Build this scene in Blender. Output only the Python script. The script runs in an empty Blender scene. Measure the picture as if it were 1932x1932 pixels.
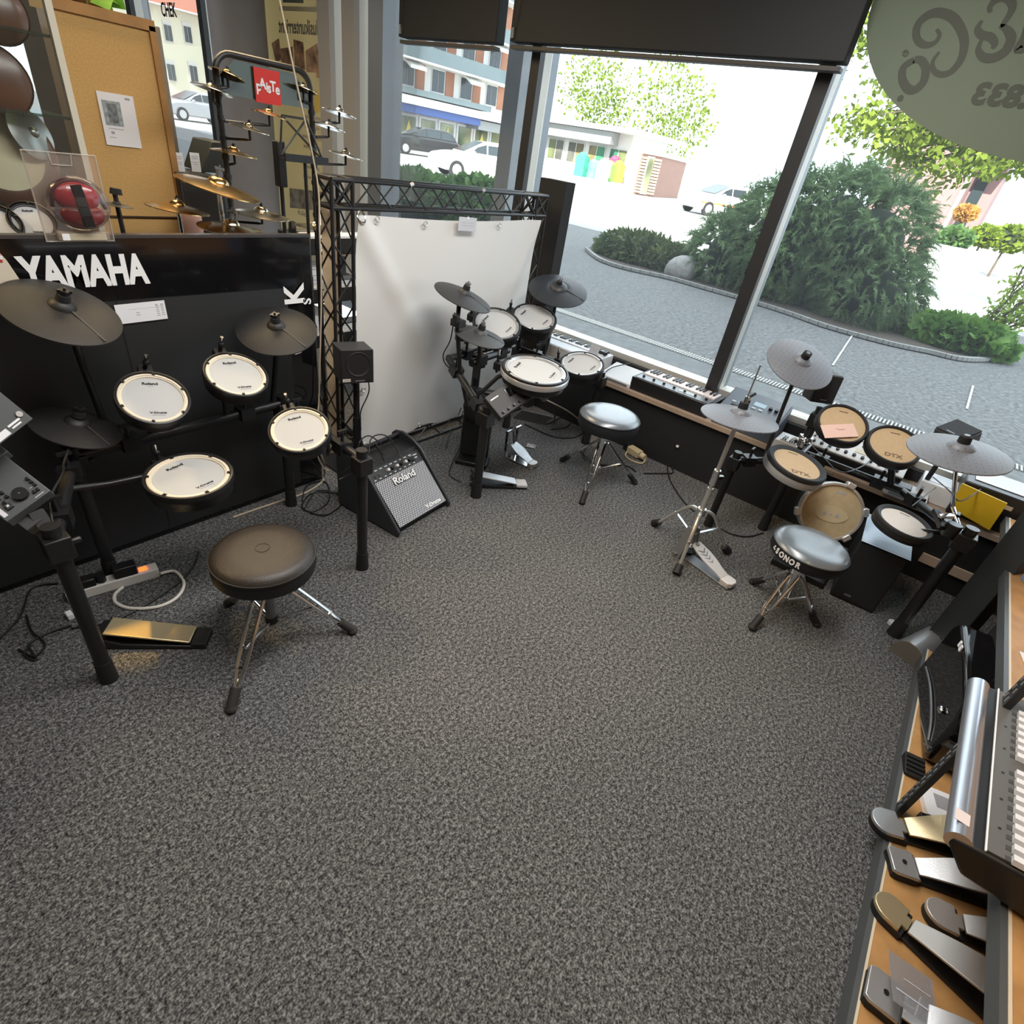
import bpy, bmesh, math, random
from mathutils import Vector as V, Matrix, Euler
random.seed(7)
sc = bpy.context.scene
COL = sc.collection
# ---------------------------------------------------------------- camera, world, sun, lamps, exposure
EYE = V((0.0, 0.0, 1.6))
FPX = 1037.75                       # focal length for a 1932 px wide frame
RX, RY, RZ = V((.6283, -.3516, .6940)), V((-.7645, -.4459, .4655)), V((.1458, -.8231, -.5489))
cam = bpy.data.cameras.new('camera'); co = bpy.data.objects.new('camera', cam); COL.objects.link(co)
co.matrix_world = Matrix(((RX.x, -RX.y, -RX.z, EYE.x), (RY.x, -RY.y, -RY.z, EYE.y), (RZ.x, -RZ.y, -RZ.z, EYE.z), (0, 0, 0, 1)))
cam.sensor_width = 36; cam.lens = FPX / 1932 * 36; cam.clip_start = .02; cam.clip_end = 600
sc.camera = co
sc.view_settings.view_transform = 'Standard'; sc.view_settings.look = 'None'
sc.view_settings.exposure = 0.0; sc.view_settings.gamma = 1.0; sc.view_settings.use_curve_mapping = False
sc.cycles.use_denoising = True; sc.cycles.max_bounces = 8; sc.cycles.transparent_max_bounces = 24
sc.cycles.sample_clamp_indirect = 6.0; sc.cycles.caustics_reflective = False; sc.cycles.caustics_refractive = False
w = bpy.data.worlds.new('sky'); sc.world = w; w.use_nodes = True
bg = w.node_tree.nodes['Background']; bg.inputs[0].default_value = (.80, .90, 1.0, 1); bg.inputs[1].default_value = 3.6
def lamp(name, kind, loc, energy, color, target=None, size=1, size_y=None, angle=None, blend=.6):
    l = bpy.data.lights.new(name, kind); o = bpy.data.objects.new(name, l); COL.objects.link(o)
    l.energy = energy; l.color = color; o.location = loc
    if kind == 'AREA':
        l.shape = 'RECTANGLE'; l.size = size; l.size_y = size_y or size
    if kind == 'SPOT':
        l.spot_size = angle; l.spot_blend = blend; l.shadow_soft_size = size
    if kind == 'SUN': l.angle = .009
    if target is not None:
        o.rotation_euler = (V(target) - V(loc)).to_track_quat('-Z', 'Y').to_euler()
    return o
lamp('sun', 'SUN', (-20, -3.5, 20), 16.0, (1, .95, .86), (0.0, 0.0, 4.0))
lamp('ceiling_or_added_light', 'AREA', (1.5, .75, 2.7), 70, (1, .97, .94), (1.5, .75, 0), 2.4, .5)
lamp('ceiling_or_added_light', 'AREA', (.2, 1.1, 2.7), 10, (1, .93, .84), (.2, 1.1, 0), 1.6, .5)  # unseen lamp added to brighten the cork board and the black board
lamp('ceiling_or_added_light', 'AREA', (1.6, 3.2, 2.7), 58, (1, .76, .46), (1.6, 3.2, 0), 1.5, 1.0)
lamp('ceiling_or_added_light', 'AREA', (1.2, 6.5, 2.7), 40, (1, .92, .82), (1.2, 6.5, 0), 2.0, .9)
lamp('spot_or_added_light', 'SPOT', (-.6, 2.9, 2.6), 130, (1, .66, .30), (1.05, 1.66, .6), .05, None, math.radians(34))
lamp('spot_or_added_light', 'SPOT', (.05, 2.9, 2.72), 400, (1, .56, .10), (.335, 1.715, .07), .03, None, math.radians(5.5))  # unseen narrow spot, added to give the pedal plate its gold gleam
lamp('spot_or_added_light', 'SPOT', (.2, -.6, 2.6), 22, (1, .72, .42), (1.5, -.75, .1), .08, None, math.radians(75))

# ---------------------------------------------------------------- measuring the room: a line of sight met with a level or upright plane
def sight(px, py):
    c = V((px - 966.0, py - 966.0, FPX)).normalized()
    return V((RX.dot(c), RY.dot(c), RZ.dot(c)))
def at_z(px, py, z=0.0):
    d = sight(px, py); return EYE + d * ((z - EYE.z) / d.z)
def at_x(px, py, x):
    d = sight(px, py); return EYE + d * (x / d.x)
def at_y(px, py, y):
    d = sight(px, py); return EYE + d * (y / d.y)

# ---------------------------------------------------------------- materials
MATS = {}
def mat(name, col, rough=.5, metal=0.0, var=0.0, vscale=20, bump=0.0, bscale=200, spec=.5, emit=None, coat=0.0, alpha=None, sheen=0):
    if name in MATS: return MATS[name]
    m = bpy.data.materials.new(name); m.use_nodes = True; MATS[name] = m
    nt = m.node_tree; b = nt.nodes['Principled BSDF']
    b.inputs['Base Color'].default_value = (*col, 1); b.inputs['Roughness'].default_value = rough
    b.inputs['Metallic'].default_value = metal; b.inputs['Specular IOR Level'].default_value = spec
    b.inputs['Coat Weight'].default_value = coat; b.inputs['Coat Roughness'].default_value = .03 if rough < .2 else .24
    if sheen: b.inputs['Sheen Weight'].default_value = sheen
    if alpha is not None: b.inputs['Alpha'].default_value = alpha
    if emit: b.inputs['Emission Color'].default_value = (*emit[0], 1); b.inputs['Emission Strength'].default_value = emit[1]
    if var or bump:
        tc = nt.nodes.new('ShaderNodeTexCoord')
    if var:
        n = nt.nodes.new('ShaderNodeTexNoise'); n.inputs['Scale'].default_value = vscale; n.inputs['Detail'].default_value = 4
        nt.links.new(tc.outputs['Object'], n.inputs['Vector'])
        r = nt.nodes.new('ShaderNodeValToRGB')
        r.color_ramp.elements[0].position = .3; r.color_ramp.elements[1].position = .7
        r.color_ramp.elements[0].color = (*[c * (1 - var) for c in col], 1); r.color_ramp.elements[1].color = (*[min(1, c * (1 + var)) for c in col], 1)
        nt.links.new(n.outputs['Fac'], r.inputs[0]); nt.links.new(r.outputs[0], b.inputs['Base Color'])
    if bump:
        n2 = nt.nodes.new('ShaderNodeTexNoise'); n2.inputs['Scale'].default_value = bscale; n2.inputs['Detail'].default_value = 3
        nt.links.new(tc.outputs['Object'], n2.inputs['Vector'])
        bp = nt.nodes.new('ShaderNodeBump'); bp.inputs['Strength'].default_value = bump; bp.inputs['Distance'].default_value = .002
        nt.links.new(n2.outputs['Fac'], bp.inputs['Height']); nt.links.new(bp.outputs[0], b.inputs['Normal'])
    return m
def glass(name, tint=(.93, .97, .96), refl=.10, haze=0.0, hcol=(.8, .85, .9), veil=False):
    m = bpy.data.materials.new(name); m.use_nodes = True; nt = m.node_tree
    out = nt.nodes['Material Output']; nt.nodes.remove(nt.nodes['Principled BSDF'])
    t = nt.nodes.new('ShaderNodeBsdfTransparent'); t.inputs[0].default_value = (*tint, 1)
    g = nt.nodes.new('ShaderNodeBsdfGlossy'); g.inputs['Roughness'].default_value = .02
    f = nt.nodes.new('ShaderNodeFresnel'); f.inputs[0].default_value = 1.35
    mul = nt.nodes.new('ShaderNodeMath'); mul.operation = 'MULTIPLY'; mul.inputs[1].default_value = refl * 10
    cl = nt.nodes.new('ShaderNodeMath'); cl.operation = 'MINIMUM'; cl.inputs[1].default_value = .6
    nt.links.new(f.outputs[0], mul.inputs[0]); nt.links.new(mul.outputs[0], cl.inputs[0])
    mx = nt.nodes.new('ShaderNodeMixShader'); nt.links.new(cl.outputs[0], mx.inputs[0]); nt.links.new(t.outputs[0], mx.inputs[1]); nt.links.new(g.outputs[0], mx.inputs[2])
    last = mx
    if haze:
        d = nt.nodes.new('ShaderNodeBsdfTranslucent' if veil else 'ShaderNodeBsdfDiffuse'); d.inputs[0].default_value = (*hcol, 1)
        m2 = nt.nodes.new('ShaderNodeMixShader'); m2.inputs[0].default_value = haze
        nt.links.new(mx.outputs[0], m2.inputs[1]); nt.links.new(d.outputs[0], m2.inputs[2]); last = m2
    nt.links.new(last.outputs[0], out.inputs[0])
    return m
def carpet_mat():
    m = bpy.data.materials.new('flecked_carpet'); m.use_nodes = True; nt = m.node_tree; b = nt.nodes['Principled BSDF']
    b.inputs['Roughness'].default_value = 1; b.inputs['Specular IOR Level'].default_value = .1
    tc = nt.nodes.new('ShaderNodeTexCoord')
    n = nt.nodes.new('ShaderNodeTexNoise'); n.inputs['Scale'].default_value = 190; n.inputs['Detail'].default_value = 3; n.inputs['Roughness'].default_value = .65
    r = nt.nodes.new('ShaderNodeValToRGB'); e = r.color_ramp.elements
    e[0].position = .39; e[0].color = (.020, .0205, .0215, 1); e[1].position = .64; e[1].color = (.305, .302, .295, 1)
    k = r.color_ramp.elements.new(.50); k.color = (.100, .100, .098, 1)
    big = nt.nodes.new('ShaderNodeTexNoise'); big.inputs['Scale'].default_value = 2.2; big.inputs['Detail'].default_value = 2
    mr = nt.nodes.new('ShaderNodeMapRange'); mr.inputs['To Min'].default_value = .86; mr.inputs['To Max'].default_value = 1.14
    mx = nt.nodes.new('ShaderNodeMix'); mx.data_type = 'RGBA'; mx.blend_type = 'MULTIPLY'; mx.inputs['Factor'].default_value = 1
    for x in (n, big): nt.links.new(tc.outputs['Object'], x.inputs['Vector'])
    n3 = nt.nodes.new('ShaderNodeTexNoise'); n3.inputs['Scale'].default_value = 85; n3.inputs['Detail'].default_value = 2; nt.links.new(tc.outputs['Object'], n3.inputs['Vector'])
    mm = nt.nodes.new('ShaderNodeMix'); mm.data_type = 'FLOAT'; mm.inputs['Factor'].default_value = .36
    nt.links.new(n.outputs['Fac'], mm.inputs['A']); nt.links.new(n3.outputs['Fac'], mm.inputs['B'])
    nt.links.new(mm.outputs['Result'], r.inputs[0]); nt.links.new(big.outputs['Fac'], mr.inputs['Value'])
    nt.links.new(r.outputs[0], mx.inputs['A']); nt.links.new(mr.outputs[0], mx.inputs['B']); nt.links.new(mx.outputs['Result'], b.inputs['Base Color'])
    bp = nt.nodes.new('ShaderNodeBump'); bp.inputs['Strength'].default_value = .7; bp.inputs['Distance'].default_value = .004
    nt.links.new(n.outputs['Fac'], bp.inputs['Height']); nt.links.new(bp.outputs[0], b.inputs['Normal'])
    return m
def dotted_mat(name, base, dot, pitch, radius, rough=.4, metal=0.0, depth=0.0, stagger=True):
    """a sheet with a regular grid of round holes or dimples"""
    m = bpy.data.materials.new(name); m.use_nodes = True; nt = m.node_tree; b = nt.nodes['Principled BSDF']
    b.inputs['Roughness'].default_value = rough; b.inputs['Metallic'].default_value = metal
    tc = nt.nodes.new('ShaderNodeTexCoord'); mp = nt.nodes.new('ShaderNodeMapping')
    mp.inputs['Rotation'].default_value = (0, 0, math.radians(45) if stagger else 0)
    v = nt.nodes.new('ShaderNodeTexVoronoi'); v.voronoi_dimensions = '2D'; v.inputs['Scale'].default_value = 1 / pitch; v.inputs['Randomness'].default_value = 0 if stagger else .35
    nt.links.new(tc.outputs['Object'], mp.inputs[0]); nt.links.new(mp.outputs[0], v.inputs['Vector'])
    r = nt.nodes.new('ShaderNodeValToRGB'); e = r.color_ramp.elements
    e[0].position = radius / pitch; e[0].color = (*dot, 1); e[1].position = radius / pitch * 1.25; e[1].color = (*base, 1)
    nt.links.new(v.outputs['Distance'], r.inputs[0]); nt.links.new(r.outputs[0], b.inputs['Base Color'])
    if depth:
        bp = nt.nodes.new('ShaderNodeBump'); bp.inputs['Strength'].default_value = 1; bp.inputs['Distance'].default_value = depth
        nt.links.new(v.outputs['Distance'], bp.inputs['Height']); nt.links.new(bp.outputs[0], b.inputs['Normal'])
    return m
def leaf_mat(name, c1, c2, scale=3.0):
    m = bpy.data.materials.new(name); m.use_nodes = True; nt = m.node_tree; b = nt.nodes['Principled BSDF']
    b.inputs['Roughness'].default_value = .6; b.inputs['Specular IOR Level'].default_value = .25
    tc = nt.nodes.new('ShaderNodeTexCoord'); n = nt.nodes.new('ShaderNodeTexNoise'); n.inputs['Scale'].default_value = scale; n.inputs['Detail'].default_value = 5
    r = nt.nodes.new('ShaderNodeValToRGB'); r.color_ramp.elements[0].position = .35; r.color_ramp.elements[1].position = .65
    r.color_ramp.elements[0].color = (*c1, 1); r.color_ramp.elements[1].color = (*c2, 1)
    nt.links.new(tc.outputs['Object'], n.inputs['Vector']); nt.links.new(n.outputs['Fac'], r.inputs[0]); nt.links.new(r.outputs[0], b.inputs['Base Color'])
    tl = nt.nodes.new('ShaderNodeBsdfTranslucent'); nt.links.new(r.outputs[0], tl.inputs[0])
    mx = nt.nodes.new('ShaderNodeMixShader'); mx.inputs[0].default_value = .35
    nt.links.new(b.outputs[0], mx.inputs[1]); nt.links.new(tl.outputs[0], mx.inputs[2]); nt.links.new(mx.outputs[0], nt.nodes['Material Output'].inputs[0])
    return m
BLACK = mat('black_plastic', (.012, .012, .013), .38, var=.2, vscale=60)
BLACKM = mat('black_powder_coat', (.014, .014, .015), .32, bump=.15, bscale=900)
RUBBER = mat('black_rubber', (.010, .010, .010), .65, bump=.2, bscale=500)
GLOSSB = mat('black_gloss', (.006, .006, .007), .08, coat=.3)
CHROME = mat('chrome', (.78, .79, .80), .12, 1.0)
STEEL = mat('brushed_steel', (.68, .67, .65), .34, .75, bump=.1, bscale=300)
GREYM = mat('grey_metal', (.23, .24, .25), .4, .6)
PAPER = mat('white_paper', (.82, .82, .84), .8)
INK = mat('black_ink', (.02, .02, .025), .7)
GREYINK = mat('grey_ink', (.35, .35, .37), .7)
WHITE = mat('white_print', (.85, .85, .84), .6)
WOOD = mat('beech_board', (.50, .27, .10), .5, var=.18, vscale=14)
CABLE = mat('black_cable', (.012, .012, .012), .45)
WCABLE = mat('white_cable', (.78, .74, .66), .5)
BEIGE = mat('beige_plastic', (.62, .50, .33), .5)

# ---------------------------------------------------------------- mesh helpers
def basis(n, y=None):
    """rotation with local z along n and local y as near as can be to y"""
    n = V(n).normalized(); y = V(y) if y is not None else (V((0, 1, 0)) if abs(n.y) < .9 else V((0, 0, 1)))
    x = y.cross(n).normalized(); y = n.cross(x)
    return Matrix(((x.x, y.x, n.x), (x.y, y.y, n.y), (x.z, y.z, n.z))).to_4x4()
def frame(c, n=(0, 0, 1), y=None):
    return Matrix.Translation(V(c)) @ basis(n, y)
def smooth_line(pts, k=6, closed=False):
    P = [V(p) for p in pts]; out = []
    n = len(P)
    for i in range(n - (0 if closed else 1)):
        p0 = P[i - 1] if (i > 0 or closed) else P[0]; p1 = P[i]; p2 = P[(i + 1) % n]
        p3 = P[(i + 2) % n] if (closed or i + 2 < n) else P[n - 1]
        for j in range(k):
            t = j / k
            out.append(.5 * ((2 * p1) + (p2 - p0) * t + (2 * p0 - 5 * p1 + 4 * p2 - p3) * t * t + (3 * p1 - p0 - 3 * p2 + p3) * t ** 3))
    if not closed: out.append(P[-1])
    return out
class MB:
    def __init__(s, M=None): s.v = []; s.f = []; s.M = M
    def add(s, vs, fs, M=None):
        k = len(s.v)
        for p in vs:
            p = V(p)
            if M is not None: p = M @ p
            s.v.append(p)
        s.f += [tuple(i + k for i in f) for f in fs]; return s
    def box(s, c, d, M=None):
        x, y, z = d[0] / 2, d[1] / 2, d[2] / 2; c = V(c)
        vs = [c + V((i * x, j * y, k * z)) for i in (-1, 1) for j in (-1, 1) for k in (-1, 1)]
        return s.add(vs, [(0, 1, 3, 2), (4, 6, 7, 5), (0, 4, 5, 1), (2, 3, 7, 6), (0, 2, 6, 4), (1, 5, 7, 3)], M)
    def span(s, a, b):
        a, b = V(a), V(b); return s.box((a + b) / 2, [abs(q) for q in (b - a)])
    def bar(s, p, q, w, h=None, up=(0, 0, 1)):
        p, q = V(p), V(q); d = q - p; h = h or w
        if abs(d.normalized().dot(V(up))) > .98: up = (0, 1, 0)
        return s.box((0, 0, 0), (w, h, d.length), frame((p + q) / 2, d, up))
    def cyl(s, p, q, r, r2=None, n=12, cap=True):
        p, q = V(p), V(q); d = q - p; M = frame(p, d); L = d.length; r2 = r if r2 is None else r2
        vs = [(math.cos(a) * r, math.sin(a) * r, 0) for a in [2 * math.pi * i / n for i in range(n)]] + [(math.cos(a) * r2, math.sin(a) * r2, L) for a in [2 * math.pi * i / n for i in range(n)]]
        fs = [(i, (i + 1) % n, n + (i + 1) % n, n + i) for i in range(n)]
        if cap: fs += [tuple(range(n - 1, -1, -1)), tuple(range(n, 2 * n))]
        return s.add(vs, fs, M)
    def tube(s, pts, r, n=8, closed=False):
        P = [V(p) for p in pts]; m = len(P); k = len(s.v); side = None
        for i in range(m):
            t = (P[(i + 1) % m] - P[i - 1]) if closed else (P[min(i + 1, m - 1)] - P[max(i - 1, 0)])
            if t.length < 1e-9: t = V((0, 0, 1))
            t.normalize()
            if side is None: side = t.orthogonal().normalized()
            side = (side - t * side.dot(t))
            if side.length < 1e-6: side = t.orthogonal()
            side.normalize(); o = t.cross(side)
            for j in range(n):
                a = 2 * math.pi * j / n; s.v.append(P[i] + side * (math.cos(a) * r) + o * (math.sin(a) * r))
        for i in range(m if closed else m - 1):
            for j in range(n):
                a = k + i * n; b = k + ((i + 1) % m) * n
                s.f.append((a + j, a + (j + 1) % n, b + (j + 1) % n, b + j))
        if not closed: s.f += [tuple(k + j for j in range(n - 1, -1, -1)), tuple(k + (m - 1) * n + j for j in range(n))]
        return s
    def lathe(s, prof, n=32, M=None):
        k0 = []; vs = []; fs = []
        for (r, z) in prof:
            if r < 1e-6: k0.append((len(vs), 1)); vs.append((0, 0, z))
            else:
                k0.append((len(vs), n)); vs += [(math.cos(2 * math.pi * i / n) * r, math.sin(2 * math.pi * i / n) * r, z) for i in range(n)]
        for (a, na), (b, nb) in zip(k0, k0[1:]):
            if na == 1 and nb == 1: continue
            for i in range(n):
                j = (i + 1) % n
                if na == 1: fs.append((a, b + j, b + i))
                elif nb == 1: fs.append((a + i, a + j, b))
                else: fs.append((a + i, a + j, b + j, b + i))
        return s.add(vs, fs, M)
    def prism(s, poly, h, M=None):
        n = len(poly)
        vs = [(x, y, 0) for x, y in poly] + [(x, y, h) for x, y in poly]
        return s.add(vs, [tuple(range(n - 1, -1, -1)), tuple(range(n, 2 * n))] + [(i, (i + 1) % n, n + (i + 1) % n, n + i) for i in range(n)], M)
    def ball(s, c, r, n=16, m=10, M=None):
        r = r if hasattr(r, '__len__') else (r, r, r)
        T = Matrix.Translation(V(c)) @ Matrix.Diagonal((*r, 1))
        return s.lathe([(math.sin(math.pi * i / m), -math.cos(math.pi * i / m)) for i in range(m + 1)], n, (M @ T) if M is not None else T)
    def quad(s, a, b, c, d): return s.add([a, b, c, d], [(0, 1, 2, 3)])
    def build(s, name, m, parent=None, smooth=True, bevel=0.0, seg=2, fix=True, kind=None):
        me = bpy.data.meshes.new(name); me.from_pydata([tuple(p) for p in s.v], [], s.f); me.update()
        if fix:
            b = bmesh.new(); b.from_mesh(me); bmesh.ops.recalc_face_normals(b, faces=b.faces); b.to_mesh(me); b.free()
        if smooth:
            me.shade_smooth(); me.set_sharp_from_angle(angle=math.radians(38))
        me.materials.append(m)
        o = bpy.data.objects.new(name, me); COL.objects.link(o)
        if s.M is not None: o.matrix_world = s.M
        if parent is not None: o.parent = parent
        if bevel:
            md = o.modifiers.new('edge', 'BEVEL'); md.width = bevel; md.segments = seg; md.limit_method = 'ANGLE'; md.angle_limit = math.radians(40)
        if kind: o['kind'] = kind
        return o
def tag(o, label, cat, group=None, kind=None):
    o['label'] = label; o['category'] = cat
    if group: o['group'] = group
    if kind: o['kind'] = kind
    return o
def thing(name, label, cat, M=None, group=None):
    o = bpy.data.objects.new(name, None); COL.objects.link(o); o.empty_display_size = .05
    if M is not None: o.matrix_world = M if isinstance(M, Matrix) else Matrix.Translation(V(M))
    return tag(o, label, cat, group)
def struct(o, label=None):
    o['kind'] = 'structure'
    if label: o['label'] = label
    return o
def copy_tree(o, M=None, parent=None):
    c = o.copy(); COL.objects.link(c)
    if M is not None: c.matrix_world = M
    if parent is not None: c.parent = parent
    for ch in list(o.children): copy_tree(ch, None, c)
    return c
def text(name, body, size, m, parent, M, depth=.0006, fat=0.0, xs=1.0, align='CENTER', width=None):
    """printed or raised lettering as a mesh of its own in the xy plane of M"""
    cu = bpy.data.curves.new(name, 'FONT'); cu.body = body; cu.size = size; cu.extrude = depth; cu.offset = fat
    cu.align_x = align; cu.align_y = 'CENTER'; cu.resolution_u = 3
    tmp = bpy.data.objects.new(name, cu); me = bpy.data.meshes.new_from_object(tmp)
    bpy.data.objects.remove(tmp); bpy.data.curves.remove(cu)
    if width: q = [v.co.x for v in me.vertices]; xs = width / (max(q) - min(q))
    me.materials.clear(); me.materials.append(m)
    o = bpy.data.objects.new(name, me); COL.objects.link(o)
    o.matrix_world = M @ Matrix.Diagonal((xs, 1, 1, 1))
    if parent is not None: o.parent = parent
    return o
def stroke(pts, w0, w1, M, k=6, h=.001, mb=None):
    """flat brush line of changing width in the xy plane of M"""
    P = smooth_line([(*p, 0) for p in pts], k); n = len(P); mb = mb or MB(); L = []; Rr = []
    for i, p in enumerate(P):
        t = (P[min(i + 1, n - 1)] - P[max(i - 1, 0)]).normalized(); o = V((-t.y, t.x, 0)); u = i / (n - 1)
        ww = (w0 + (w1 - w0) * math.sin(math.pi * u)) / 2
        L.append(p + o * ww); Rr.append(p - o * ww)
    vs = L + Rr; fs = [(i, i + 1, n + i + 1, n + i) for i in range(n - 1)]
    return mb.add(vs, fs, M)
# ================================================================ the room
carpet = carpet_mat()
XW = 3.65                                      # glass plane of the shop front
struct(MB().add([(-4, -3.2, 0), (3.3, -3.2, 0), (3.3, 26, 0), (-4, 26, 0)], [(0, 1, 2, 3)]).build('floor', carpet, fix=False), 'dark grey flecked carpet floor of the shop')
ceil_m = mat('white_ceiling', (.62, .61, .58), .9, var=.04, vscale=6)
wall_m = mat('cream_wall', (.62, .58, .50), .85, var=.05, vscale=3)
FRAMEK = mat('dark_anodised_frame', (.022, .022, .023), .45)
FRAMEA = mat('pale_aluminium', (.60, .58, .52), .45, .3)
FRAMEG = mat('grey_aluminium', (.20, .22, .24), .45, .4)
struct(MB().span((-4, -3.2, 2.75), (3.7, 26, 2.8)).build('ceiling', ceil_m), 'plain white shop ceiling')
struct(MB().span((-4.1, -3.2, 0), (-4, 26, 2.75)).build('wall_back', wall_m), 'plain shop wall behind the viewer')
struct(MB().span((-4, -3.3, 0), (3.7, -3.2, 2.75)).build('wall_right', wall_m), 'plain shop wall behind the wooden shelving')
struct(MB().span((-4, 26, 0), (3.7, 26.1, 2.75)).build('wall_left', wall_m), 'far end wall of the shop')
upper = MB().span((-12, -30, 2.85), (3.95, 30, 9.4)).build('wall_upper', mat('rendered_facade', (.5, .48, .45), .9))
struct(upper, 'upper storeys of the shop building')
struct(MB().span((3.28, -3.2, 0), (3.62, 3.0, .364)).span((3.56, -3.2, .364), (3.80, 26, .458)).span((3.56, 3.0, 0), (3.80, 26, .364)).build('wall_window', mat('black_plinth', (.012, .012, .013), .6, bump=.1, bscale=200)), 'black plinth wall below the shop window')
PANE = glass('window_glass', refl=.05, haze=.035, veil=True)
def window(n, y0, y1, posts=(), label=''):
    r = struct(MB().span((3.60, y0, .458), (3.72, y1, .497)).build('window_%d' % n, FRAMEA), label)
    MB().add([(XW, y0, .49), (XW, y1, .49), (XW, y1, 2.75), (XW, y0, 2.75)], [(0, 1, 2, 3)]).build('pane', PANE, r, fix=False)
    MB().span((3.60, y0, 2.68), (3.72, y1, 2.75)).build('head_rail', FRAMEK, r)
    return r
window(1, -3.2, .985, label='wide shop window bay showing the round cypress bush')
window(2, 1.06, 2.76, label='shop window bay with the black blind behind the drum kit')
window(3, 2.83, 4.28, label='shop window bay showing parked cars and the apartment block')
window(4, 4.45, 4.62, label='narrow glazed strip between two shop front posts')
window(5, 4.78, 4.94, label='second narrow glazed strip between shop front posts')
window(6, 5.10, 6.60, label='shop window bay covered by the music lesson banner')
window(7, 6.60, 26.0, label='far shop window bay beyond the grey column')
def mullion(n, y0, y1, x0=3.53, a=FRAMEK, b=FRAMEA, lab=''):
    r = struct(MB().span((x0, y0, .34), (x0 + .05, y1, 2.75)).build('trim_%d' % n, a), lab)
    MB().span((x0 + .05, y0, .415), (3.66, y1, 2.75)).build('side_face', b, r)
    MB().span((3.66, y0 + .005, .415), (3.74, y1 - .005, 2.75)).build('outer_face', FRAMEG, r)
mullion(1, .985, 1.06, lab='dark window post with a pale side between the two wide bays')
mullion(2, 2.76, 2.83, lab='dark window post with a pale side beside the black blind')
mullion(3, 4.28, 4.45, a=FRAMEG, b=FRAMEG, lab='wide grey window post')
FRAMEM = mat('taupe_aluminium', (.36, .34, .31), .5)
mullion(4, 4.62, 4.78, a=FRAMEM, lab='dark window post with a beige side')
mullion(5, 4.94, 5.10, a=FRAMEM, lab='dark window post beside the music lesson banner')
mullion(6, 6.98, 7.06, lab='slim dark window post left of the grey column')
mullion(7, 8.55, 8.66, lab='window post beyond the cork board')
c0 = at_x(464, 200, 3.2)
struct(MB().cyl((c0.x, c0.y, 0), (c0.x, c0.y, 2.75), .222, n=40).build('trim_8', mat('grey_paint', (.20, .205, .23), .6, var=.04, vscale=8)), 'thick round grey concrete column')
# roller blinds
blind_m = mat('black_blind', (.015, .017, .019), .7, bump=.1, bscale=300)
def blind(y0, y1, z0, label):
    t = thing('roller_blind', label, 'blind', (3.46, (y0 + y1) / 2, z0), 'black blinds above the shop window')
    wd = y1 - y0
    MB().box((0, 0, .33), (.09, wd, .62)).build('cassette', blind_m, t, bevel=.006)
    MB().box((-.01, 0, -.004), (.06, wd - .02, .02)).build('bottom_bar', mat('dark_bar', (.06, .055, .05), .5), t, bevel=.003)
    MB().box((-.05, wd / 2 - .03, .06), (.02, .02, .05)).build('bracket', GREYM, t)
    cord = MB().tube(smooth_line([(-.055, wd / 2 - .05, .5), (-.06, wd / 2 - .06, .2), (-.058, wd / 2 - .03, .04)]), .002, 5).build('cord', CABLE, t)
blind(.925, 2.93, 2.112, 'wide black roller blind over the bay beside the right-hand post')
blind(3.045, 3.97, 2.10, 'narrow black roller blind over the bay of parked cars')

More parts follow.
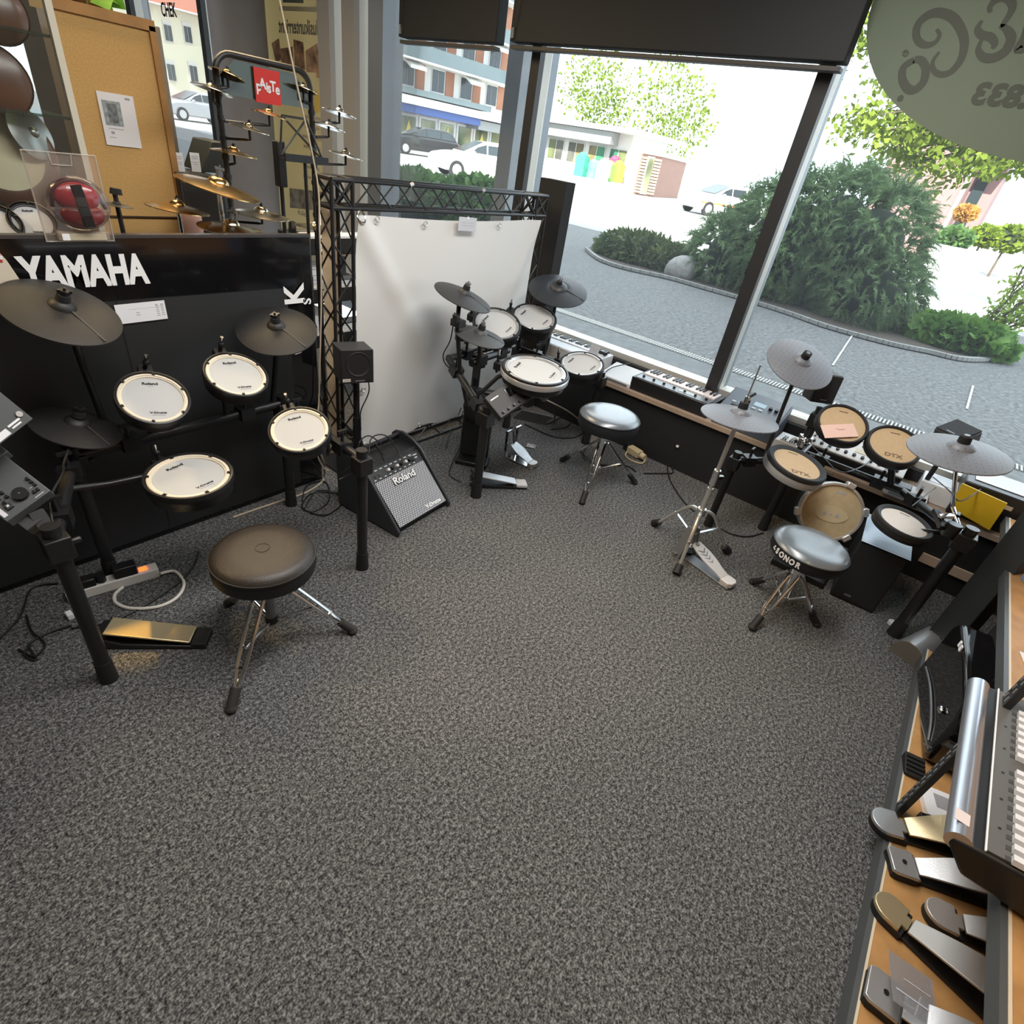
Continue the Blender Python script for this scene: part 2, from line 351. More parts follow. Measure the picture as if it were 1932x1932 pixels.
# oval sign stuck on the glass, read from inside, so mirrored
def sticker():
    t = thing('window_sign', 'pale green oval sign sticker on the glass with mirrored script', 'sign', Matrix.Translation((3.635, .02, 2.40)) @ basis((-1, 0, 0), (0, 0, 1)))
    # local x runs to -y (to the viewer's right), y is up
    m = mat('pale_green_film', (.30, .33, .26), .6)
    tl = m.node_tree; tb = tl.nodes.new('ShaderNodeBsdfTranslucent'); tb.inputs[0].default_value = (.34, .38, .28, 1)
    mx = tl.nodes.new('ShaderNodeMixShader'); mx.inputs[0].default_value = .5
    tl.links.new(tl.nodes['Principled BSDF'].outputs[0], mx.inputs[1]); tl.links.new(tb.outputs[0], mx.inputs[2]); tl.links.new(mx.outputs[0], tl.nodes['Material Output'].inputs[0])
    n = 72; rx, ry = .94, .535
    MB().prism([(math.cos(2 * math.pi * i / n) * rx, math.sin(2 * math.pi * i / n) * ry) for i in range(n)], .002).build('film', m, t)
    d = mat('dark_green_film', (.075, .085, .06), .6)
    inv = (Matrix.Translation((3.635, .02, 2.40)) @ basis((-1, 0, 0), (0, 0, 1))).inverted()
    def L(px, py):
        q = inv @ at_x(px, py, 3.63); return (q.x, q.y)
    Z = Matrix.Translation((0, 0, .0035))
    b = MB()
    def st(pts, a, c): stroke([L(1400 + x * .2754, y * .2754) for x, y in pts], a, c, Z, mb=b)
    st([(1330, 200), (1350, 240), (1320, 290), (1260, 310), (1205, 280), (1190, 220), (1215, 150), (1290, 95), (1370, 90), (1450, 130), (1505, 220), (1520, 310), (1495, 410), (1430, 490), (1360, 510), (1310, 480), (1305, 420), (1350, 355)], .012, .034)
    b.build('script_letter', d, t)
    b = MB(); b.v = [p + V((0, 0, 0)) for p in b.v]; o = [(1175, 410), (1105, 460), (1095, 540), (1130, 605), (1180, 615), (1240, 560), (1255, 470), (1225, 415), (1175, 408)]
    st(o, .026, .034); b.build('script_letter', d, t); p = L(1400 + 1082 * .2754, 674 * .2754); MB().cyl((p[0], p[1], .003), (p[0], p[1], .004), .013, n=14).build('full_stop', d, t)
    b = MB(); st([(1640, 140), (1610, 200), (1640, 240), (1700, 255), (1730, 300), (1710, 335)], .014, .03)
    Z = Matrix.Translation((0, 0, .0045))
    st([(1700, 85), (1695, 50), (1730, 5), (1790, -20), (1840, 10), (1845, 70), (1790, 160), (1768, 178)], .012, .030)
    st([(1762, 176), (1795, 190), (1825, 220), (1840, 270), (1800, 350), (1720, 395), (1650, 390), (1615, 340), (1640, 270)], .012, .036)
    b.build('script_letter', d, t)
    b = MB(); st([(1932, 350), (1900, 340), (1890, 330), (1930, 250), (1960, 120)], .014, .03); b.build('script_letter', d, t)
    b = MB(); st([(1095, 365), (1115, 345), (1135, 360), (1120, 385), (1095, 372)], .004, .006); st([(1108, 372), (1112, 356), (1122, 366)], .003, .004); b.build('registered_mark', d, t)
    p = L(1400 + 1700 * .2754, 655 * .2754); q = L(1400 + 1545 * .2754, 640 * .2754)
    text('lettering', '.833', .105, d, t, Matrix.Translation((p[0] + .035, p[1], .004)) @ Matrix.Rotation(math.pi, 4, 'Y'), fat=.005, xs=1.15)
sticker()

# ================================================================ outside
asph = mat('asphalt', (.128, .130, .126), .9, var=.55, vscale=22, bump=.8, bscale=50)
struct(MB().add([(3.8, -60, -.005), (14.8, -60, -.005), (14.8, 150, -.005), (3.8, 150, -.005)], [(0, 1, 2, 3)]).build('road_1', asph, fix=False), 'grey asphalt forecourt outside the window')
struct(MB().add([(14.8, -60, -.005), (140, -60, -.005), (140, 150, -.005), (14.8, 150, -.005)], [(0, 1, 2, 3)]).build('road_2', mat('sun_tinted_street', (.34, .335, .325), .9, var=.08, vscale=3), fix=False), 'street and car park beyond the forecourt, sunlight put into its pale colour')  # paler base colour stands in for sun glare on the open ground
conc = mat('pale_concrete', (.48, .47, .44), .85, var=.1, vscale=12)
# strip along the facade, drain with slats
struct(MB().span((3.80, -6, -.005), (5.86, 14, .006)).build('pavement_1', mat('fine_asphalt', (.145, .15, .148), .9, var=.25, vscale=12, bump=.4, bscale=60)), 'fine asphalt strip between window and drain')
dr = tag(MB().span((5.87, -6, -.004), (6.03, 12, .004)).build('drain_channel', mat('drain_shadow', (.03, .03, .03), .8)), 'long slotted drain channel across the asphalt outside the window', 'drain')
me = None
for i in range(225):
    y = -1.2 + i * .032 * 1.0
    if me is None:
        s0 = MB().box((0, 0, 0), (.15, .014, .012)).build('slat', conc, dr); me = s0.data
    else:
        s0 = bpy.data.objects.new('slat', me); COL.objects.link(s0); s0.parent = dr
    s0.location = (5.95, y, .008)
for k, (a, b) in enumerate([((1570, 690), (1612, 626)), ((1823, 772), (1835, 728))]):
    p, q = at_z(*a), at_z(*b)
    struct(MB().bar((p.x, p.y, .004), (q.x, q.y, .004), .022, .006, (0, 0, 1)).build('trim_%d' % (20 + k), conc), 'pale joint line in the asphalt')

def leaf_cloud(n, ell, size, droop=0.0, seed=1, shell=.75, blade=True):
    """n small leaves scattered near the skin of ellipsoids (centre, radii)"""
    rnd = random.Random(seed); vs = []; fs = []
    wts = [e[1][0] * e[1][1] + e[1][1] * e[1][2] + e[1][0] * e[1][2] for e in ell]
    while len(fs) < n:
        c, r = rnd.choices(ell, wts)[0]; c = V(c)
        d = V((rnd.gauss(0, 1), rnd.gauss(0, 1), rnd.gauss(0, 1))).normalized()
        k = shell + (1.04 - shell) * rnd.random() ** .7
        p = c + V((d.x * r[0], d.y * r[1], d.z * r[2])) * k
        if p.z < .02: continue
        if any((e is not None) and ((p.x - e[0][0]) / e[1][0]) ** 2 + ((p.y - e[0][1]) / e[1][1]) ** 2 + ((p.z - e[0][2]) / e[1][2]) ** 2 < (shell * .9) ** 2 for e in ell): continue
        t = (d + V((rnd.gauss(0, .5), rnd.gauss(0, .5), rnd.gauss(0, .5) - droop))).normalized()
        s = t.cross(V((rnd.gauss(0, 1), rnd.gauss(0, 1), rnd.gauss(0, 1)))).normalized()
        L = size * rnd.uniform(.6, 1.4); W = L * (.16 if blade else .42); b = len(vs)
        vs += [p - t * L * .5, p + s * W, p + t * L * .5, p - s * W]; fs.append((b, b + 1, b + 2, b + 3))
    return MB().add(vs, fs)
def plumes(ell, n, per, seed):
    """feathery drooping sprays standing out from ellipsoids, each a fan of narrow leaves"""
    rnd = random.Random(seed); vs = []; fs = []; wts = [e[1][0] * e[1][1] + e[1][1] * e[1][2] + e[1][0] * e[1][2] for e in ell]; k = 0
    while k < n:
        c, r = rnd.choices(ell, wts)[0]; d = V((rnd.gauss(0, 1), rnd.gauss(0, 1), rnd.gauss(0, 1))).normalized()
        p = V(c) + V((d.x * r[0], d.y * r[1], d.z * r[2])) * rnd.uniform(.80, .96)
        if p.z < .05 or any(((p.x - a.x) / b[0]) ** 2 + ((p.y - a.y) / b[1]) ** 2 + ((p.z - a.z) / b[2]) ** 2 < .58 for a, b in [(V(e[0]), e[1]) for e in ell]): continue
        k += 1; ax = (d + V((rnd.gauss(0, .35), rnd.gauss(0, .35), .25 + rnd.gauss(0, .3)))).normalized(); L = rnd.uniform(.22, .42); q = p.copy(); s = ax.orthogonal().normalized(); s.rotate(Matrix.Rotation(rnd.random() * 6.28, 3, ax))
        for i in range(per):
            u = i / per; q = q + ax * (L / per); ax = (ax + V((0, 0, -.045))).normalized()
            t = (ax * .75 + s * (1 if i % 2 else -1) * rnd.uniform(.5, 1.0) + V((rnd.gauss(0, .2), rnd.gauss(0, .2), rnd.gauss(0, .2) - .1))).normalized()
            l = .115 * (1.15 - u) * rnd.uniform(.7, 1.2); o = t.cross(V((rnd.gauss(0, 1), rnd.gauss(0, 1), rnd.gauss(0, 1)))).normalized() * l * .13; b = len(vs)
            vs += [q - o, q + o, q + t * l]; fs.append((b, b + 1, b + 2))
    return MB().add(vs, fs)
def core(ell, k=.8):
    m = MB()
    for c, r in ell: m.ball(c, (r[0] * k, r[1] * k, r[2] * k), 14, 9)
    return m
DARKCORE = mat('dark_added_core', (.018, .028, .014), .9, var=.3, vscale=6)
BARK = mat('bark', (.10, .075, .05), .9, var=.3, vscale=25)
def bush(name, label, cat, ell, n, size, lm, droop=0.0, seed=1, trunk=None, k=.78, blade=True, group=None, shell=.75, added_core=True, plume=None):
    c = V(ell[0][0]); t = thing(name, label, cat, (c.x, c.y, 0), group)
    T = Matrix.Translation((-c.x, -c.y, 0))
    f = plumes(ell, plume[0], plume[1], seed) if plume else leaf_cloud(n, ell, size, droop, seed, shell, blade); f.v = [T @ p for p in f.v]
    f.build('foliage', lm, t, smooth=False, fix=False, kind='stuff')
    if added_core:
        m = core(ell, k); m.v = [T @ p for p in m.v]; m.build('added_inner_core', DARKCORE, t, kind='stuff')  # dark solid balls added inside the leaves to block light
    st = MB()
    for e in (trunk or [((c.x, c.y, 0), (c.x, c.y, c.z))]): st.cyl(T @ V(e[0]), T @ V(e[1]), .05, .03, 8)
    st.build('stem', BARK, t)
    return t
CYP = leaf_mat('cypress_green', (.085, .14, .065), (.26, .37, .17), 5)
CE = [((11.6, 1.72, .95), (1.1, .88, 1.10)), ((11.75, 2.3, 1.05), (1.1, .75, 1.12)), ((11.6, 2.9, .85), (1.15, 1.15, 1.10)), ((11.5, 3.75, .50), (.9, .85, .75)), ((11.3, 1.35, .48), (.95, .78, .60))]
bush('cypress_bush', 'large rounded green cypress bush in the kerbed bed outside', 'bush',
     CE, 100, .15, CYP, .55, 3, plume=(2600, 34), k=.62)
bush('low_juniper', 'low spreading juniper at the pointed end of the kerbed bed', 'shrub', [((11.3, 5.55, .14), (.75, 1.05, .42)), ((11.2, 4.9, .12), (.6, .7, .36))], 2600, .16, leaf_mat('juniper_green', (.05, .075, .035), (.13, .17, .06), 3), .1, 4)
bush('broadleaf_plant', 'bright green broad-leaved plant at the rounded end of the bed', 'plant', [((11.2, -.12, .16), (.6, .75, .30))], 1300, .15, leaf_mat('fresh_green', (.07, .16, .03), (.20, .36, .07), 2), .2, 5, blade=False)
rk = MB().ball((0, 0, 0), (.30, .30, .28), 14, 9).build('boulder', mat('granite', (.30, .29, .28), .9, var=.25, vscale=14, bump=.6, bscale=20))
for v in rk.data.vertices: v.co *= 1 + .10 * math.sin(v.co.x * 9 + 2) * math.cos(v.co.y * 7 + v.co.z * 8)
rk.location = (10.75, 4.42, .12); tag(rk, 'grey granite boulder between juniper and cypress bush', 'rock')
# thin open shrub
def thin_shrub():
    t = thing('thin_shrub', 'open twiggy shrub with yellow-green leaves beside the street', 'shrub', (12.3, -.32, 0))
    rnd = random.Random(5); br = MB(); tips = []
    for i in range(16):
        a = rnd.uniform(-1, 1); p = V((rnd.uniform(-.06, .06), rnd.uniform(-.06, .06), .05)); pts = [p.copy()]
        d = V((rnd.uniform(-.35, .35), -.55 + a * .7, 1.1)).normalized()
        for s in range(6):
            p = p + d * rnd.uniform(.16, .26); d = (d + V((rnd.gauss(0, .16), rnd.gauss(0, .16), .06))).normalized(); pts.append(p.copy()); tips.append((p.copy(), d.copy()))
        br.tube(smooth_line(pts, 3), .011, 5)
    br.build('branch', BARK, t)
    vs, fs = [], []
    for p, d in tips:
        for k in range(9):
            q = p + V((rnd.gauss(0, .09), rnd.gauss(0, .09), rnd.gauss(0, .09))); u = V((rnd.gauss(0, 1), rnd.gauss(0, 1), rnd.gauss(0, 1))).normalized(); s = u.orthogonal().normalized(); L = .05; b = len(vs)
            vs += [q - u * L, q + s * L * .5, q + u * L, q - s * L * .5]; fs.append((b, b + 1, b + 2, b + 3))
    MB().add(vs, fs).build('foliage', leaf_mat('yellow_green', (.16, .26, .03), (.34, .46, .07), 3), t, smooth=False, fix=False, kind='stuff')
thin_shrub()
# kerbed bed
edge = [(1105, 472), (1130, 492), (1175, 508), (1260, 527), (1330, 547), (1400, 567), (1480, 592), (1560, 620), (1650, 645), (1700, 657), (1750, 667), (1800, 679), (1840, 682), (1870, 679), (1890, 668), (1880, 655)]
E_ = [at_z(*p) for p in edge]
back = [(14.6, -.9, 0), (14.9, 2, 0), (14.2, 5, 0), (12.6, 6.7, 0), (11.6, 6.9, 0)]
bed = MB().prism([(p[0], p[1]) for p in (E_ + [V(b) for b in back])], .03).build('planting_bed', mat('bark_mulch', (.07, .055, .042), .95, var=.4, vscale=40, bump=.8, bscale=60))
tag(bed, 'long planting bed edged with pale kerb stones outside', 'flower bed')
ring = smooth_line(E_, 5); acc = 0; sm = None
for a, b in zip(ring, ring[1:]):
    L = (b - a).length; k = max(1, round(L / .2))
    for i in range(k):
        c = a.lerp(b, (i + .5) / k)
        if sm is None: o = MB().box((0, 0, 0), (1, .07, .05)).build('stone', mat('grey_kerb_stone', (.27, .27, .26), .9, var=.2, vscale=10), bed, bevel=.008); sm = o.data
        else: o = bpy.data.objects.new('stone', sm); COL.objects.link(o); o.parent = bed
        o.location = (c.x, c.y, .035); o.rotation_euler = (0, 0, math.atan2((b - a).y, (b - a).x)); o.scale = (L / k * .94, 1, 1)
# hedge below the bay of parked cars
HG = leaf_mat('hedge_green', (.045, .10, .03), (.12, .22, .06), 3)
h0 = at_z(840, 395); 
bush('round_shrub', 'round green shrub outside below the parked cars', 'shrub', [((9.6, 8.6, .45), (.9, 1.2, .55)), ((9.4, 10.2, .4), (.8, .9, .5))], 2600, .16, HG, .0, 7, blade=False)
bush('leafy_shrub', 'leafy shrub outside behind the narrow glazed strips', 'shrub', [((9.2, 12.2, .4), (.8, 1.0, .5))], 1500, .16, HG, .0, 8, blade=False)
# street tree with hanging leaves
LIME = leaf_mat('lime_green', (.10, .15, .012), (.22, .29, .035), 1.5)
def street_tree():
    t = thing('street_tree', 'street tree with hanging lime green leaves behind the oval sign', 'tree', (16.5, -1.2, 0))
    rnd = random.Random(11)
    MB().tube(smooth_line([(0, 0, 0), (.1, -.1, 1.5), (0, .1, 3.2), (-.2, .3, 5.0)]), .17, 10).build('trunk', BARK, t)
    br = MB(); vs, fs = [], []
    def spray(c, n, s):
        for k in range(n):
            q = V(c) + V((rnd.gauss(0, s), rnd.gauss(0, s), rnd.gauss(0, s * .7))); u = V((rnd.gauss(0, 1), rnd.gauss(0, 1), rnd.gauss(0, 1) - .5)).normalized(); o = u.orthogonal().normalized(); o.rotate(Matrix.Rotation(rnd.random() * 6, 3, u)); L = rnd.uniform(.05, .10); b = len(vs)
            vs.extend([q - u * L, q + o * L * .6, q + u * L, q - o * L * .6]); fs.append((b, b + 1, b + 2, b + 3))
    bs = V((16.5, -1.2, 0))
    for i in range(64):
        px = rnd.uniform(1530, 1930); lo = 300 if px > 1650 else 250
        py = rnd.uniform(-40, lo) if i % 3 else rnd.uniform(215, lo + (40 if px > 1620 else 0))
        if px < 1600 and rnd.random() < .5: continue
        e = at_x(px, py, rnd.uniform(14.6, 17.5)) - bs
        s = V((-.1, .2, rnd.uniform(3.2, 4.9))) if e.z > 3.2 else V((0, .1, rnd.uniform(2.9, 3.6)))
        mid = (e + s) / 2 + V((0, 0, .35))
        br.tube(smooth_line([s, mid, e], 5), .014, 5)
        for u in (.55, .75, .9, 1.0): spray(s.lerp(e, u) + V((0, 0, .3 * (1 - u))), 26, .20)
        spray(e - V((0, 0, .1)), 30, .18)
    br.build('branch', BARK, t); MB().add(vs, fs).build('foliage', LIME, t, smooth=False, fix=False, kind='stuff')
street_tree()
for px, py, s, rr, nm in [(1120, 165, 78, 5.0, 'pale distant tree above the grey shop fascia'), (1262, 190, 78, 5.8, 'lime green distant tree above the brick kiosk')]:
    c = at_x(px, py, s)
    bush('distant_tree', nm, 'tree', [((c.x, c.y, c.z), (rr, rr * .95, rr * .9)), ((c.x, c.y - rr * .5, c.z - rr * .45), (rr * .7, rr * .7, rr * .55))], 1500, .42, LIME, 0, 21 + int(px), [((c.x, c.y, 0), (c.x, c.y, c.z))], blade=False, group=None, shell=.3, added_core=False)

# ---- buildings across the street
RENDER = mat('white_render', (.70, .69, .66), .85, var=.04, vscale=.5)
BRICKR = mat('red_brown_render', (.36, .16, .09), .85, var=.12, vscale=1)
BALC = mat('blue_grey_balcony', (.13, .17, .18), .7, var=.08, vscale=.6)
DKPANE = mat('dark_window_glass', (.03, .04, .045), .08)
AWN = mat('white_awning_cloth', (.80, .79, .75), .8)
BLUEF = mat('blue_fascia', (.06, .11, .32), .6)
GREYF = mat('grey_fascia', (.30, .31, .31), .7)
SHOPG = mat('shop_glass', (.20, .22, .12), .15, var=.8, vscale=.5)
def apartment():
    Y = 45.0
    def P(px, py): return at_y(px, py, Y)
    zb = [P(741, q).z for q in (72, 102, 159, 171, 191, 206, 262)]   # balcony top, balcony foot, slab top, slab foot, fascia top, fascia foot, street
    x0 = P(610, 150).x; x1 = P(962, 160).x
    t = thing('apartment_building', 'apartment block with blue-grey balconies and white awnings above a blue shop fascia', 'building', (x0, Y, 0)); I = t.matrix_world.inverted()
    def sp(name, m, a, b): return MB(M=I).span(a, b).build(name, m, t)
    st = zb[0] - zb[2]                                                # storey pitch
    sp('wall', RENDER, (x0, Y, -1), (x1 + 3, Y + 9, zb[0] + 3 * st))
    for k in range(3):
        z0 = zb[1] + k * st
        sp('balcony', BALC, (x0, Y - 1.6, z0), (x1 - 1, Y - 1.2, z0 + (zb[0] - zb[1])))
        sp('balcony_floor', RENDER, (x0, Y - 1.6, z0 - .12), (x1 - 1, Y, z0))
    sp('slab', BALC, (x0, Y - 1.4, zb[3]), (x1 - 4, Y - .02, zb[2]))
    sp('canopy', RENDER, (x0, Y - 2.2, zb[4]), (x1 + 1, Y, zb[3] - .15))
    n = 6; dx = (x1 - x0) / n
    for k in range(3):
        zf = zb[2] + k * st
        for i in range(n):
            xx = x0 + i * dx
            sp('brick_panel', BRICKR, (xx + dx * .52, Y - .06, zf), (xx + dx * .82, Y - .01, zf + st * .62))
            wv = sp('window', RENDER, (xx + dx * .04, Y - .08, zf + .1), (xx + dx * .48, Y - .02, zf + st * .62))
            for u in (0, 1): MB(M=I).span((xx + dx * (.06 + u * .21), Y - .12, zf + .2), (xx + dx * (.25 + u * .21), Y - .08, zf + st * .58)).build('pane', DKPANE, wv).matrix_basis = Matrix()
            if (i + k) % 2 == 0:
                a = MB(M=I); za = zf + st * .70; xa, xb = xx + dx * .02, xx + dx * .5
                a.add([(xa, Y - .1, za), (xb, Y - .1, za), (xb, Y - 1.5, za - .55), (xa, Y - 1.5, za - .55), (xa, Y - .1, za - .05), (xb, Y - .1, za - .05), (xb, Y - 1.5, za - .78), (xa, Y - 1.5, za - .78)], [(0, 1, 2, 3), (3, 2, 6, 7), (4, 7, 6, 5), (0, 3, 7, 4), (1, 5, 6, 2)])
                a.build('awning', AWN, t)
    xm = P(880, 215).x
    sp('fascia', BLUEF, (x0, Y - 1.9, zb[5]), (xm, Y - .02, zb[4] - .02))
    sp('fascia', GREYF, (xm, Y - 1.7, P(880, 236).z - .2), (x1 + 1, Y - .02, zb[4] - .1))
    m = 9; dx = (x1 - x0) / m
    for i in range(m):
        wv = sp('shop_window', RENDER, (x0 + i * dx + .1, Y - .1, zb[6]), (x0 + (i + 1) * dx - .1, Y - .02, zb[5] - .1))
        MB(M=I).span((x0 + i * dx + .35, Y - .16, zb[6] + .25), (x0 + (i + 1) * dx - .35, Y - .1, zb[5] - .3)).build('pane', SHOPG, wv).matrix_basis = Matrix()
        if i % 2:
            xx = x0 + i * dx; MB(M=I).add([(xx + dx * .3, Y - .2, zb[6] + .4), (xx + dx * .7, Y - .2, zb[6] + .4), (xx + dx * .5, Y - .2, zb[6] + 1.6), (xx + dx * .5, Y - .3, zb[6] + .4)], [(0, 1, 2), (0, 3, 2), (1, 2, 3)]).build('shop_poster', mat('yellow_poster', (.75, .60, .12), .7), t)
apartment()
def shop_row():
    X = 60.0
    def P(px, py): return at_x(px, py, X)
    zt, zf, z0 = P(1034, 233).z, P(1034, 255).z, P(1150, 322).z
    ya, yb = P(1000, 240).y, P(1168, 262).y; yc = P(1188, 290).y
    t = thing('shop_building', 'low shop row with a grey fascia and goods before its windows', 'building', (X, yb, 0)); I = t.matrix_world.inverted()
    MB(M=I).span((X, yc, z0 - 1), (X + 8, ya, zt + .6)).build('wall', RENDER, t)
    MB(M=I).span((X - 1.6, yb, zf), (X, ya, zt)).build('fascia', GREYF, t)
    MB(M=I).span((X - 2.2, yc - 2, zt + .05), (X + 8, ya, zt + .45)).build('roof', RENDER, t)
    n = 5; dy = (ya - yc) / n; cols = [(.12, .14, .06), (.04, .16, .09), (.18, .15, .07), (.10, .10, .08)]
    for i in range(n):
        wv = MB(M=I).span((X - .12, yc + i * dy + .2, z0), (X - .02, yc + (i + 1) * dy - .2, zf - .2)).build('shop_window', RENDER, t)
        for u in range(2):
            q = yc + i * dy + .3 + u * (dy - .6) / 2
            MB(M=I).span((X - .2, q, z0 + .2), (X - .12, q + (dy - .6) / 2 - .15, zf - .3)).build('pane', mat('shop_pane_%d' % ((i + u) % 4), cols[(i + u) % 4], .2, var=.5, vscale=.6), wv).matrix_basis = Matrix()
    for k, (px, py, c) in enumerate([(1160, 303, (.6, .05, .12)), (1168, 312, (.75, .55, .04)), (1150, 312, (.2, .4, .1)), (1120, 310, (.12, .35, .5)), (1100, 296, (.05, .35, .2)), (1140, 308, (.75, .75, .7))]):
        q = at_x(px, py, X - 1.0 - .85 * k)
        o = MB().span((q.x - .4, q.y - .55, 0), (q.x + .4, q.y + .55, q.z + .1)).ball((q.x, q.y, q.z + .12), (.42, .5, .32), 10, 6).build('flower_crate', mat('goods_%d' % k, c, .7, var=.3, vscale=2))
        tag(o, 'crate of %s goods standing before the low shop' % ['crimson', 'yellow', 'leaf green', 'pale blue', 'emerald', 'white'][k], 'crate', 'goods before the low shop')
shop_row()
def kiosk():
    a, b, c = at_z(1193, 366), at_z(1231, 372), at_z(1277, 374)
    d = b - a; e = (c - b); h = (at_y(1216, 290, a.y).z)
    t = thing('brick_kiosk', 'small brown kiosk with a slatted glazed front on the car park', 'kiosk', (b.x, b.y, 0)); I = t.matrix_world.inverted()
    BR = mat('brown_brick', (.30, .17, .13), .85, var=.15, vscale=4); SL = mat('pale_brown_slat', (.50, .38, .24), .8)
    pts = [(p.x, p.y) for p in (a, b, b + e, a + e)]
    MB(M=I).prism(pts, h).build('wall', BR, t)
    MB(M=I).prism([(p[0] - .1, p[1] - .1) for p in pts], .25, Matrix.Translation((0, 0, h))).build('roof', RENDER, t)
    n = V((d.y, -d.x, 0)).normalized()
    if n.dot(V((b.x, b.y, 0))) > 0: n = -n
    for u0, u1 in ((.06, .28), (.66, .97)):
        for k in range(12):
            p = a.lerp(b, u0) + n * .06; q = a.lerp(b, u1) + n * .06; z = h * (.06 + .9 * k / 12)
            MB(M=I).bar((p.x, p.y, z + h * .02), (q.x, q.y, z + h * .02), .12, h * .05).build('slat', SL, t)
    p = a.lerp(b, .30) + n * .05; q = a.lerp(b, .62) + n * .05
    f = MB(M=I).bar((p.x, p.y, h * .5), (q.x, q.y, h * .5), .1, h * .92).build('door_frame', RENDER, t)
    p += n * .08; q += n * .08; p, q = p.lerp(q, .12), p.lerp(q, .88)
    MB(M=I).bar((p.x, p.y, h * .5), (q.x, q.y, h * .5), .06, h * .84).build('pane', SHOPG, f).matrix_basis = Matrix()
kiosk()
def house():
    X = 34.0
    def P(px, py): return at_x(px, py, X)
    y0, y1 = P(1800, 400).y, P(1640, 380).y; zt = P(1760, 240).z
    t = thing('pink_house', 'plain pink house wall with a white downpipe behind the bush', 'house', (X, y0, 0)); I = t.matrix_world.inverted()
    PK = mat('pink_render', (.25, .145, .138), .85, var=.05, vscale=1)
    MB(M=I).span((X, y0, 0), (X + 7, y1, zt)).build('wall', PK, t)
    MB(M=I).span((X + 2, y0 - 1.0, 0), (X + 6, y0, zt)).build('side_wall', PK, t)
    MB(M=I).span((X + 1.9, y0 - .55, .2), (X + 2, y0 - .1, zt)).build('window', DKPANE, t)
    MB(M=I).cyl((X - .08, y0 + .1, 0), (X - .08, y0 + .1, zt), .09, n=10).build('downpipe', RENDER, t)
    MB(M=I).add([(X - .5, y0 - 1.3, zt), (X - .5, y1, zt), (X + 3.5, y1, zt + 2.4), (X + 3.5, y0 - 1.3, zt + 2.4), (X + 7.5, y1, zt), (X + 7.5, y0 - 1.3, zt)], [(0, 1, 2, 3), (3, 2, 4, 5), (0, 3, 5), (1, 4, 2)]).build('roof', mat('red_roof', (.35, .13, .08), .8), t)
    q = at_x(1800, 470, 23.0); MB().span((q.x, q.y - .9, 0), (q.x + .4, q.y + .6, q.z + .05)).build('garden_wall', mat('rubble_stone', (.42, .43, .42), .9, var=.3, vscale=5)).name = 'garden_wall'
    tag(bpy.data.objects['garden_wall'], 'low pale stone garden wall before the pink house', 'wall')
    for k, (px, py, s, lm, lb) in enumerate([(1800, 452, .5, HG, 'dark green garden shrub beside the stone wall'), (1822, 402, .32, leaf_mat('russet_leaf', (.35, .18, .05), (.55, .30, .08), 3), 'russet leaved garden shrub beyond the pink house'), (1858, 445, .5, LIME, 'yellow-green garden shrub at the street edge'), (1905, 450, .7, LIME, 'bright garden shrub farther along the street edge')]):
        q = at_x(px, py, 25 + 2.2 * k); bush('garden_shrub', lb, 'shrub', [((q.x, q.y, q.z), (s, s, s * .7))], 420, .22, lm, 0, 40 + k, blade=False)
house()
def far_house():
    Y = 60.0
    def P(px, py): return at_y(px, py, Y)
    a, b = P(296, 200), P(420, 200); zt = P(340, 20).z
    t = thing('corner_house', 'cream house with shuttered windows seen past the cork board', 'house', (a.x, Y, 0)); I = t.matrix_world.inverted()
    MB(M=I).span((a.x - 6, Y, 0), (b.x + 2, Y + 8, zt)).build('wall', mat('cream_render', (.80, .76, .58), .85), t)
    MB(M=I).add([(a.x - 7, Y - 1, zt), (b.x + 3, Y - 1, zt), (b.x + 3, Y + 4, zt + 5), (a.x - 7, Y + 4, zt + 5)], [(0, 1, 2, 3)]).build('roof', mat('red_roof', (.35, .13, .08), .8), t)
    for px, py in ((353, 63), (364, 137), (316, 60), (322, 134), (398, 66), (404, 140)):
        q, h = P(px, py), (P(px, py - 20).z - P(px, py + 20).z) / 2; w_ = h * .46
        f = MB(M=I).span((q.x - w_, Y - .12, q.z - h), (q.x + w_, Y - .02, q.z + h)).build('window', RENDER, t)
        for u in (-1, 1): MB(M=I).span((q.x + u * w_ * .48 - w_ * .36, Y - .2, q.z - h * .85), (q.x + u * w_ * .48 + w_ * .36, Y - .12, q.z + h * .6)).build('pane', DKPANE, f).matrix_basis = Matrix()
far_house()
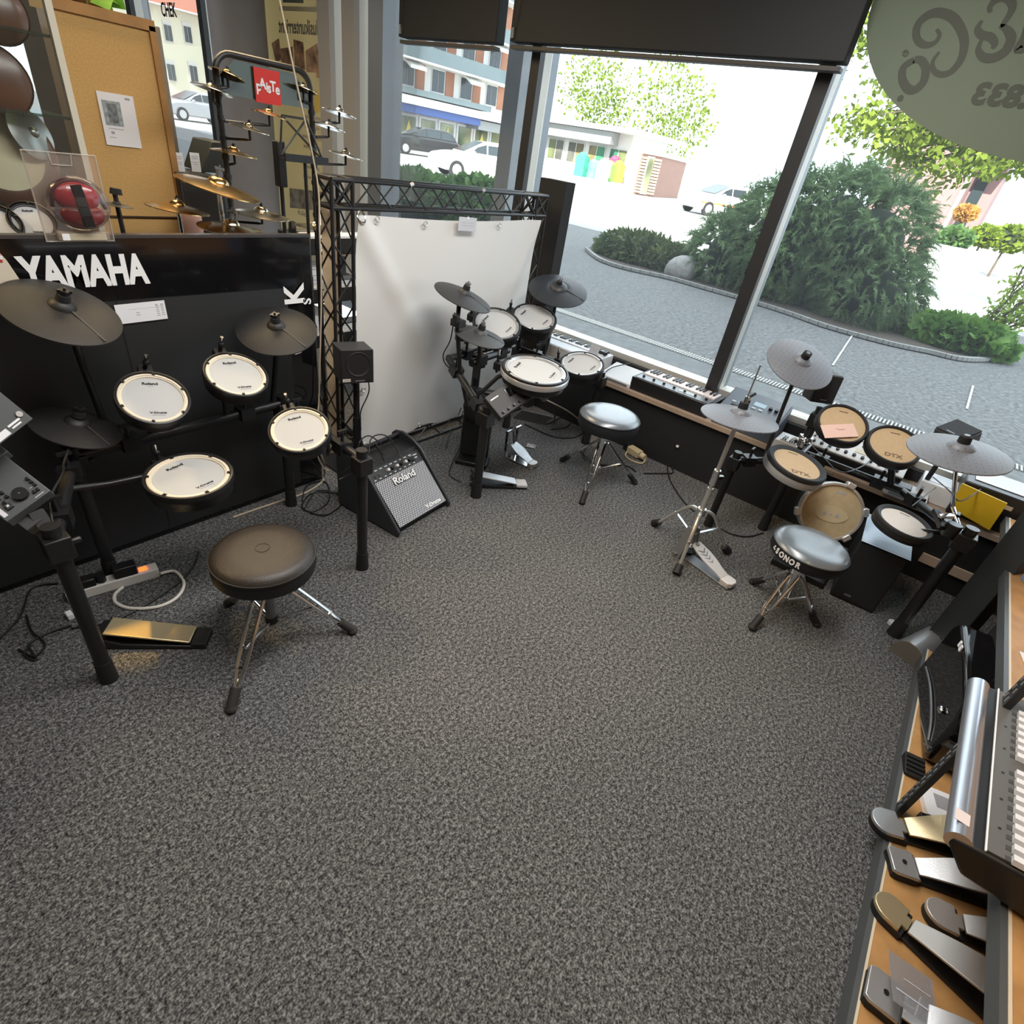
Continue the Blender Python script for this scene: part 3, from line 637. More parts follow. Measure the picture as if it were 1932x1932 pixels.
# ---- cars
TYRE = mat('tyre', (.02, .02, .02), .8)
def car(label, foot, yaw, paint, L=4.5, stripe=None, estate=True):
    t = thing('car', label, 'car', Matrix.Translation(foot) @ Matrix.Rotation(yaw, 4, 'Z'))
    k = L / 4.5
    prof = [(-2.2, .35), (-2.22, .75), (-2.1, .98), (-.95 * 1, 1.0), (.9, .98), (1.6, .92), (2.1, .80), (2.25, .6), (2.22, .32), (1.9, .25), (-1.95, .25)]
    M = Matrix.Rotation(math.pi / 2, 4, 'X')
    MB().prism([(x * k, z * k) for x, z in prof], 1.76 * k, Matrix.Translation((0, .88 * k, 0)) @ M).build('body', paint, t, bevel=.09 * k, seg=3)
    top = [(-2.05, .98), (-1.75, 1.42), (-1.2, 1.50), (.1, 1.47), (1.15, .97)] if estate else [(-1.7, .98), (-1.3, 1.40), (-.5, 1.50), (.2, 1.46), (1.2, .97)]
    cb = MB(); n = len(top)
    lo = [(x * k, .80 * k * (1 if z < 1 else .80), z * k) for x, z in top]; ro = [(x, -y, z) for x, y, z in lo]
    cb.add(lo + ro, [tuple(range(n)), tuple(range(2 * n - 1, n - 1, -1))] + [(i, n + i, n + (i + 1) % n, (i + 1) % n) for i in range(n)]).build('cabin', paint, t, bevel=.05 * k)
    for s in (-1, 1):
        for u0, u1 in ((-1.68, -.95), (-.86, .02), (.08, .78)):
            g = MB(); zt = lambda x: min(1.42, 1.42 if x < .1 else 1.44 - (x - .1) * .42)
            ys = lambda z: s * k * (.80 - (z - .98) / .5 * .16 + .012)
            q = [(u0, 1.03), (u1, 1.03), (u1 if u1 < .1 else u1 - .28, zt(u1) - .06 if u1 < .1 else 1.24), (u0 + (.12 if u0 < -1.5 else 0), 1.38)]
            g.add([(x * k, ys(z), z * k) for x, z in q], [(0, 1, 2, 3)]).build('side_window', DKPANE, t, fix=False)
    MB().add([(1.10 * k, .70 * k, 1.02 * k), (1.10 * k, -.70 * k, 1.02 * k), (.18 * k, -.60 * k, 1.45 * k), (.18 * k, .60 * k, 1.45 * k)], [(0, 1, 2, 3)], Matrix.Translation((.02, 0, .015))).build('windscreen', DKPANE, t, fix=False)
    for x in (-1.38, 1.42):
        for s in (-1, 1):
            wh = MB().cyl((x * k, s * .74 * k, .32 * k), (x * k, s * .92 * k, .32 * k), .33 * k, n=20).build('wheel', TYRE, t)
            MB().cyl((x * k, s * .90 * k, .32 * k), (x * k, s * .93 * k, .32 * k), .21 * k, n=10).build('hub_cap', STEEL, wh)
    for s in (-1, 1):
        MB().ball((2.12 * k, s * .66 * k, .70 * k), (.12 * k, .2 * k, .08 * k), 10, 6).build('headlamp', mat('lamp_glass', (.8, .8, .82), .1), t)
        MB().ball((-2.18 * k, s * .70 * k, .80 * k), (.06 * k, .14 * k, .12 * k), 10, 6).build('tail_lamp', mat('red_lamp', (.5, .02, .02), .2), t)
        MB().ball((.72 * k, s * .98 * k, 1.02 * k), (.08 * k, .12 * k, .07 * k), 8, 6).build('wing_mirror', paint, t)
    if stripe: MB().span((-2.0 * k, -.90 * k, .55 * k), (2.0 * k, .90 * k, .62 * k)).build('stripe', stripe, t)
    return t
car('black estate car parked nose toward the window post outside', at_z(795, 294), math.radians(160), mat('black_paint', (.015, .015, .016), .15, coat=.6), 5.2)
car('white car parked nearer the shop than the black one', at_z(905, 340), math.radians(152), mat('white_paint', (.85, .85, .84), .25, coat=.4), 4.7, None, False)
car('white car with orange stripes half hidden by the cypress bush', at_z(1352, 408), math.radians(150), mat('white_paint', (.85, .85, .84), .25, coat=.4), 4.6, mat('orange_band', (.8, .22, .05), .5))
car('silver car parked outside past the cork board', V((*at_y(372, 205, 40).xy, 0)), math.radians(185), mat('silver_paint', (.55, .56, .58), .25, .5), 4.5)
pa, pb = at_x(989, 94, 4.5), at_x(960, 94, 4.5); o = MB().span((4.5, pa.y, 0), (4.7, pb.y, 2.85)).build('trim_9', mat('grey_concrete', (.26, .27, .28), .85, var=.1, vscale=6)); struct(o, 'grey concrete pillar outside the window')
# ================================================================ drum gear builders
FELT = mat('black_felt', (.012, .012, .012), .9)
MESH = mat('white_mesh_head', (.47, .48, .48), .75, var=.03, vscale=300, bump=.15, bscale=1500)
CREAM = mat('cream_hoop', (.74, .66, .52), .5)
RUBC = mat('cymbal_rubber', (.016, .015, .014), .48, bump=.25, bscale=700)
RUBG = mat('grey_cymbal_rubber', (.075, .078, .088), .5, bump=.2, bscale=600)
SILIC = mat('beige_silicone_head', (.48, .34, .19), .7, var=.05, vscale=120)
LOGO = 'Roland'
def mesh_pad(label, c, n, ydir, d, deep=.055, hoop=CREAM, group=None, logo2='V-Drums', clamp=True, head=MESH):
    t = thing('drum_pad', label, 'drum pad', frame(c, n, ydir), group); r = d / 2
    MB().lathe([(r * .80, -deep), (r * .93, -deep * .8), (r * .97, -.020), (r, -.012), (r, .006), (r * .985, .013), (r * .94, .014), (r * .915, .004), (r * .3, -.004), (r * .3, -deep), (0, -deep)], 48).build('shell', BLACK, t)
    MB().lathe([(r * .91, -.004), (r * .91, .009), (r * .89, .0115), (r * .835, .0115), (r * .825, .008), (r * .80, .0075), (r * .785, .003), (r * .785, -.004)], 48).build('hoop', hoop, t)
    MB().lathe([(r * .79, .003), (r * .5, .0035), (0, .0035)], 48).build('head', head, t)
    m = None
    for i in range(6):
        a = 2 * math.pi * (i + .35) / 6
        b = MB(Matrix.Rotation(a, 4, 'Z')).box((r * .89, 0, .010), (r * .09, r * .085, .006)).cyl((r * .89, 0, .012), (r * .89, 0, .016), .0035, n=8) if m is None else None
        if m is None: o = b.build('tension_lug', RUBBER, t); m = o.data
        else: o = bpy.data.objects.new('tension_lug', m); COL.objects.link(o); o.matrix_world = Matrix.Rotation(a, 4, 'Z'); o.parent = t
    text('lettering', LOGO, r * .125, INK, t, Matrix.Translation((0, r * .56, .0042)), .0002, .0006, 1.2)
    MB().box((0, r * .47, .0042), (r * .16, r * .018, .0003)).build('print', GREYINK, t)
    text('lettering', logo2, r * .10, INK, t, Matrix.Translation((r * .05, -r * .52, .0042)), .0002, .0004, 1.15); MB().box((r * .05, -r * .60, .0042), (r * .36, r * .018, .0003)).build('print', GREYINK, t)
    if clamp:
        b = MB().box((0, r + .02, -.03), (.045, .05, .04)).cyl((0, r + .03, -.07), (0, r + .03, .015), .008, n=8).ball((0, r + .03, .02), (.011, .011, .011), 8, 6)
        b.build('mount', BLACKM, t, bevel=.003); MB().cyl((0, r + .03, .02), (0, r + .03, .055), .0055, n=10).build('mounting_rod', CHROME, t)
    return t
def cymbal(label, c, n, ydir, d, m=RUBC, bellk=.22, group=None, stop=True, wedge=True, name='cymbal_pad', cat='cymbal', nut=True):
    t = thing(name, label, cat, frame(c, n, ydir), group); r = d / 2; br = r * bellk
    s = min(1.0, d / .30); MB().lathe([(r, -.016 * s), (r * .995, -.012 * s), (r * .8, -.003 * s), (r * .5, .005 * s), (br * 1.05, .010 * s), (br * .9, .006 * s), (r * .5, -.002 * s), (r * .9, -.014 * s), (r, -.016 * s)], 64).build('bow', m, t)
    MB().lathe([(br * 1.05, .009 * s), (br * .98, .016 * s), (br * .75, .025 * s), (br * .4, .031 * s), (0, .032 * s)], 32).build('bell', m, t)
    if wedge:
        a0 = math.radians(-62)
        MB().bar((math.cos(a0) * br, math.sin(a0) * br, .0118), (math.cos(a0) * r * .96, math.sin(a0) * r * .96, -.0085), .006, .004).build('edge_seam', mat('seam_rubber', (.05, .048, .045), .5), t)
    if stop: MB().cyl((0, 0, .030), (0, 0, .048), .019, .016, 16).build('felt', FELT, t)
    if nut and d < .24: MB().cyl((0, 0, .02 * s), (0, 0, .05 * s), .004, n=8).cyl((0, 0, .034 * s), (0, 0, .044 * s), .007, n=10).build('wing_nut', BLACKM, t)
    elif nut: MB().cyl((0, 0, .048 if stop else .03), (0, 0, .062 if stop else .05), .012, n=10).bar((-.018, 0, .058), (.018, 0, .058), .007, .009).cyl((0, 0, .05), (0, 0, .07), .004, n=8).build('wing_nut', BLACKM if m is RUBC else GREYM, t)
    return t
def throne(label, c, feet, h, d, top, side, thick=.09, collar=.30, hub=.10, rubber=RUBBER, double=True, writing=None, squat=False, seam=True):
    """c: floor point under the post; feet: three floor points"""
    c = V((c[0], c[1], 0)); t = thing('drum_throne', label, 'stool', c); r = d / 2
    z1, z0 = h, h - thick
    MB().lathe([(0, z1), (r * .5, z1 - .001), (r * .80, z1 - .004), (r * .93, z1 - .013), (r * .985, z1 - .028)], 48).build('seat', top, t)
    MB().lathe([(r * .985, z1 - .028), (r, z1 - .045), (r, z0 + .012), (r * .97, z0), (0, z0)], 48).build('seat_side', side, t)
    MB().tube([(math.cos(2 * math.pi * i / 48) * r * .992, math.sin(2 * math.pi * i / 48) * r * .992, z1 - .030) for i in range(48)], .0032, 6, True).build('piping', side, t)
    if seam: MB().tube([(math.cos(2 * math.pi * i / 20) * .022, math.sin(2 * math.pi * i / 20) * .022, z1 - .0008) for i in range(20)], .0022, 5, True).build('seat_button', top, t)
    MB().cyl((0, 0, z0), (0, 0, z0 - .015), .07, n=20).build('seat_plate', GREYM, t)
    MB().cyl((0, 0, hub - .03), (0, 0, z0 - .01), .0125, n=14).build('post', CHROME, t)
    MB().cyl((0, 0, hub - .015), (0, 0, collar - .02), .018, n=16).build('tube', CHROME if not seam else GREYM, t)
    MB().cyl((0, 0, collar - .025), (0, 0, collar + .03), .027, n=16).bar((0, 0, collar + .012), (.055, .02, collar + .012), .014).build('collar', CHROME if not seam else BLACK, t, bevel=.003)
    MB().cyl((0, 0, hub - .012), (0, 0, hub + .014), .022, n=14).build('hub', BLACK if seam else CHROME, t)
    for f in feet:
        f = V((f[0], f[1], 0)) - c; u = V((f.x, f.y, 0)).normalized(); o = V((-u.y, u.x, 0))
        a = u * .026 + V((0, 0, collar)); b = f - u * .035 + V((0, 0, .050)); lg = MB()
        if double:
            for s in (-1, 1):
                lg.tube([a + o * s * .019, a.lerp(b, .76) + o * s * .014, a.lerp(b, .93) + o * s * .004, b], .0062, 8)
            k = a.lerp(b, .80); lg.bar(k - o * .016, k + o * .016, .012, .006)
        else:
            lg.bar(a, b, .022, .010, o)
        l = lg.build('leg', CHROME, t)
        MB().tube([b + (b - a).normalized() * -.012, b + (b - a).normalized() * .012, V((f.x, f.y, .014))], .0165, 10).ball((f.x, f.y, .014), (.02, .02, .014), 10, 6).build('rubber_foot', rubber, l)
        k = a.lerp(b, .62) if not squat else a.lerp(b, .55)
        MB().tube([u * .02 + V((0, 0, hub)), k], .0055, 8).build('brace', CHROME, t)
    if writing: writing(t, r, z1, z0)
    return t
def rack_clamp(mb, p, u=(1, 0, 0)):
    p = V(p); u = V(u).normalized(); mb.bar(p - u * .03, p + u * .03, .056, .05); mb.cyl(p + V((0, 0, .02)), p + V((0, 0, .065)), .007, n=8)
    mb.bar(p + V((-.02, 0, .065)), p + V((.02, 0, .065)), .010, .012)

# ================================================================ display board and things on and behind it
BOARDY = 2.2
def board():
    t = thing('display_board', 'tall black gloss display board with huge white brand lettering', 'display board', (.5, BOARDY, 0)); I = t.matrix_world.inverted()
    MB(M=I).span((-1.2, 2.2, 0), (1.452, 2.226, 1.172)).build('panel', GLOSSB, t, bevel=.004)
    MB(M=I).span((-1.2, 2.192, .03), (1.323, 2.2, .973)).build('lower_panel', mat('charcoal_panel', (.017, .018, .019), .55, var=.15, vscale=4), t)
    MB(M=I).span((.694, 2.1905, .03), (.697, 2.1922, .973)).build('panel_seam', BLACK, t)
    MB(M=I).span((-1.2, 2.198, 1.166), (1.452, 2.228, 1.176)).build('top_trim', mat('dark_edge_trim', (.10, .10, .11), .25, .6), t)
    F = Matrix.Translation((0, 2.1985, 0)) @ Matrix.Rotation(math.pi / 2, 4, 'X')
    def T(body, x, z, s, rot=0, xs=1, fat=0, wd=None): text('lettering', body, s, WHITE, t, I @ Matrix.Translation((x, 2.1905 if wd is None else 2.198, z)) @ Matrix.Rotation(math.pi / 2, 4, 'X') @ Matrix.Rotation(rot, 4, 'Z'), .0008, fat, xs, width=wd)
    T('YAMAHA', .640, 1.066, .125, 0, .80, .0055, .352)
    T('C', 1.350, .733, .145, math.pi / 2, .85, .004); T('K', 1.360, .945, .125, math.pi / 2, .95, .004)
    T('S', 1.416, .915, .052, math.pi / 2, 1.1, .0012); T('P', 1.412, .775, .052, math.pi / 2, 1.1, .0012)
    return t
board()
def sheet(name, label, M, w, h, lines, cat='price sign', bits=(), th=.0012, m=PAPER, ink=GREYINK, group=None):
    """paper sheet in the xy plane of M with small printed strips (x, y, w, h as fractions)"""
    t = thing(name, label, cat, M, group)
    MB().box((0, 0, 0), (w, h, th)).build('paper', m, t)
    b = MB()
    for (x, y, ww, hh) in lines: b.box(((x - .5) * w, (y - .5) * h, th * .5 + .0003), (ww * w, hh * h, .0004))
    if lines: b.build('print', ink, t)
    for kk, (mm, (x, y, ww, hh)) in enumerate(bits): MB().box(((x - .5) * w, (y - .5) * h, th * .5 + .0004 + .0004 * kk), (ww * w, hh * h, .0005)).build('print', mm, t)
    return t
UP = Matrix.Rotation(math.pi / 2, 4, 'X')
sheet('price_sheet', 'white printed price sheet stuck on the black board below its lettering', Matrix.Translation((.764, 2.186, .934)) @ UP @ Matrix.Rotation(.02, 4, 'Z'), .158, .064,
      [(.83 + .1 * (k % 2), .25 + .1 * (k // 2), .06, .03) for k in range(12)] + [(.42, .5, .06, .03), (.42, .38, .08, .03), (.6, .7, .7, .008), (.82, .82, .05, .04), (.93, .82, .06, .04)])
def ear_defender():
    a, b, c = at_y(36, 280, 2.19), at_y(172, 290, 2.19), at_y(150, 451, 2.19)
    zt, zb = 1.392, 1.160; xm = .642; w = .178; h = zt - zb
    t = thing('ear_defender_pack', 'clear blister pack holding red and black ear defenders on the board', 'package', Matrix.Translation((xm, 2.165, zb)) @ Matrix.Rotation(.0, 4, 'Z')); 
    clear = glass('clear_blister', (.93, .90, .88), .09, .13, (.75, .66, .58))
    MB().span((-w / 2, .028, 0), (w / 2, .031, h)).build('backing', clear, t)
    tr = MB(); y = .026
    tr.tube([(-w / 2, y, 0), (-w / 2, y, h), (w / 2, y, h), (w / 2, y, 0)], .0028, 6, True)
    tr.tube([(-.028, y, h), (-.024, y, h - .03), (.024, y, h - .03), (.028, y, h)], .0018, 5); tr.build('rim', glass('clear_edge', (.95, .95, .95), .2, .25, (.9, .88, .85)), t)
    RED = mat('red_plastic', (.30, .010, .012), .3, coat=.3)
    MB().ball((.014, .004, .076), (.058, .030, .034), 24, 12).build('ear_cup', RED, t)
    MB().ball((.008, .003, .126), (.060, .032, .044), 24, 12).build('ear_cup', RED, t)
    MB().tube(smooth_line([(.008 - .066, 0, .098), (-.05, -.004, .14), (-.02, -.006, .166), (.02, -.006, .168), (.055, -.004, .142), (.078, 0, .095)], 6), .006, 8).build('headband', mat('dark_red_band', (.06, .012, .016), .3, coat=.4), t)
    s = MB(); s.bar((.004, -.027, .160), (.010, -.031, .105), .026, .012, (0, 1, 0)).bar((.010, -.030, .102), (.016, -.027, .050), .026, .012, (0, 1, 0)); s.build('black_strip', BLACK, t)
    bl = MB(); bl.tube(smooth_line([(-.066, -.012, .095), (-.02, -.024, .098), (.03, -.026, .096), (.084, -.010, .092)], 6), .0028, 6); bl.build('blister_fold', clear, t)
    MB().ball((.010, .004, .106), (.082, .042, .074), 26, 14).build('blister', glass('blister_dome', (.97, .95, .95), .12, .03), t)
    MB().span((-.062, .0, .006), (.072, .026, .030)).build('tray', glass('clear_tray', (.9, .88, .85), .1, .3, (.6, .5, .42)), t, bevel=.004)
    MB().span((-.055, -.0012, .008), (.062, -.0002, .026)).build('card', mat('tan_card', (.46, .40, .28), .8), t)
    MB().span((-.055, -.0022, .008), (-.036, -.0012, .026)).build('barcode_label', PAPER, t)
ear_defender()
# red and white tag standing on the board's corner at the frame edge
q = at_y(0, 490, 2.15)
o = thing('hanging_card', 'red and white card tag at the end of the black board', 'tag', Matrix.Translation((.378, 2.165, 1.105)) @ UP)
MB().prism([(-.06, -.05), (.078, -.05), (.060, .012), (.046, .040), (.030, .052), (-.06, .056)], .002).build('card', mat('cream_card', (.66, .58, .46), .8), o)
MB().box((.0, .022, .0025), (.10, .030, .001)).build('red_band', mat('red_print', (.45, .03, .03), .7), o); MB().box((.015, .020, .0032), (.075, .010, .001)).build('white_band', WHITE, o)

# cork board with a notice
CY = 3.0
def cork():
    t = thing('cork_board', 'tall tan cork pinboard with a wooden frame and one printed notice', 'pinboard', (1.0, CY, .9)); I = t.matrix_world.inverted()
    CK = mat('cork', (.60, .37, .135), .9, var=.10, vscale=160, bump=.2, bscale=300); FR = mat('oak_frame', (.36, .19, .06), .6, var=.15, vscale=10)
    xl = at_y(124, 142, CY).x - .01; MB(M=I).span((xl, CY, .92), (1.30, CY + .03, 1.775)).build('cork', CK, t)
    MB(M=I).span((xl, CY - .012, 1.765), (1.315, CY + .035, 1.80)).build('frame', FR, t); MB(M=I).span((1.292, CY - .012, .90), (1.318, CY + .035, 1.78)).build('frame', FR, t)
    MB(M=I).span((xl, CY - .012, 1.094), (1.295, CY, 1.098)).build('joint', mat('dark_joint', (.05, .03, .02), .8), t)
    MB(M=I).span((.90, CY - .02, 1.755), (.94, CY - .012, 1.785)).build('clip', mat('brass_clip', (.30, .2, .08), .4, .6), t)
cork()
sheet('notice', 'white notice with a dark portrait photograph pinned to the cork board', Matrix.Translation((1.119, CY - .006, 1.448)) @ UP @ Matrix.Rotation(-.012, 4, 'Z'), .131, .180,
      [(.36, .33, .42, .012), (.22, .16, .18, .012), (.82, .93, .14, .04), (.24, .25, .09, .05)], 'notice', [(mat('photo_grey', (.30, .34, .35), .5, var=.4, vscale=60), (.34, .62, .50, .46)), (mat('photo_dark', (.15, .17, .18), .5, var=.55, vscale=75), (.34, .62, .26, .36))])
# plant on top behind the cork board
bush('potted_plant', 'bright green leafy plant standing behind the top of the cork board', 'plant', [((1.22, 3.35, 1.93), (.10, .10, .13))], 60, .11, leaf_mat('bright_leaf', (.10, .28, .03), (.25, .50, .08), 8), .3, 61, [((1.22, 3.35, 1.88), (1.22, 3.35, 1.97))], blade=False, added_core=False)
MB().lathe([(0, 0), (.05, 0), (.065, .10), (.058, .10), (.05, .08), (0, .08)], 20).build('pot', mat('terracotta', (.30, .12, .06), .8), bpy.data.objects['potted_plant']).location = (0, 0, 1.801)
o = MB().span((1.0, 3.25, 0), (1.45, 3.5, 1.80)).build('cabinet', mat('grey_cabinet', (.16, .15, .14), .7)); tag(o, 'dark grey cabinet standing hidden behind the cork board', 'cabinet')
# glass showcase with wooden instruments
def showcase():
    t = thing('glass_showcase', 'tall glass display case with a cream corner post and thin shelves', 'display case', (.45, 2.75, 0)); I = t.matrix_world.inverted()
    a = at_y(124, 142, 2.6)
    MB(M=I).span((a.x - .010, 2.60, 0), (a.x + .010, 2.62, 2.4)).build('corner_post', mat('cream_metal', (.66, .62, .50), .4), t)
    MB(M=I).add([(-.4, 2.61, .2), (a.x, 2.61, .2), (a.x, 2.61, 2.4), (-.4, 2.61, 2.4)], [(0, 1, 2, 3)]).build('pane', glass('case_glass', refl=.06, haze=.05, hcol=(.6, .55, .45)), t, fix=False)
    for py in (50, 205):
        z = at_y(40, py + 8, 2.62).z
        MB(M=I).span((-.4, 2.62, z - .004), (a.x - .01, 2.86, z + .004)).build('shelf', glass('shelf_glass_%d' % py, (.5, .6, .55), .1, .3, (.05, .08, .07)), t)
    MB(M=I).span((-.4, 2.86, 0), (a.x, 2.88, .95)).build('lower_back', BLACK, t)
showcase()
RW = mat('reddish_wood', (.075, .022, .010), .3, var=.3, vscale=18, coat=.3)
SKIN = mat('drum_skin', (.62, .56, .38), .7, var=.05, vscale=20)
def hand_drum(label, px, py, Y, R, rim, n=(-.1, -.9, .25), k=.74):
    c = at_y(px, py, Y); t = thing('hand_drum', label, 'drum', frame(c, n))
    MB().lathe([(R * k, -.005), (R * k, .006), (R * .92, .006), (R, -.002), (R, -.05), (R * .9, -.055)], 44).build('frame', rim, t)
    MB().lathe([(R * (k + .01), .002), (R * .3, .0025), (0, .0025)], 44).build('skin', SKIN, t)
    return t
hand_drum('brown rimmed frame drum with a tan skin in the glass case', 2, 287, 2.72, .155, RW)
hand_drum('second smaller frame drum low in the glass case behind the ear defenders', 52, 398, 2.74, .075, mat('brown_rim', (.26, .13, .06), .5, var=.3, vscale=20))
for nm, px, py, r in [('round reddish wooden instrument body at the top of the glass case', -12, 20, .085), ('dark round wooden instrument body below the topmost one', -14, 150, .10)]:
    c = at_y(px, py, 2.73); t = thing('wooden_instrument', nm, 'instrument', frame(c, (-.1, -.95, .1)))
    MB().lathe([(0, .03), (r * .6, .028), (r * .95, .015), (r, 0), (r * .95, -.02), (0, -.03)], 36).build('body', RW, t)
    MB().lathe([(r * .98, .004), (r * 1.02, .010), (r * 1.03, 0), (r * .98, -.008)], 36).build('binding', mat('dark_binding', (.05, .02, .01), .4), t)
c = at_y(62, 250, 2.7); cymbal('thin grey metal plate cymbal leaning in the glass case', c, (.5, -.8, .3), (0, 0, 1), .16, mat('dull_metal', (.30, .31, .30), .3, .8), .2, None, False, False, 'cymbal', 'cymbal', False)
# pads seen behind the board at its far end
mesh_pad('white pad in a dark rim behind the board, half outside the frame', at_y(-4, 425, 2.42), (-.1, -.7, .7), (0, .5, .8), .13, .04, BLACK, None, 'V-Drums', False)
mesh_pad('white pad in a dark rim behind the ear defender pack', at_y(62, 420, 2.42), (-.05, -.75, .66), (0, .5, .8), .13, .04, BLACK, None, 'V-Drums', False)
# ================================================================ cymbal tree, stands and truss
FWD = V((RX.z, RY.z, RZ.z))
BRONZE = mat('bronze', (.56, .38, .17), .22, 1.0, bump=.06, bscale=120)
PALEBR = mat('pale_bronze', (.62, .55, .42), .2, 1.0, bump=.06, bscale=120)
SILVER = mat('silver_cymbal', (.66, .66, .64), .2, 1.0, bump=.06, bscale=120)
def px_width(c, w): return w * (c - EYE).dot(FWD) / FPX
def metal_cymbal(label, px, py, Y, w, n, m, group=None):
    c = at_y(px, py, Y); return cymbal(label, c, n, (0, 1, 0), px_width(c, w), m, .24, group, False, False, 'cymbal', 'cymbal', True), c
TY = 2.7
def cymbal_tree():
    xl, xr, zt = 1.392, 1.822, 1.735
    t = thing('cymbal_tree', 'black tubular cymbal display tree with a red brand sign in its arch', 'display stand', (1.6, TY, 0)); I = t.matrix_world.inverted()
    f = MB(M=I); R = .07
    arch = [(xl, TY, 0), (xl, TY, zt - R)] + [(xl + R - R * math.cos(a), TY, zt - R + R * math.sin(a)) for a in [math.pi / 2 * k / 6 for k in range(1, 7)]] + [(xr - R + R * math.sin(a), TY, zt - R + R * math.cos(a)) for a in [math.pi / 2 * k / 6 for k in range(0, 7)]] + [(xr, TY, 0)]
    f.tube(arch, .0125, 10); f.build('frame', BLACKM, t)
    MB(M=I).bar((xl - .06, TY - .25, .015), (xl - .06, TY + .25, .015), .03).bar((xr + .06, TY - .25, .015), (xr + .06, TY + .25, .015), .03).bar((xl - .06, TY, .015), (xr + .06, TY, .015), .03).build('base', BLACKM, t)
    MB(M=I).prism([(xl + .012, 1.60), (xr - .012, 1.60), (xr - .012, zt - .08), (xr - .08, zt - .016), (xl + .08, zt - .016), (xl + .012, zt - .08)], .004, Matrix.Translation((0, TY + .004, 0)) @ UP).build('sign_plate', mat('dark_green_gloss', (.045, .065, .045), .12, coat=.4), t)
    sg = MB(M=I).span((1.548, TY - .012, 1.593), (1.664, TY - .006, 1.712)).build('sign', mat('red_sign', (.62, .022, .012), .35), t)
    xs = [(1.556, 'p', 1, -.004), (1.575, 'A', 1, .006), (1.594, 'i', .9, -.002), (1.604, 's', 1, -.004), (1.622, 'T', 1, .003), (1.642, 'e', 1, -.004)]
    for x, ch, s, dz in xs:
        text('letter', ch, .050 * s, WHITE, sg, Matrix.Translation((x + .007, TY - .0135, 1.652 + dz)) @ UP, .0006, .0016, .85)
    for z in [1.02 + .07 * k for k in range(9)]:
        for x in (xl, xr): MB(M=I).cyl((x, TY, z), (x, TY, z + .018), .0165, n=10).build('collar', BLACKM, t)
    spl = [(428, 138, 63, BRONZE, 'l', (.25, 0, 1)), (400, 166, 72, PALEBR, 'l', (.2, 0, 1)), (507, 213, 66, BRONZE, 'l', (.12, -.05, 1)), (470, 240, 72, PALEBR, 'l', (.12, -.05, 1)), (441, 286, 81, BRONZE, 'l', (.08, 0, 1)),
           (572, 166, 52, PALEBR, 'r', (.2, 0, 1)), (640, 211, 64, SILVER, 'r', (.16, 0, 1)), (620, 237, 62, SILVER, 'r', (.18, 0, 1)), (652, 291, 64, PALEBR, 'r', (.16, 0, 1)), (493, 401, 100, PALEBR, 'l', (.06, -.02, 1)), (595, 426, 74, PALEBR, 'r', (.08, 0, 1))]
    names = ['uppermost thin bronze', 'second pale', 'reddish bronze', 'pale thin', 'wide bronze', 'small pale', 'silver upper', 'silver lower', 'lone pale', 'broad lowest', 'half hidden lowest']
    where = ['on the short arm beside the arch corner', 'on the tree arm just below the uppermost one', 'right below the red sign', 'on the arm under the reddish one', 'on the arm level with the dark amplifier', 'at the inner side of the arch upright', 'on the tree arm reaching over the window post', 'on the tree arm just under the upper silver one', 'on the long low arm reaching over the window posts', 'above the black board edge on the tree', 'behind the truss corner on the tree']
    for k, (px, py, wd, m, sd, n) in enumerate(spl):
        o, c = metal_cymbal('%s splash cymbal %s' % (names[k], where[k]), px, py, TY - (.10 if sd == 'l' and px > 460 else .02), wd, n, m, 'small cymbals on the display tree')
        x = xl if sd == 'l' else xr
        s = V((x, TY, c.z - .055)); q = V((c.x, c.y, c.z - .045))
        MB(M=I).tube([s, s.lerp(q, .86) + V((0, 0, .0)), q, V((c.x, c.y, c.z + .012))], .0055, 7).build('arm', BLACKM, t)
cymbal_tree()
def simple_stand(label, c, n=3, zc=None, r=.17, m=CHROME, mat2=None):
    t = thing('cymbal_stand', label, 'stand', (c.x, c.y, 0)); z = c.z
    MB().cyl((0, 0, .12), (0, 0, z * .6), .0125, n=12).cyl((0, 0, z * .6), (0, 0, z + .03), .008, n=10).build('pole', m, t)
    MB().cyl((0, 0, z * .58), (0, 0, z * .63), .018, n=12).bar((0, 0, z * .605), (.04, 0, z * .605), .014).build('clamp', m, t)
    for k in range(n):
        a = 2 * math.pi * (k + .2) / n; u = V((math.cos(a), math.sin(a), 0)); l = MB().bar(V((0, 0, .42)) + u * .015, u * (r + .1) + V((0, 0, .03)), .018, .008).bar(V((0, 0, .16)) + u * .01, u * (r * .55) + V((0, 0, .26)), .012, .006).build('leg', m, t)
        MB().ball(u * (r + .105) + V((0, 0, .018)), (.018, .018, .018), 8, 6).build('rubber_foot', RUBBER, l)
    return t
for lb, ls, px, py, wd, Y, m, n in [('broad warm bronze cymbal on a chrome stand behind the black board', 'chrome stand carrying the broad warm bronze cymbal', 412, 349, 146, 2.48, BRONZE, (.18, -.1, 1)),
                              ('bronze cymbal crossing the frame of the cork board', 'chrome stand carrying the cymbal before the cork board', 335, 389, 108, 2.55, BRONZE, (.10, -.02, 1)),
                              ('large pale hi-hat cymbal lying low over the board top', 'low chrome stand under the pale cymbal over the board', 437, 427, 118, 2.42, PALEBR, (.05, -.06, 1))]:
    o, c = metal_cymbal(lb, px, py, Y, wd, n, m); simple_stand(ls, c, r=.05)
c = at_y(221, 385, 2.40); cymbal('dark rubber cymbal pad behind the board in front of the cork', c, (.12, 0, 1), (0, 1, 0), px_width(c, 52), RUBC, .25, None, True, False)
simple_stand('dark stand pole carrying the rubber pad before the cork board', c, m=BLACKM, r=.05)
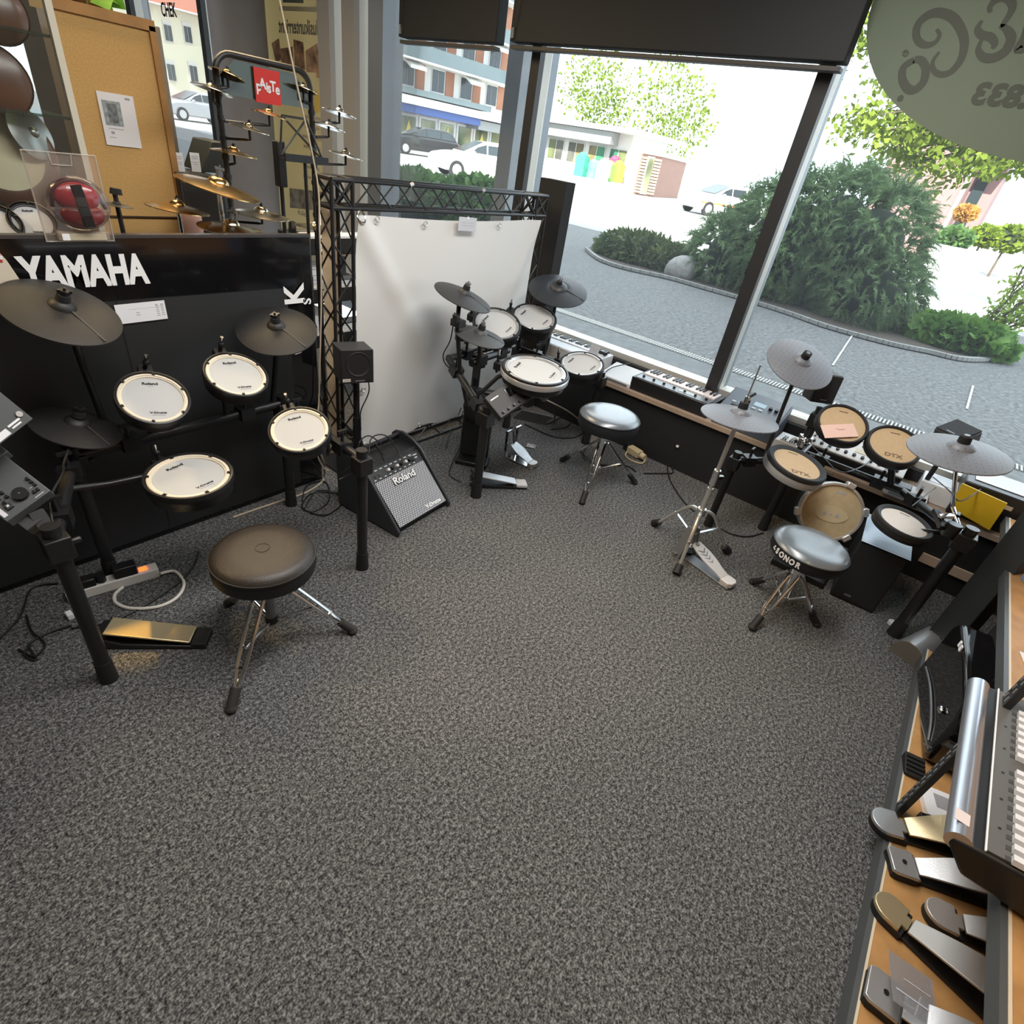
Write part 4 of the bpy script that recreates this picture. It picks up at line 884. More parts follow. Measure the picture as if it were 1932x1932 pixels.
def music_stand():
    c = at_y(575, 300, 2.62); t = thing('music_stand', 'black folding wire music stand beside the display tree', 'music stand', (c.x, c.y, 0)); z = c.z; b = MB()
    b.cyl((0, 0, .3), (0, 0, z), .008, n=8); b.cyl((0, 0, .3), (0, 0, .9), .011, n=10); b.build('pole', BLACKM, t)
    d = MB(); w = .11
    for q in ((-w, 0, w, .0), (-w, .0, -w * .55, .15), (w, 0, w * .55, .15), (-w * .55, .15, w * .55, .15), (-w, 0, w * .55, .15), (w, 0, -w * .55, .15)): d.cyl((q[0], .02 + q[1] * .3, z + q[1]), (q[2], .02 + q[3] * .3, z + q[3]), .005, n=6)
    d.bar((-w, -.02, z), (w, -.02, z), .008, .03); d.build('desk', BLACKM, t)
    for k in range(3):
        a = 2 * math.pi * k / 3 + .5; MB().bar((0, 0, .36), (math.cos(a) * .25, math.sin(a) * .25, .02), .014, .005).build('leg', BLACKM, t)
music_stand()
def column_speaker():
    a, b = at_y(525, 266, 2.85), at_y(526, 352, 2.85); t = thing('column_speaker', 'slim black column loudspeaker on a tripod before the music banner', 'speaker', (a.x, 2.85, 0)); h = a.z - b.z
    MB().box((0, 0, (a.z + b.z) / 2), (.040, .05, h)).build('body', BLACK, t, bevel=.004); MB().cyl((0, 0, .2), (0, 0, b.z), .010, n=10).build('pole', BLACKM, t)
    for k in range(3):
        u = V((math.cos(2.1 * k + .4), math.sin(2.1 * k + .4), 0)); MB().cyl((0, 0, .75), u * .26 + V((0, 0, .015)), .007, n=7).build('leg', BLACKM, t)
column_speaker()
def back_amp():
    a, b = at_y(336, 326, 2.95), at_y(415, 392, 2.95)
    t = thing('guitar_amplifier', 'dark guitar amplifier standing behind the bronze cymbal', 'amplifier', ((a.x + b.x) / 2, 3.05, 0)); w = b.x - a.x
    MB().box((0, 0, a.z / 2), (w, .2, a.z)).build('cabinet', BLACK, t, bevel=.008); MB().box((0, -.103, a.z * .42), (w * .9, .006, a.z * .72)).build('grille', mat('grille_cloth', (.025, .026, .024), .9, var=.3, vscale=300), t)
    MB().box((0, -.09, a.z - .01), (w, .02, .02)).build('trim', mat('amp_trim', (.10, .11, .10), .4), t)
    t2 = thing('wedge_monitor', 'black wedge shaped monitor on top of the guitar amplifier', 'speaker', ((a.x + b.x) / 2, 3.1, a.z)); 
    p = [at_y(x, y, 3.06) for x, y in ((373, 325), (391, 265), (416, 267), (420, 326))]
    MB(M=t2.matrix_world.inverted()).prism([(q.x, max(q.z, a.z + .002)) for q in p], .18, Matrix.Translation((0, 3.2, 0)) @ UP).build('body', mat('dark_green_black', (.022, .026, .023), .5), t2, bevel=.004)
    for k, (x, y) in enumerate(((330, 305), (361, 305))):
        q = at_y(x, y, 3.04); sheet('price_tag', ['small white tag', 'larger white tag'][k] + ' with print beside the wedge monitor', Matrix.Translation((q.x, 3.0, q.z + .002)) @ UP, .042, .075, [(.5, .8, .7, .03), (.5, .7, .6, .03), (.5, .5, .7, .02), (.5, .4, .5, .02)])
    q = at_y(360, 411, 2.9); tag(MB(Matrix.Translation((q.x, 2.9, 0))).cyl((0, 0, 0), (0, 0, q.z + .03), .04, .045, 20).build('pink_bucket', mat('pink_plastic', (.72, .42, .34), .5)), 'pink cylindrical container behind the board', 'bucket')
back_amp()
def music_banner():
    t = thing('window_banner', 'tall yellowed banner in the window with mirrored music lesson lettering', 'banner', Matrix.Translation((3.56, 5.55, 1.35)) @ basis((-1, 0, 0), (0, 0, 1)))
    B = mat('yellowed_banner', (.60, .52, .34), .8, var=.06, vscale=3); tl = B.node_tree; tb = tl.nodes.new('ShaderNodeBsdfTranslucent'); tb.inputs[0].default_value = (.72, .62, .40, 1); mx = tl.nodes.new('ShaderNodeMixShader'); mx.inputs[0].default_value = .5
    tl.links.new(tl.nodes['Principled BSDF'].outputs[0], mx.inputs[1]); tl.links.new(tb.outputs[0], mx.inputs[2]); tl.links.new(mx.outputs[0], tl.nodes['Material Output'].inputs[0])
    MB().box((0, 0, 0), (.84, 2.3, .003)).build('cloth', B, t)
    g = mat('banner_print', (.14, .14, .13), .8); mir = Matrix.Rotation(math.pi, 4, 'Y'); inv = (Matrix.Translation((3.56, 5.55, 1.35)) @ basis((-1, 0, 0), (0, 0, 1))).inverted()
    def L(px, py): q = inv @ at_x(px, py, 3.555); return q
    def T(body, px, py, s, m=g, fat=0, xs=1): q = L(px, py); text('lettering', body, s, m, t, Matrix.Translation((q.x, q.y, .003)) @ mir, .0005, fat, xs)
    T('Musikunterricht', 565, 52, .135, g, .003, .72); T('musik.ch', 572, 403, .07, g, 0, .8)
    pl_ = mat('banner_print_pale', (.40, .36, .26), .8)
    def bar_(px, py, w, h, m): q = L(px, py); MB().box((q.x, q.y, .003), (w, h, .0006)).build('print', m, t)
    for px, py, w, h, m in [(565, 17, .60, .030, pl_), (552, -2, .30, .05, g)]: bar_(px, py, w, h, m)
    for k in range(7): bar_(588, 222 + k * 19, [.28, .22, .30, .26, .20, .24, .28][k], .022, pl_)
    ph = mat('brown_photo', (.30, .18, .11), .7, var=.8, vscale=9)
    for k, pl in enumerate([[(512, 82), (526, 72), (531, 112), (520, 118)], [(528, 92), (552, 88), (554, 128), (532, 124)], [(553, 74), (572, 80), (576, 132), (556, 130)], [(576, 96), (598, 82), (604, 138), (578, 136)], [(597, 92), (613, 100), (613, 152), (596, 146)]]):
        qs = [L(*p) for p in pl]; MB().add([(q.x, q.y, .0035 + .0003 * k) for q in qs], [(0, 1, 2, 3)]).build('photo', ph, t, fix=False)
    qs = [L(*p) for p in ((546, 355), (606, 362), (605, 398), (547, 392))]; MB().add([(q.x, q.y, .0035) for q in qs], [(0, 1, 2, 3)]).build('photo', mat('grey_photo', (.22, .20, .16), .7, var=.6, vscale=12), t, fix=False)
    q = L(594, 192); MB().cyl((q.x, q.y, .002), (q.x, q.y, .004), .085, n=28).build('yellow_dot', mat('yellow_print', (.62, .45, .10), .8), t)
music_banner()
q = at_x(318, 20, 3.63); text('window_lettering', 'CHEK', .16, INK, None, Matrix.Translation((3.63, q.y, q.z)) @ basis((-1, 0, 0), (0, 0, 1)), .001, .004, .8)
tag(bpy.data.objects['window_lettering'], 'dark lettering on the far shop window past the cork board', 'lettering')

# ---- truss stand with white banner
TRY, TW = 2.22, .105
TX0, TX1, TZ = 1.575, 3.10, 1.378
def truss():
    t = thing('truss_stand', 'black lattice truss stand framing the white banner', 'display stand', (1.6, TRY, 0)); I = t.matrix_world.inverted()
    def column(x0, x1, y0, y1, z0, z1, axis, nz, faces=(0, 1, 2, 3)):
        ch = [(x0, y0), (x1, y0), (x1, y1), (x0, y1)]
        def pt(a, b, s): return V((a, b, s)) if axis == 'z' else V((s, a, b))
        for a, b in ch: MB(M=I).cyl(pt(a, b, z0), pt(a, b, z1), .0085, n=10).build('chord', BLACKM, t)
        br = MB(M=I); st = (z1 - z0) / nz
        for f in faces:
            p, q = ch[f], ch[(f + 1) % 4]
            for k in range(nz):
                zz = z0 + k * st
                a, b = (p, q) if (k + (f > 1)) % 2 == 0 else (q, p)
                br.cyl(pt(*a, zz), pt(*b, zz + st), .0042, n=6)
        br.build('bracing', BLACKM, t, kind='stuff')
    y0, y1 = TRY, TRY + TW
    column(TX0, TX0 + TW, y0, y1, .05, TZ - TW, 'z', 9)
    column(TX1 - TW, TX1, y0, y1, .05, TZ - TW, 'z', 9)
    column(y0, y1, TZ - TW, TZ, TX0 + TW, TX1 - TW, 'x', 12, (1, 3))
    column(y0, y1, .012, .012 + TW * .9, TX0 + TW, TX1 - TW, 'x', 12, (1, 3))
    for x in (TX0, TX1 - TW):
        c = MB(M=I)
        P = [V((x + i * TW, y0 + j * TW, TZ - TW + k * TW)) for i in (0, 1) for j in (0, 1) for k in (0, 1)]
        for a in range(8):
            for b in range(a + 1, 8):
                d = (P[a] - P[b]).length
                if d < TW * 1.1: c.cyl(P[a], P[b], .0092, n=8)
                elif d < TW * 1.5: c.cyl(P[a], P[b], .005, n=6)
        c.build('corner', BLACKM, t)
        MB(M=I).span((x - .03, y0 - .04, 0), (x + TW + .03, y1 + .25, .012)).build('foot_plate', BLACKM, t)
    sl = MB(M=I)
    for x in (2.0, 2.5): sl.cyl((x, y0, TZ - .002), (x + .02, y0, TZ + .006), .010, n=8)
    sl.build('coupler', STEEL, t)
truss()
def white_banner():
    t = thing('white_banner', 'plain white vinyl banner stretched inside the truss stand', 'banner', (2.33, TRY - .012, 0)); I = t.matrix_world.inverted()
    x0, x1, z0, z1 = TX0 + TW + .004, TX1 - TW + .02, .105, TZ - TW - .018; nx, nz = 64, 48; vs = []; fs = []
    rnd = random.Random(3)
    for j in range(nz + 1):
        for i in range(nx + 1):
            u, v = i / nx, j / nz
            x = x0 + (x1 - x0) * u - .035 * math.sin(math.pi * v) * (1 - u) ** 3 * 0 - .0; z = z0 + (z1 - z0) * v
            d0 = math.hypot(u * 1.25, 1 - v); d1 = math.hypot((1 - u) * 1.25, 1 - v)
            y = .012 * math.sin(math.pi * u) * math.sin(math.pi * v)
            y += .026 * math.exp(-((u * 1.25 - (1 - v) * .75) / .06) ** 2) * math.exp(-d0 * 2.0)
            y += .026 * math.exp(-(((1 - u) * 1.25 - (1 - v) * .5) / .05) ** 2) * math.exp(-d1 * 2.0)
            y += .006 * math.sin(u * 13 + v * 4) * (1 - v) ** 2 + .004 * math.sin(u * 29 - v * 7) * (1 - v) ** 3
            z -= .018 * math.sin(math.pi * u) * v ** 3
            vs.append((x, TRY - .012 - y, z))
    for j in range(nz):
        for i in range(nx): a = j * (nx + 1) + i; fs.append((a, a + 1, a + nx + 2, a + nx + 1))
    MB(M=I).add(vs, fs).build('cloth', mat('white_vinyl', (.74, .73, .70), .55, bump=.1, bscale=800), t, fix=False)
    MB(M=I).span((TX0 + .02, TRY + TW + .004, .05), (TX0 + TW, TRY + TW + .006, z1)).build('folded_edge', mat('tan_vinyl', (.58, .44, .28), .6), t)
    for u, v in ((.02, .975), (.30, .985), (.72, .985), (.985, .975), (.08, .99), (.02, .30), (.03, .02), (.33, .03), (.98, .02)):
        x = x0 + (x1 - x0) * u; z = z0 + (z1 - z0) * v - .018 * math.sin(math.pi * u) * v ** 3
        MB(M=I).tube([(x + math.cos(a) * .011, TRY - .030, z + math.sin(a) * .011) for a in [2 * math.pi * k / 14 for k in range(14)]], .0032, 6, True).build('eyelet', STEEL, t)
    q = V((x0 + .03, TRY - .03, z1 - .02)); MB(M=I).tube([q + V((-.012 + math.cos(a) * .020, math.sin(a) * .012, .012 + math.sin(a) * .022)) for a in [2 * math.pi * k / 16 for k in range(16)]], .004, 7, True).build('ring', CHROME, t)
white_banner()
sheet('price_sleeve', 'clear plastic price sleeve clipped to the top of the white banner', Matrix.Translation((2.365, TRY - .045, 1.228)) @ UP @ Matrix.Rotation(-.03, 4, 'Z'), .135, .064, [(.3, .6, .3, .02), (.7, .6, .3, .02), (.5, .4, .7, .02)], 'price sign', [(PAPER, (.5, .95, .1, .2))], m=mat('milky_plastic', (.62, .63, .66), .25))
def slab():
    a, b = at_x(1020, 334, 3.2), at_x(1069, 346, 3.2)
    t = thing('foam_column', 'tall dark foam column standing between truss and window', 'column panel', ((3.2 + 3.3) / 2, (a.y + b.y) / 2, 0))
    MB().box((0, 0, a.z / 2), (.1, a.y - b.y, a.z)).build('body', mat('dark_foam', (.018, .018, .018), .95, bump=.9, bscale=160), t, bevel=.003)
slab()
# cable from ceiling over the truss and down
CABW = mat('tan_cable', (.50, .42, .30), .6)
def cable(label, pts, r, m, k=6, name='cable', group=None):
    o = MB().tube(smooth_line(pts, k), r, 7).build(name, m); return tag(o, label, 'cable', group)
cable('thin tan cable running from the ceiling over the truss corner down the board edge', [at_y(515, -60, 2.18) + (at_y(515, -60, 2.18) - at_y(560, 160, 2.18)) * ((2.75 - at_y(515, -60, 2.18).z) / (at_y(515, -60, 2.18) - at_y(560, 160, 2.18)).z), at_y(515, -60, 2.18), at_y(560, 160, 2.18), at_y(598, 338, 2.19), at_y(603, 440, 2.175), at_y(606, 560, 2.175), at_y(603, 700, 2.175), at_y(601, 764, 2.17), at_y(598, 800, 2.12), at_y(606, 850, 2.0)], .0035, CABW)

# keyboard stand glimpsed between board and truss
def keyboard_tower():
    t = thing('keyboard_stand', 'dark tiered keyboard stand glimpsed between board and truss column', 'stand', (2.30, 3.25, 0)); 
    for s in (-1, 1): MB().bar((s * .30, .12, 0), (s * .30, -.05, 1.05), .03).bar((s * .30, -.18, .02), (s * .30, .24, .02), .03).build('side_frame', BLACKM, t)
    for z in (.34, .62, .90): MB().bar((-.32, .02, z), (.32, .02, z), .02).bar((-.32, -.14, z), (.32, -.14, z), .02).build('crossbar', BLACKM, t)
    for k, (z, lb) in enumerate([(.352, 'dark keyboard on the lowest tier of the stand behind the truss'), (.632, 'dark keyboard on the middle tier of the stand behind the truss'), (.912, 'dark keyboard on the top tier of the stand behind the truss')]):
        o = thing('keyboard', lb, 'keyboard', (2.30, 3.18, z)); MB().box((0, 0, .04), (.66, .27, .08)).build('case', BLACK, o, bevel=.004)
        for i in range(14): MB().box((-.28 + i * .043, -.08, .085), (.039, .11, .012)).build('white_key', WHITE, o)
        MB().box((0, .06, .082), (.5, .08, .004)).build('panel', GREYM, o)
        MB().box((-.2, -.139, .04), (.10, .003, .06)).build('price_card', PAPER, o)
    for k, (x, z) in enumerate([(2.10, .71), (2.22, .995), (2.16, .435)]):
        sheet('leaflet', ['white leaflet leaning on the middle keyboard behind the truss', 'white leaflet on the top keyboard behind the truss', 'white leaflet on the lowest keyboard behind the truss'][k], Matrix.Translation((x, 3.16, z + .05)) @ Matrix.Rotation(1.0, 4, 'X'), .14, .18, [(.5, .7, .6, .03), (.5, .5, .7, .02), (.5, .35, .6, .02)], 'leaflet')
keyboard_tower()
# ================================================================ drum kit before the black board
def rack(label, posts, rails, arms, loc, extra=()):
    """posts: (x, y, height, radius); rails: point pairs; arms: point lists; all in metres"""
    t = thing('drum_rack', label, 'drum rack', loc); I = t.matrix_world.inverted()
    for (x, y, h, r) in posts:
        p = MB(M=I).cyl((x, y, .03), (x, y, h), r, n=18).cyl((x, y, h), (x, y, h + .006), r * 1.04, n=18).build('post', BLACKM, t)
        MB(M=I).cyl((x, y, 0), (x, y, .085), r * 1.28, r * 1.12, 18).build('rubber_foot', RUBBER, p).matrix_basis = Matrix()
        MB(M=I).box((x, y, h - .06), (r * 2.9, r * 2.9, .07)).cyl((x + r * 1.2, y, h - .06), (x + r * 2.6, y, h - .06), .009, n=8).build('clamp', BLACK, t, bevel=.006)
    for a, b in rails:
        MB(M=I).cyl(a, b, .0185, n=14).build('rail', BLACKM, t); a, b = V(a), V(b)
        for u in (.22, .78): c = MB(M=I); rack_clamp(c, a.lerp(b, u), b - a); c.build('clamp', BLACK, t)
    for pts, r in arms: MB(M=I).tube([V(p) for p in pts], r, 10).build('arm', CHROME if r < .0085 else BLACKM, t)
    for fn in extra: fn(t, I)
    return t
Lc = dict(crash=V((.50, 2.025, 1.014)), hat=V((.458, 2.06, .638)), ride=V((1.17, 2.03, .877)), t1=V((.655, 1.94, .726)), t2=V((.938, 1.93, .757)), fl=V((1.025, 1.68, .615)), sn=V((.644, 1.744, .521)))
rack('black tubular drum rack before the black display board',
     [(.225, 1.574, .60, .021), (1.162, 1.498, .57, .021), (.42, 2.06, .56, .021), (1.20, 2.09, .56, .021)],
     [((.225, 1.574, .56), (.42, 2.06, .53)), ((.42, 2.06, .53), (1.20, 2.09, .53)), ((1.20, 2.09, .53), (1.162, 1.498, .53))],
     [([(.55, 2.11, .53), (.53, 2.10, .80), (.505, 2.03, 1.0)], .0115), ([(1.16, 2.10, .53), (1.17, 2.06, .72), (1.17, 2.03, .87)], .0115), ([(.43, 2.09, .53), (.45, 2.07, .63)], .011),
      ([(.67, 2.07, .53), (.66, 2.07, .66), (.655, 2.03, .70)], .010), ([(.95, 2.08, .53), (.945, 2.06, .70), (.94, 2.02, .735)], .010), ([(1.175, 1.72, .53), (1.15, 1.74, .58), (1.10, 1.73, .60)], .010), ([(.33, 1.84, .545), (.45, 1.88, .50), (.58, 1.86, .50)], .010)], (.7, 1.8, 0))
S1 = (.70, 1.42, .4)
def away(c, s=S1): return V((c.x - s[0], c.y - s[1], 0))
GL = 'mesh pads of the kit before the black board'
cymbal('large dark crash cymbal pad hiding the lower edge of the white lettering', Lc['crash'], (.20, -.38, .90), (0, 1, 0), .30)
cymbal('dark ride cymbal pad over the charcoal panel near the board end', Lc['ride'], (-.21, -.27, .94), (.3, 1, 0), .30)
cymbal('dark hi-hat cymbal pad low between board and drum module', Lc['hat'], (.30, -.20, .93), (0, 1, 0), .252, bellk=.28)
mesh_pad('white tom pad nearest the crash before the black board', Lc['t1'], (-.013, -.514, .858), (.25, 1, 0), .22, group=None)
mesh_pad('white tom pad below the ride before the black board', Lc['t2'], (0, -.444, .896), (.10, 1, 0), .22)
mesh_pad('warm lit floor tom pad beside the truss foot', Lc['fl'], (-.286, -.286, .915), (.35, 1, 0), .222)
mesh_pad('white snare pad above the brown drum stool', Lc['sn'], (-.05, -.068, .996), (-.15, 1, 0), .272, .06)
BRLEA = mat('black_leather', (.030, .024, .020), .36, bump=.5, bscale=350)
throne('black leather drum stool with a double braced chrome tripod in front of the black board', (.690, 1.40), [(.43, 1.206), (.902, 1.222), (.652, 1.64)], .405, .325, BRLEA, mat('black_vinyl_side', (.010, .010, .010), .5), .085, .285, .085, mat('grey_rubber', (.03, .028, .025), .7))
def drum_module():
    A, B, C = at_z(47, 888, .70), at_z(95, 925, .665), at_z(37, 998, .605)
    x = (B - A).normalized(); y = (B - C); n = x.cross(y).normalized(); y = n.cross(x); hgt = (B - C).length
    t = thing('drum_module', 'grey drum sound module with a large dial at the edge of the frame', 'drum module', Matrix.Translation(B) @ basis(n, y))
    G = mat('grey_panel', (.115, .125, .125), .5, .2, bump=.05, bscale=400)
    w = .22
    MB().span((-w, -hgt, -.035), (0, 0, 0)).build('panel', G, t, bevel=.002)
    k = hgt
    MB().cyl((-.30 * k * 1.0, -.42 * k, 0), (-.30 * k, -.42 * k, .012), .145 * k, n=28).build('dial', BLACK, t); MB().cyl((-.30 * k, -.42 * k, .012), (-.30 * k, -.42 * k, .0135), .018 * k, n=16).build('dial_cap', GREYM, t)
    for (u, v) in ((-.30, -.10), (-.40, -.10), (-.50, -.10), (-.17, -.14), (-.17, -.22), (-.44, -.62), (-.57, -.62), (-.36, -.74), (-.50, -.76)):
        MB().box((u * k, v * k, .003), (.07 * k, .06 * k, .008)).build('button', BLACK, t, bevel=.001)
    MB().box((-.24 * k, -.74 * k, .003), (.14 * k, .13 * k, .008)).build('square_button', mat('dark_button', (.04, .045, .045), .4), t, bevel=.001)
    text('lettering', 'x', .06 * k, WHITE, t, Matrix.Translation((-.24 * k, -.74 * k, .0075)), .0002, .001)
    p = MB(); p.box((-.22 * k, -.92 * k, .0008), (.24 * k, .09 * k, .001)); p.build('label', PAPER, t)
    q = MB(); q.box((-.06 * k, -.20 * k, .0006), (.012 * k, .20 * k, .001), ); q.box((-.30 * k, -.17 * k, .0006), (.01 * k, .10 * k, .001)); q.build('marking', WHITE, t)
    MB().span((-w - .10, -.55 * hgt, -.02), (-w * .66, .10 * hgt, .012)).build('display_panel', G, t, bevel=.002); MB().box((-w * .74, -.12 * hgt, .013), (.008, .10 * hgt, .001)).build('marking', WHITE, t)
    MB().span((-.03, -.9 * hgt, -.075), (.03, -.55 * hgt, -.035)).bar((.0, -.5 * hgt, -.04), (.045, -.62 * hgt, -.06), .03).build('mount', mat('dark_bracket', (.06, .06, .06), .5), t)
drum_module()
def monitor_left():
    A, B, C = at_z(0, 733, .90), at_z(43, 801, .82), at_z(0, 829, .74)
    n = V((.18, -.86, .42)); c = at_y(-62, 775, 1.74)
    t = thing('studio_monitor', 'grey fronted studio monitor cut off by the frame edge', 'speaker', Matrix.Translation(c) @ basis(n, (-.50, .35, .9)))
    MB().box((0, 0, -.07), (.165, .19, .14)).build('cabinet', BLACK, t, bevel=.004); MB().box((0, 0, .002), (.165, .19, .006)).build('baffle', mat('grey_baffle', (.075, .08, .08), .5, bump=.2, bscale=500), t, bevel=.002)
    MB().lathe([(.062, .005), (.062, .010), (.055, .010), (.050, .004), (.044, .0), (.02, -.012), (0, -.008)], 36, Matrix.Translation((-.006, .01, 0))).build('woofer', RUBBER, t)
    MB().lathe([(.052, .0105), (.050, .0125), (.047, .0105)], 36, Matrix.Translation((-.006, .01, 0))).build('woofer_ring', GREYM, t)
    MB().cyl((.068, -.068, .004), (.068, -.068, .010), .0075, n=14).build('screw', STEEL, t)
    MB().box((.0, -.083, .0055), (.040, .016, .001)).build('price_label', PAPER, t); MB().box((.044, -.076, .0055), (.034, .005, .001)).box((.044, -.084, .0055), (.026, .004, .001)).build('badge', WHITE, t)
monitor_left()
# amplifier wedge with perforated silver grille
def wedge_amp():
    F = V((1.414, 1.56, 0)); u = V((.995, .0985, 0)).normalized(); v = V((-u.y, u.x, 0)); w = .387
    t = thing('drum_amplifier', 'black wedge drum amplifier with a perforated silver grille', 'amplifier', Matrix.Translation(F) @ Matrix(((u.x, v.x, 0, 0), (u.y, v.y, 0, 0), (0, 0, 1, 0), (0, 0, 0, 1))))
    side = [(0, .004), (-.008, .030), (.205, .262), (.265, .293), (.335, .308), (.385, .298), (.41, .275), (.40, .02), (.39, .004)]
    SP = Matrix(((0, 0, 1, 0), (1, 0, 0, 0), (0, 1, 0, 0), (0, 0, 0, 1)))
    EDG = mat('grey_black_moulding', (.035, .038, .042), .42, bump=.2, bscale=700)
    for x in (0, w - .016): MB().prism(side, .016, Matrix.Translation((x, 0, 0)) @ SP).build('side_panel', EDG, t, bevel=.006)
    MB().prism([(.02, .02), (.03, .046), (.245, .262), (.36, .262), (.385, .02)], w - .034, Matrix.Translation((.017, 0, 0)) @ SP).build('cabinet', BLACK, t)
    d = V((0, .215, .216)).normalized(); n = V((0, -d.z, d.y)); L = .236
    G = Matrix.Translation((w / 2, .012, .042)) @ basis(n, d)
    gm = dotted_mat('perforated_silver', (.66, .67, .70), (.006, .006, .007), .0092, .0034, .4, .0)
    g = MB(G).box((0, L / 2, 0), (w - .05, L, .004)).build('grille', gm, t)
    text('lettering', 'Roland', .050, mat('silver_letter', (.88, .88, .89), .3), t, G @ Matrix.Translation((.0, L - .034, .0075)), .003, .0006, 1.05)
    text('lettering_shadow', 'Roland', .050, BLACK, t, G @ Matrix.Translation((.0005, L - .035, .003)), .001, .0032, 1.05)
    text('lettering', 'V-Drums', .026, WHITE, t, G @ Matrix.Translation((.085, .022, .0035)), .0008, .001, 1.1)
    K = Matrix.Translation((w / 2, .012, .042)) @ Matrix.Translation(d * L) @ basis((0, -.62, .78), d)
    c = MB(K).box((0, .032, -.002), (w - .04, .062, .006)).build('control_panel', mat('dark_panel', (.03, .031, .033), .4), t, bevel=.001)
    for i in range(6): MB().cyl((-.06 + i * .030, .030, 0), (-.06 + i * .030, .030, .014), .0085, .0075, 16).build('knob', BLACK if i % 2 else mat('pale_knob', (.6, .6, .6), .3), c)
    for i in range(2): MB().cyl((-.145 + i * .028, .030, 0), (-.145 + i * .028, .030, .008), .008, n=12).build('socket', CHROME, c)
    b = MB()
    for i in range(9): b.box((-.155 + i * .033, .053, .0014), (.016, .003, .0006)); b.box((-.155 + i * .033, .010, .0014), (.012, .003, .0006))
    b.box((.13, .045, .0014), (.05, .004, .0006)); b.box((.13, .030, .0014), (.035, .004, .0006)); b.build('print', WHITE, c)
    MB().box((.115, .03, .003), (.02, .03, .01)).build('switch', BLACK, c, bevel=.001)
    MB().cyl((.014, .36, .285), (w - .014, .36, .285), .011, n=12).build('handle', BLACKM, t)
    MB().span((.03, .03, 0), (w - .03, .36, .022)).build('foot', RUBBER, t)
    # leads plugged in
    W = t.matrix_world
    for k, pts in enumerate([[(.02, .20, .27), (.03, .22, .36), (.10, .27, .39), (.20, .28, .36), (.235, .23, .28), (.21, .17, .24)], [(.04, .30, .30), (.05, .30, .37), (.14, .33, .36), (.20, .30, .30)], [(.13, .22, .27), (.11, .25, .35), (.13, .28, .33), (.16, .25, .28)]]):
        cable(['long black lead arching from the amplifier sockets over its panel', 'black lead arching behind the handle of the wedge amplifier', 'short black lead looping between knobs and handle of the amplifier'][k], [W @ V(p) for p in pts], .0032, CABLE, 8, group='leads on the wedge amplifier')
wedge_amp()
def cube_monitor():
    c = V((1.55, 2.03, .655)); n = V((-.36, -.93, .06)).normalized()
    t = thing('monitor_speaker', 'small dark grey cube speaker on a pole before the truss column', 'speaker', Matrix.Translation(c) @ basis(n, (0, 0, 1)))
    G = mat('charcoal_speaker', (.038, .040, .042), .5, bump=.2, bscale=500)
    MB().box((0, 0, -.065), (.150, .155, .14)).build('cabinet', G, t, bevel=.004); MB().box((0, 0, .006), (.150, .155, .006)).build('baffle', mat('black_baffle', (.013, .013, .014), .45), t, bevel=.002)
    MB().lathe([(.058, .009), (.055, .012), (.050, .010), (.045, .006), (.022, -.002), (.020, .004), (0, .008)], 36, Matrix.Translation((.004, .010, 0))).build('cone', RUBBER, t)
    MB().box((-.052, -.062, .0095), (.036, .014, .001)).build('price_label', mat('cream_label', (.66, .58, .46), .8), t); MB().box((-.052, -.062, .0102), (.028, .006, .0005)).build('print', GREYINK, t)
    MB().box((.01, -.066, .0095), (.045, .006, .001)).build('badge', GREYM, t)
    for k in range(2): MB().cyl((.045 + k * .014, -.066, .009), (.045 + k * .014, -.066, .014), .004, n=10).build('knob', BLACK, t)
    s = thing('speaker_stand', 'black pole stand carrying the small cube speaker', 'stand', (1.60, 2.10, 0))
    MB().cyl((0, 0, .10), (0, 0, .575), .014, n=14).cyl((0, 0, .08), (0, 0, .36), .021, n=14).build('pole', BLACKM, s); MB().cyl((0, 0, .57), (0, 0, .577), .05, n=18).build('top_plate', BLACKM, s)
    for k in range(3):
        u = V((math.cos(2.1 * k + .9), math.sin(2.1 * k + .9), 0)); l = MB().bar((0, 0, .30), u * .08 + V((0, 0, .015)), .018, .01).build('leg', BLACKM, s)
    cable('thin black lead hanging under the small cube speaker', [(1.66, 2.12, .60), (1.66, 2.08, .50), (1.60, 2.07, .40), (1.60, 2.07, .30)], .0032, CABLE)
cube_monitor()
# power strip and leads under the rack
def power_strip(a, b, label, lit=True):
    a, b = V(a), V(b); d = b - a; L = d.length; yaw = math.atan2(d.y, d.x)
    t = thing('power_strip', label, 'power strip', Matrix.Translation((a + b) / 2) @ Matrix.Rotation(yaw, 4, 'Z'))
    MB().box((0, 0, .021), (L, .048, .042)).build('housing', mat('white_plastic', (.72, .70, .66), .4), t, bevel=.004)
    for i in range(3): MB().cyl((-L * .30 + i * L * .16, 0, .0415), (-L * .30 + i * L * .16, 0, .0435), .018, n=18).build('socket', mat('socket_grey', (.45, .44, .42), .5), t)
    MB().box((L * .34, 0, .044), (.026, .020, .008)).build('switch', mat('lit_red_switch', (.7, .08, .02), .3, emit=((1, .12, .02), 3.0)), t, bevel=.001)
    MB().box((L * .15, .004, .062), (.075, .045, .045)).build('plug', BLACK, t, bevel=.004)
    MB().cyl((-L * .12, 0, .04), (-L * .12, 0, .075), .017, n=14).build('plug', BLACK, t); MB().box((-L * .26, 0, .058), (.05, .04, .034)).build('plug', BLACK, t, bevel=.004)
power_strip(at_z(128, 1132), at_z(300, 1082), 'white power strip with a lit red switch on the floor under the rack')
WC = mat('white_flex', (.76, .72, .64), .45)
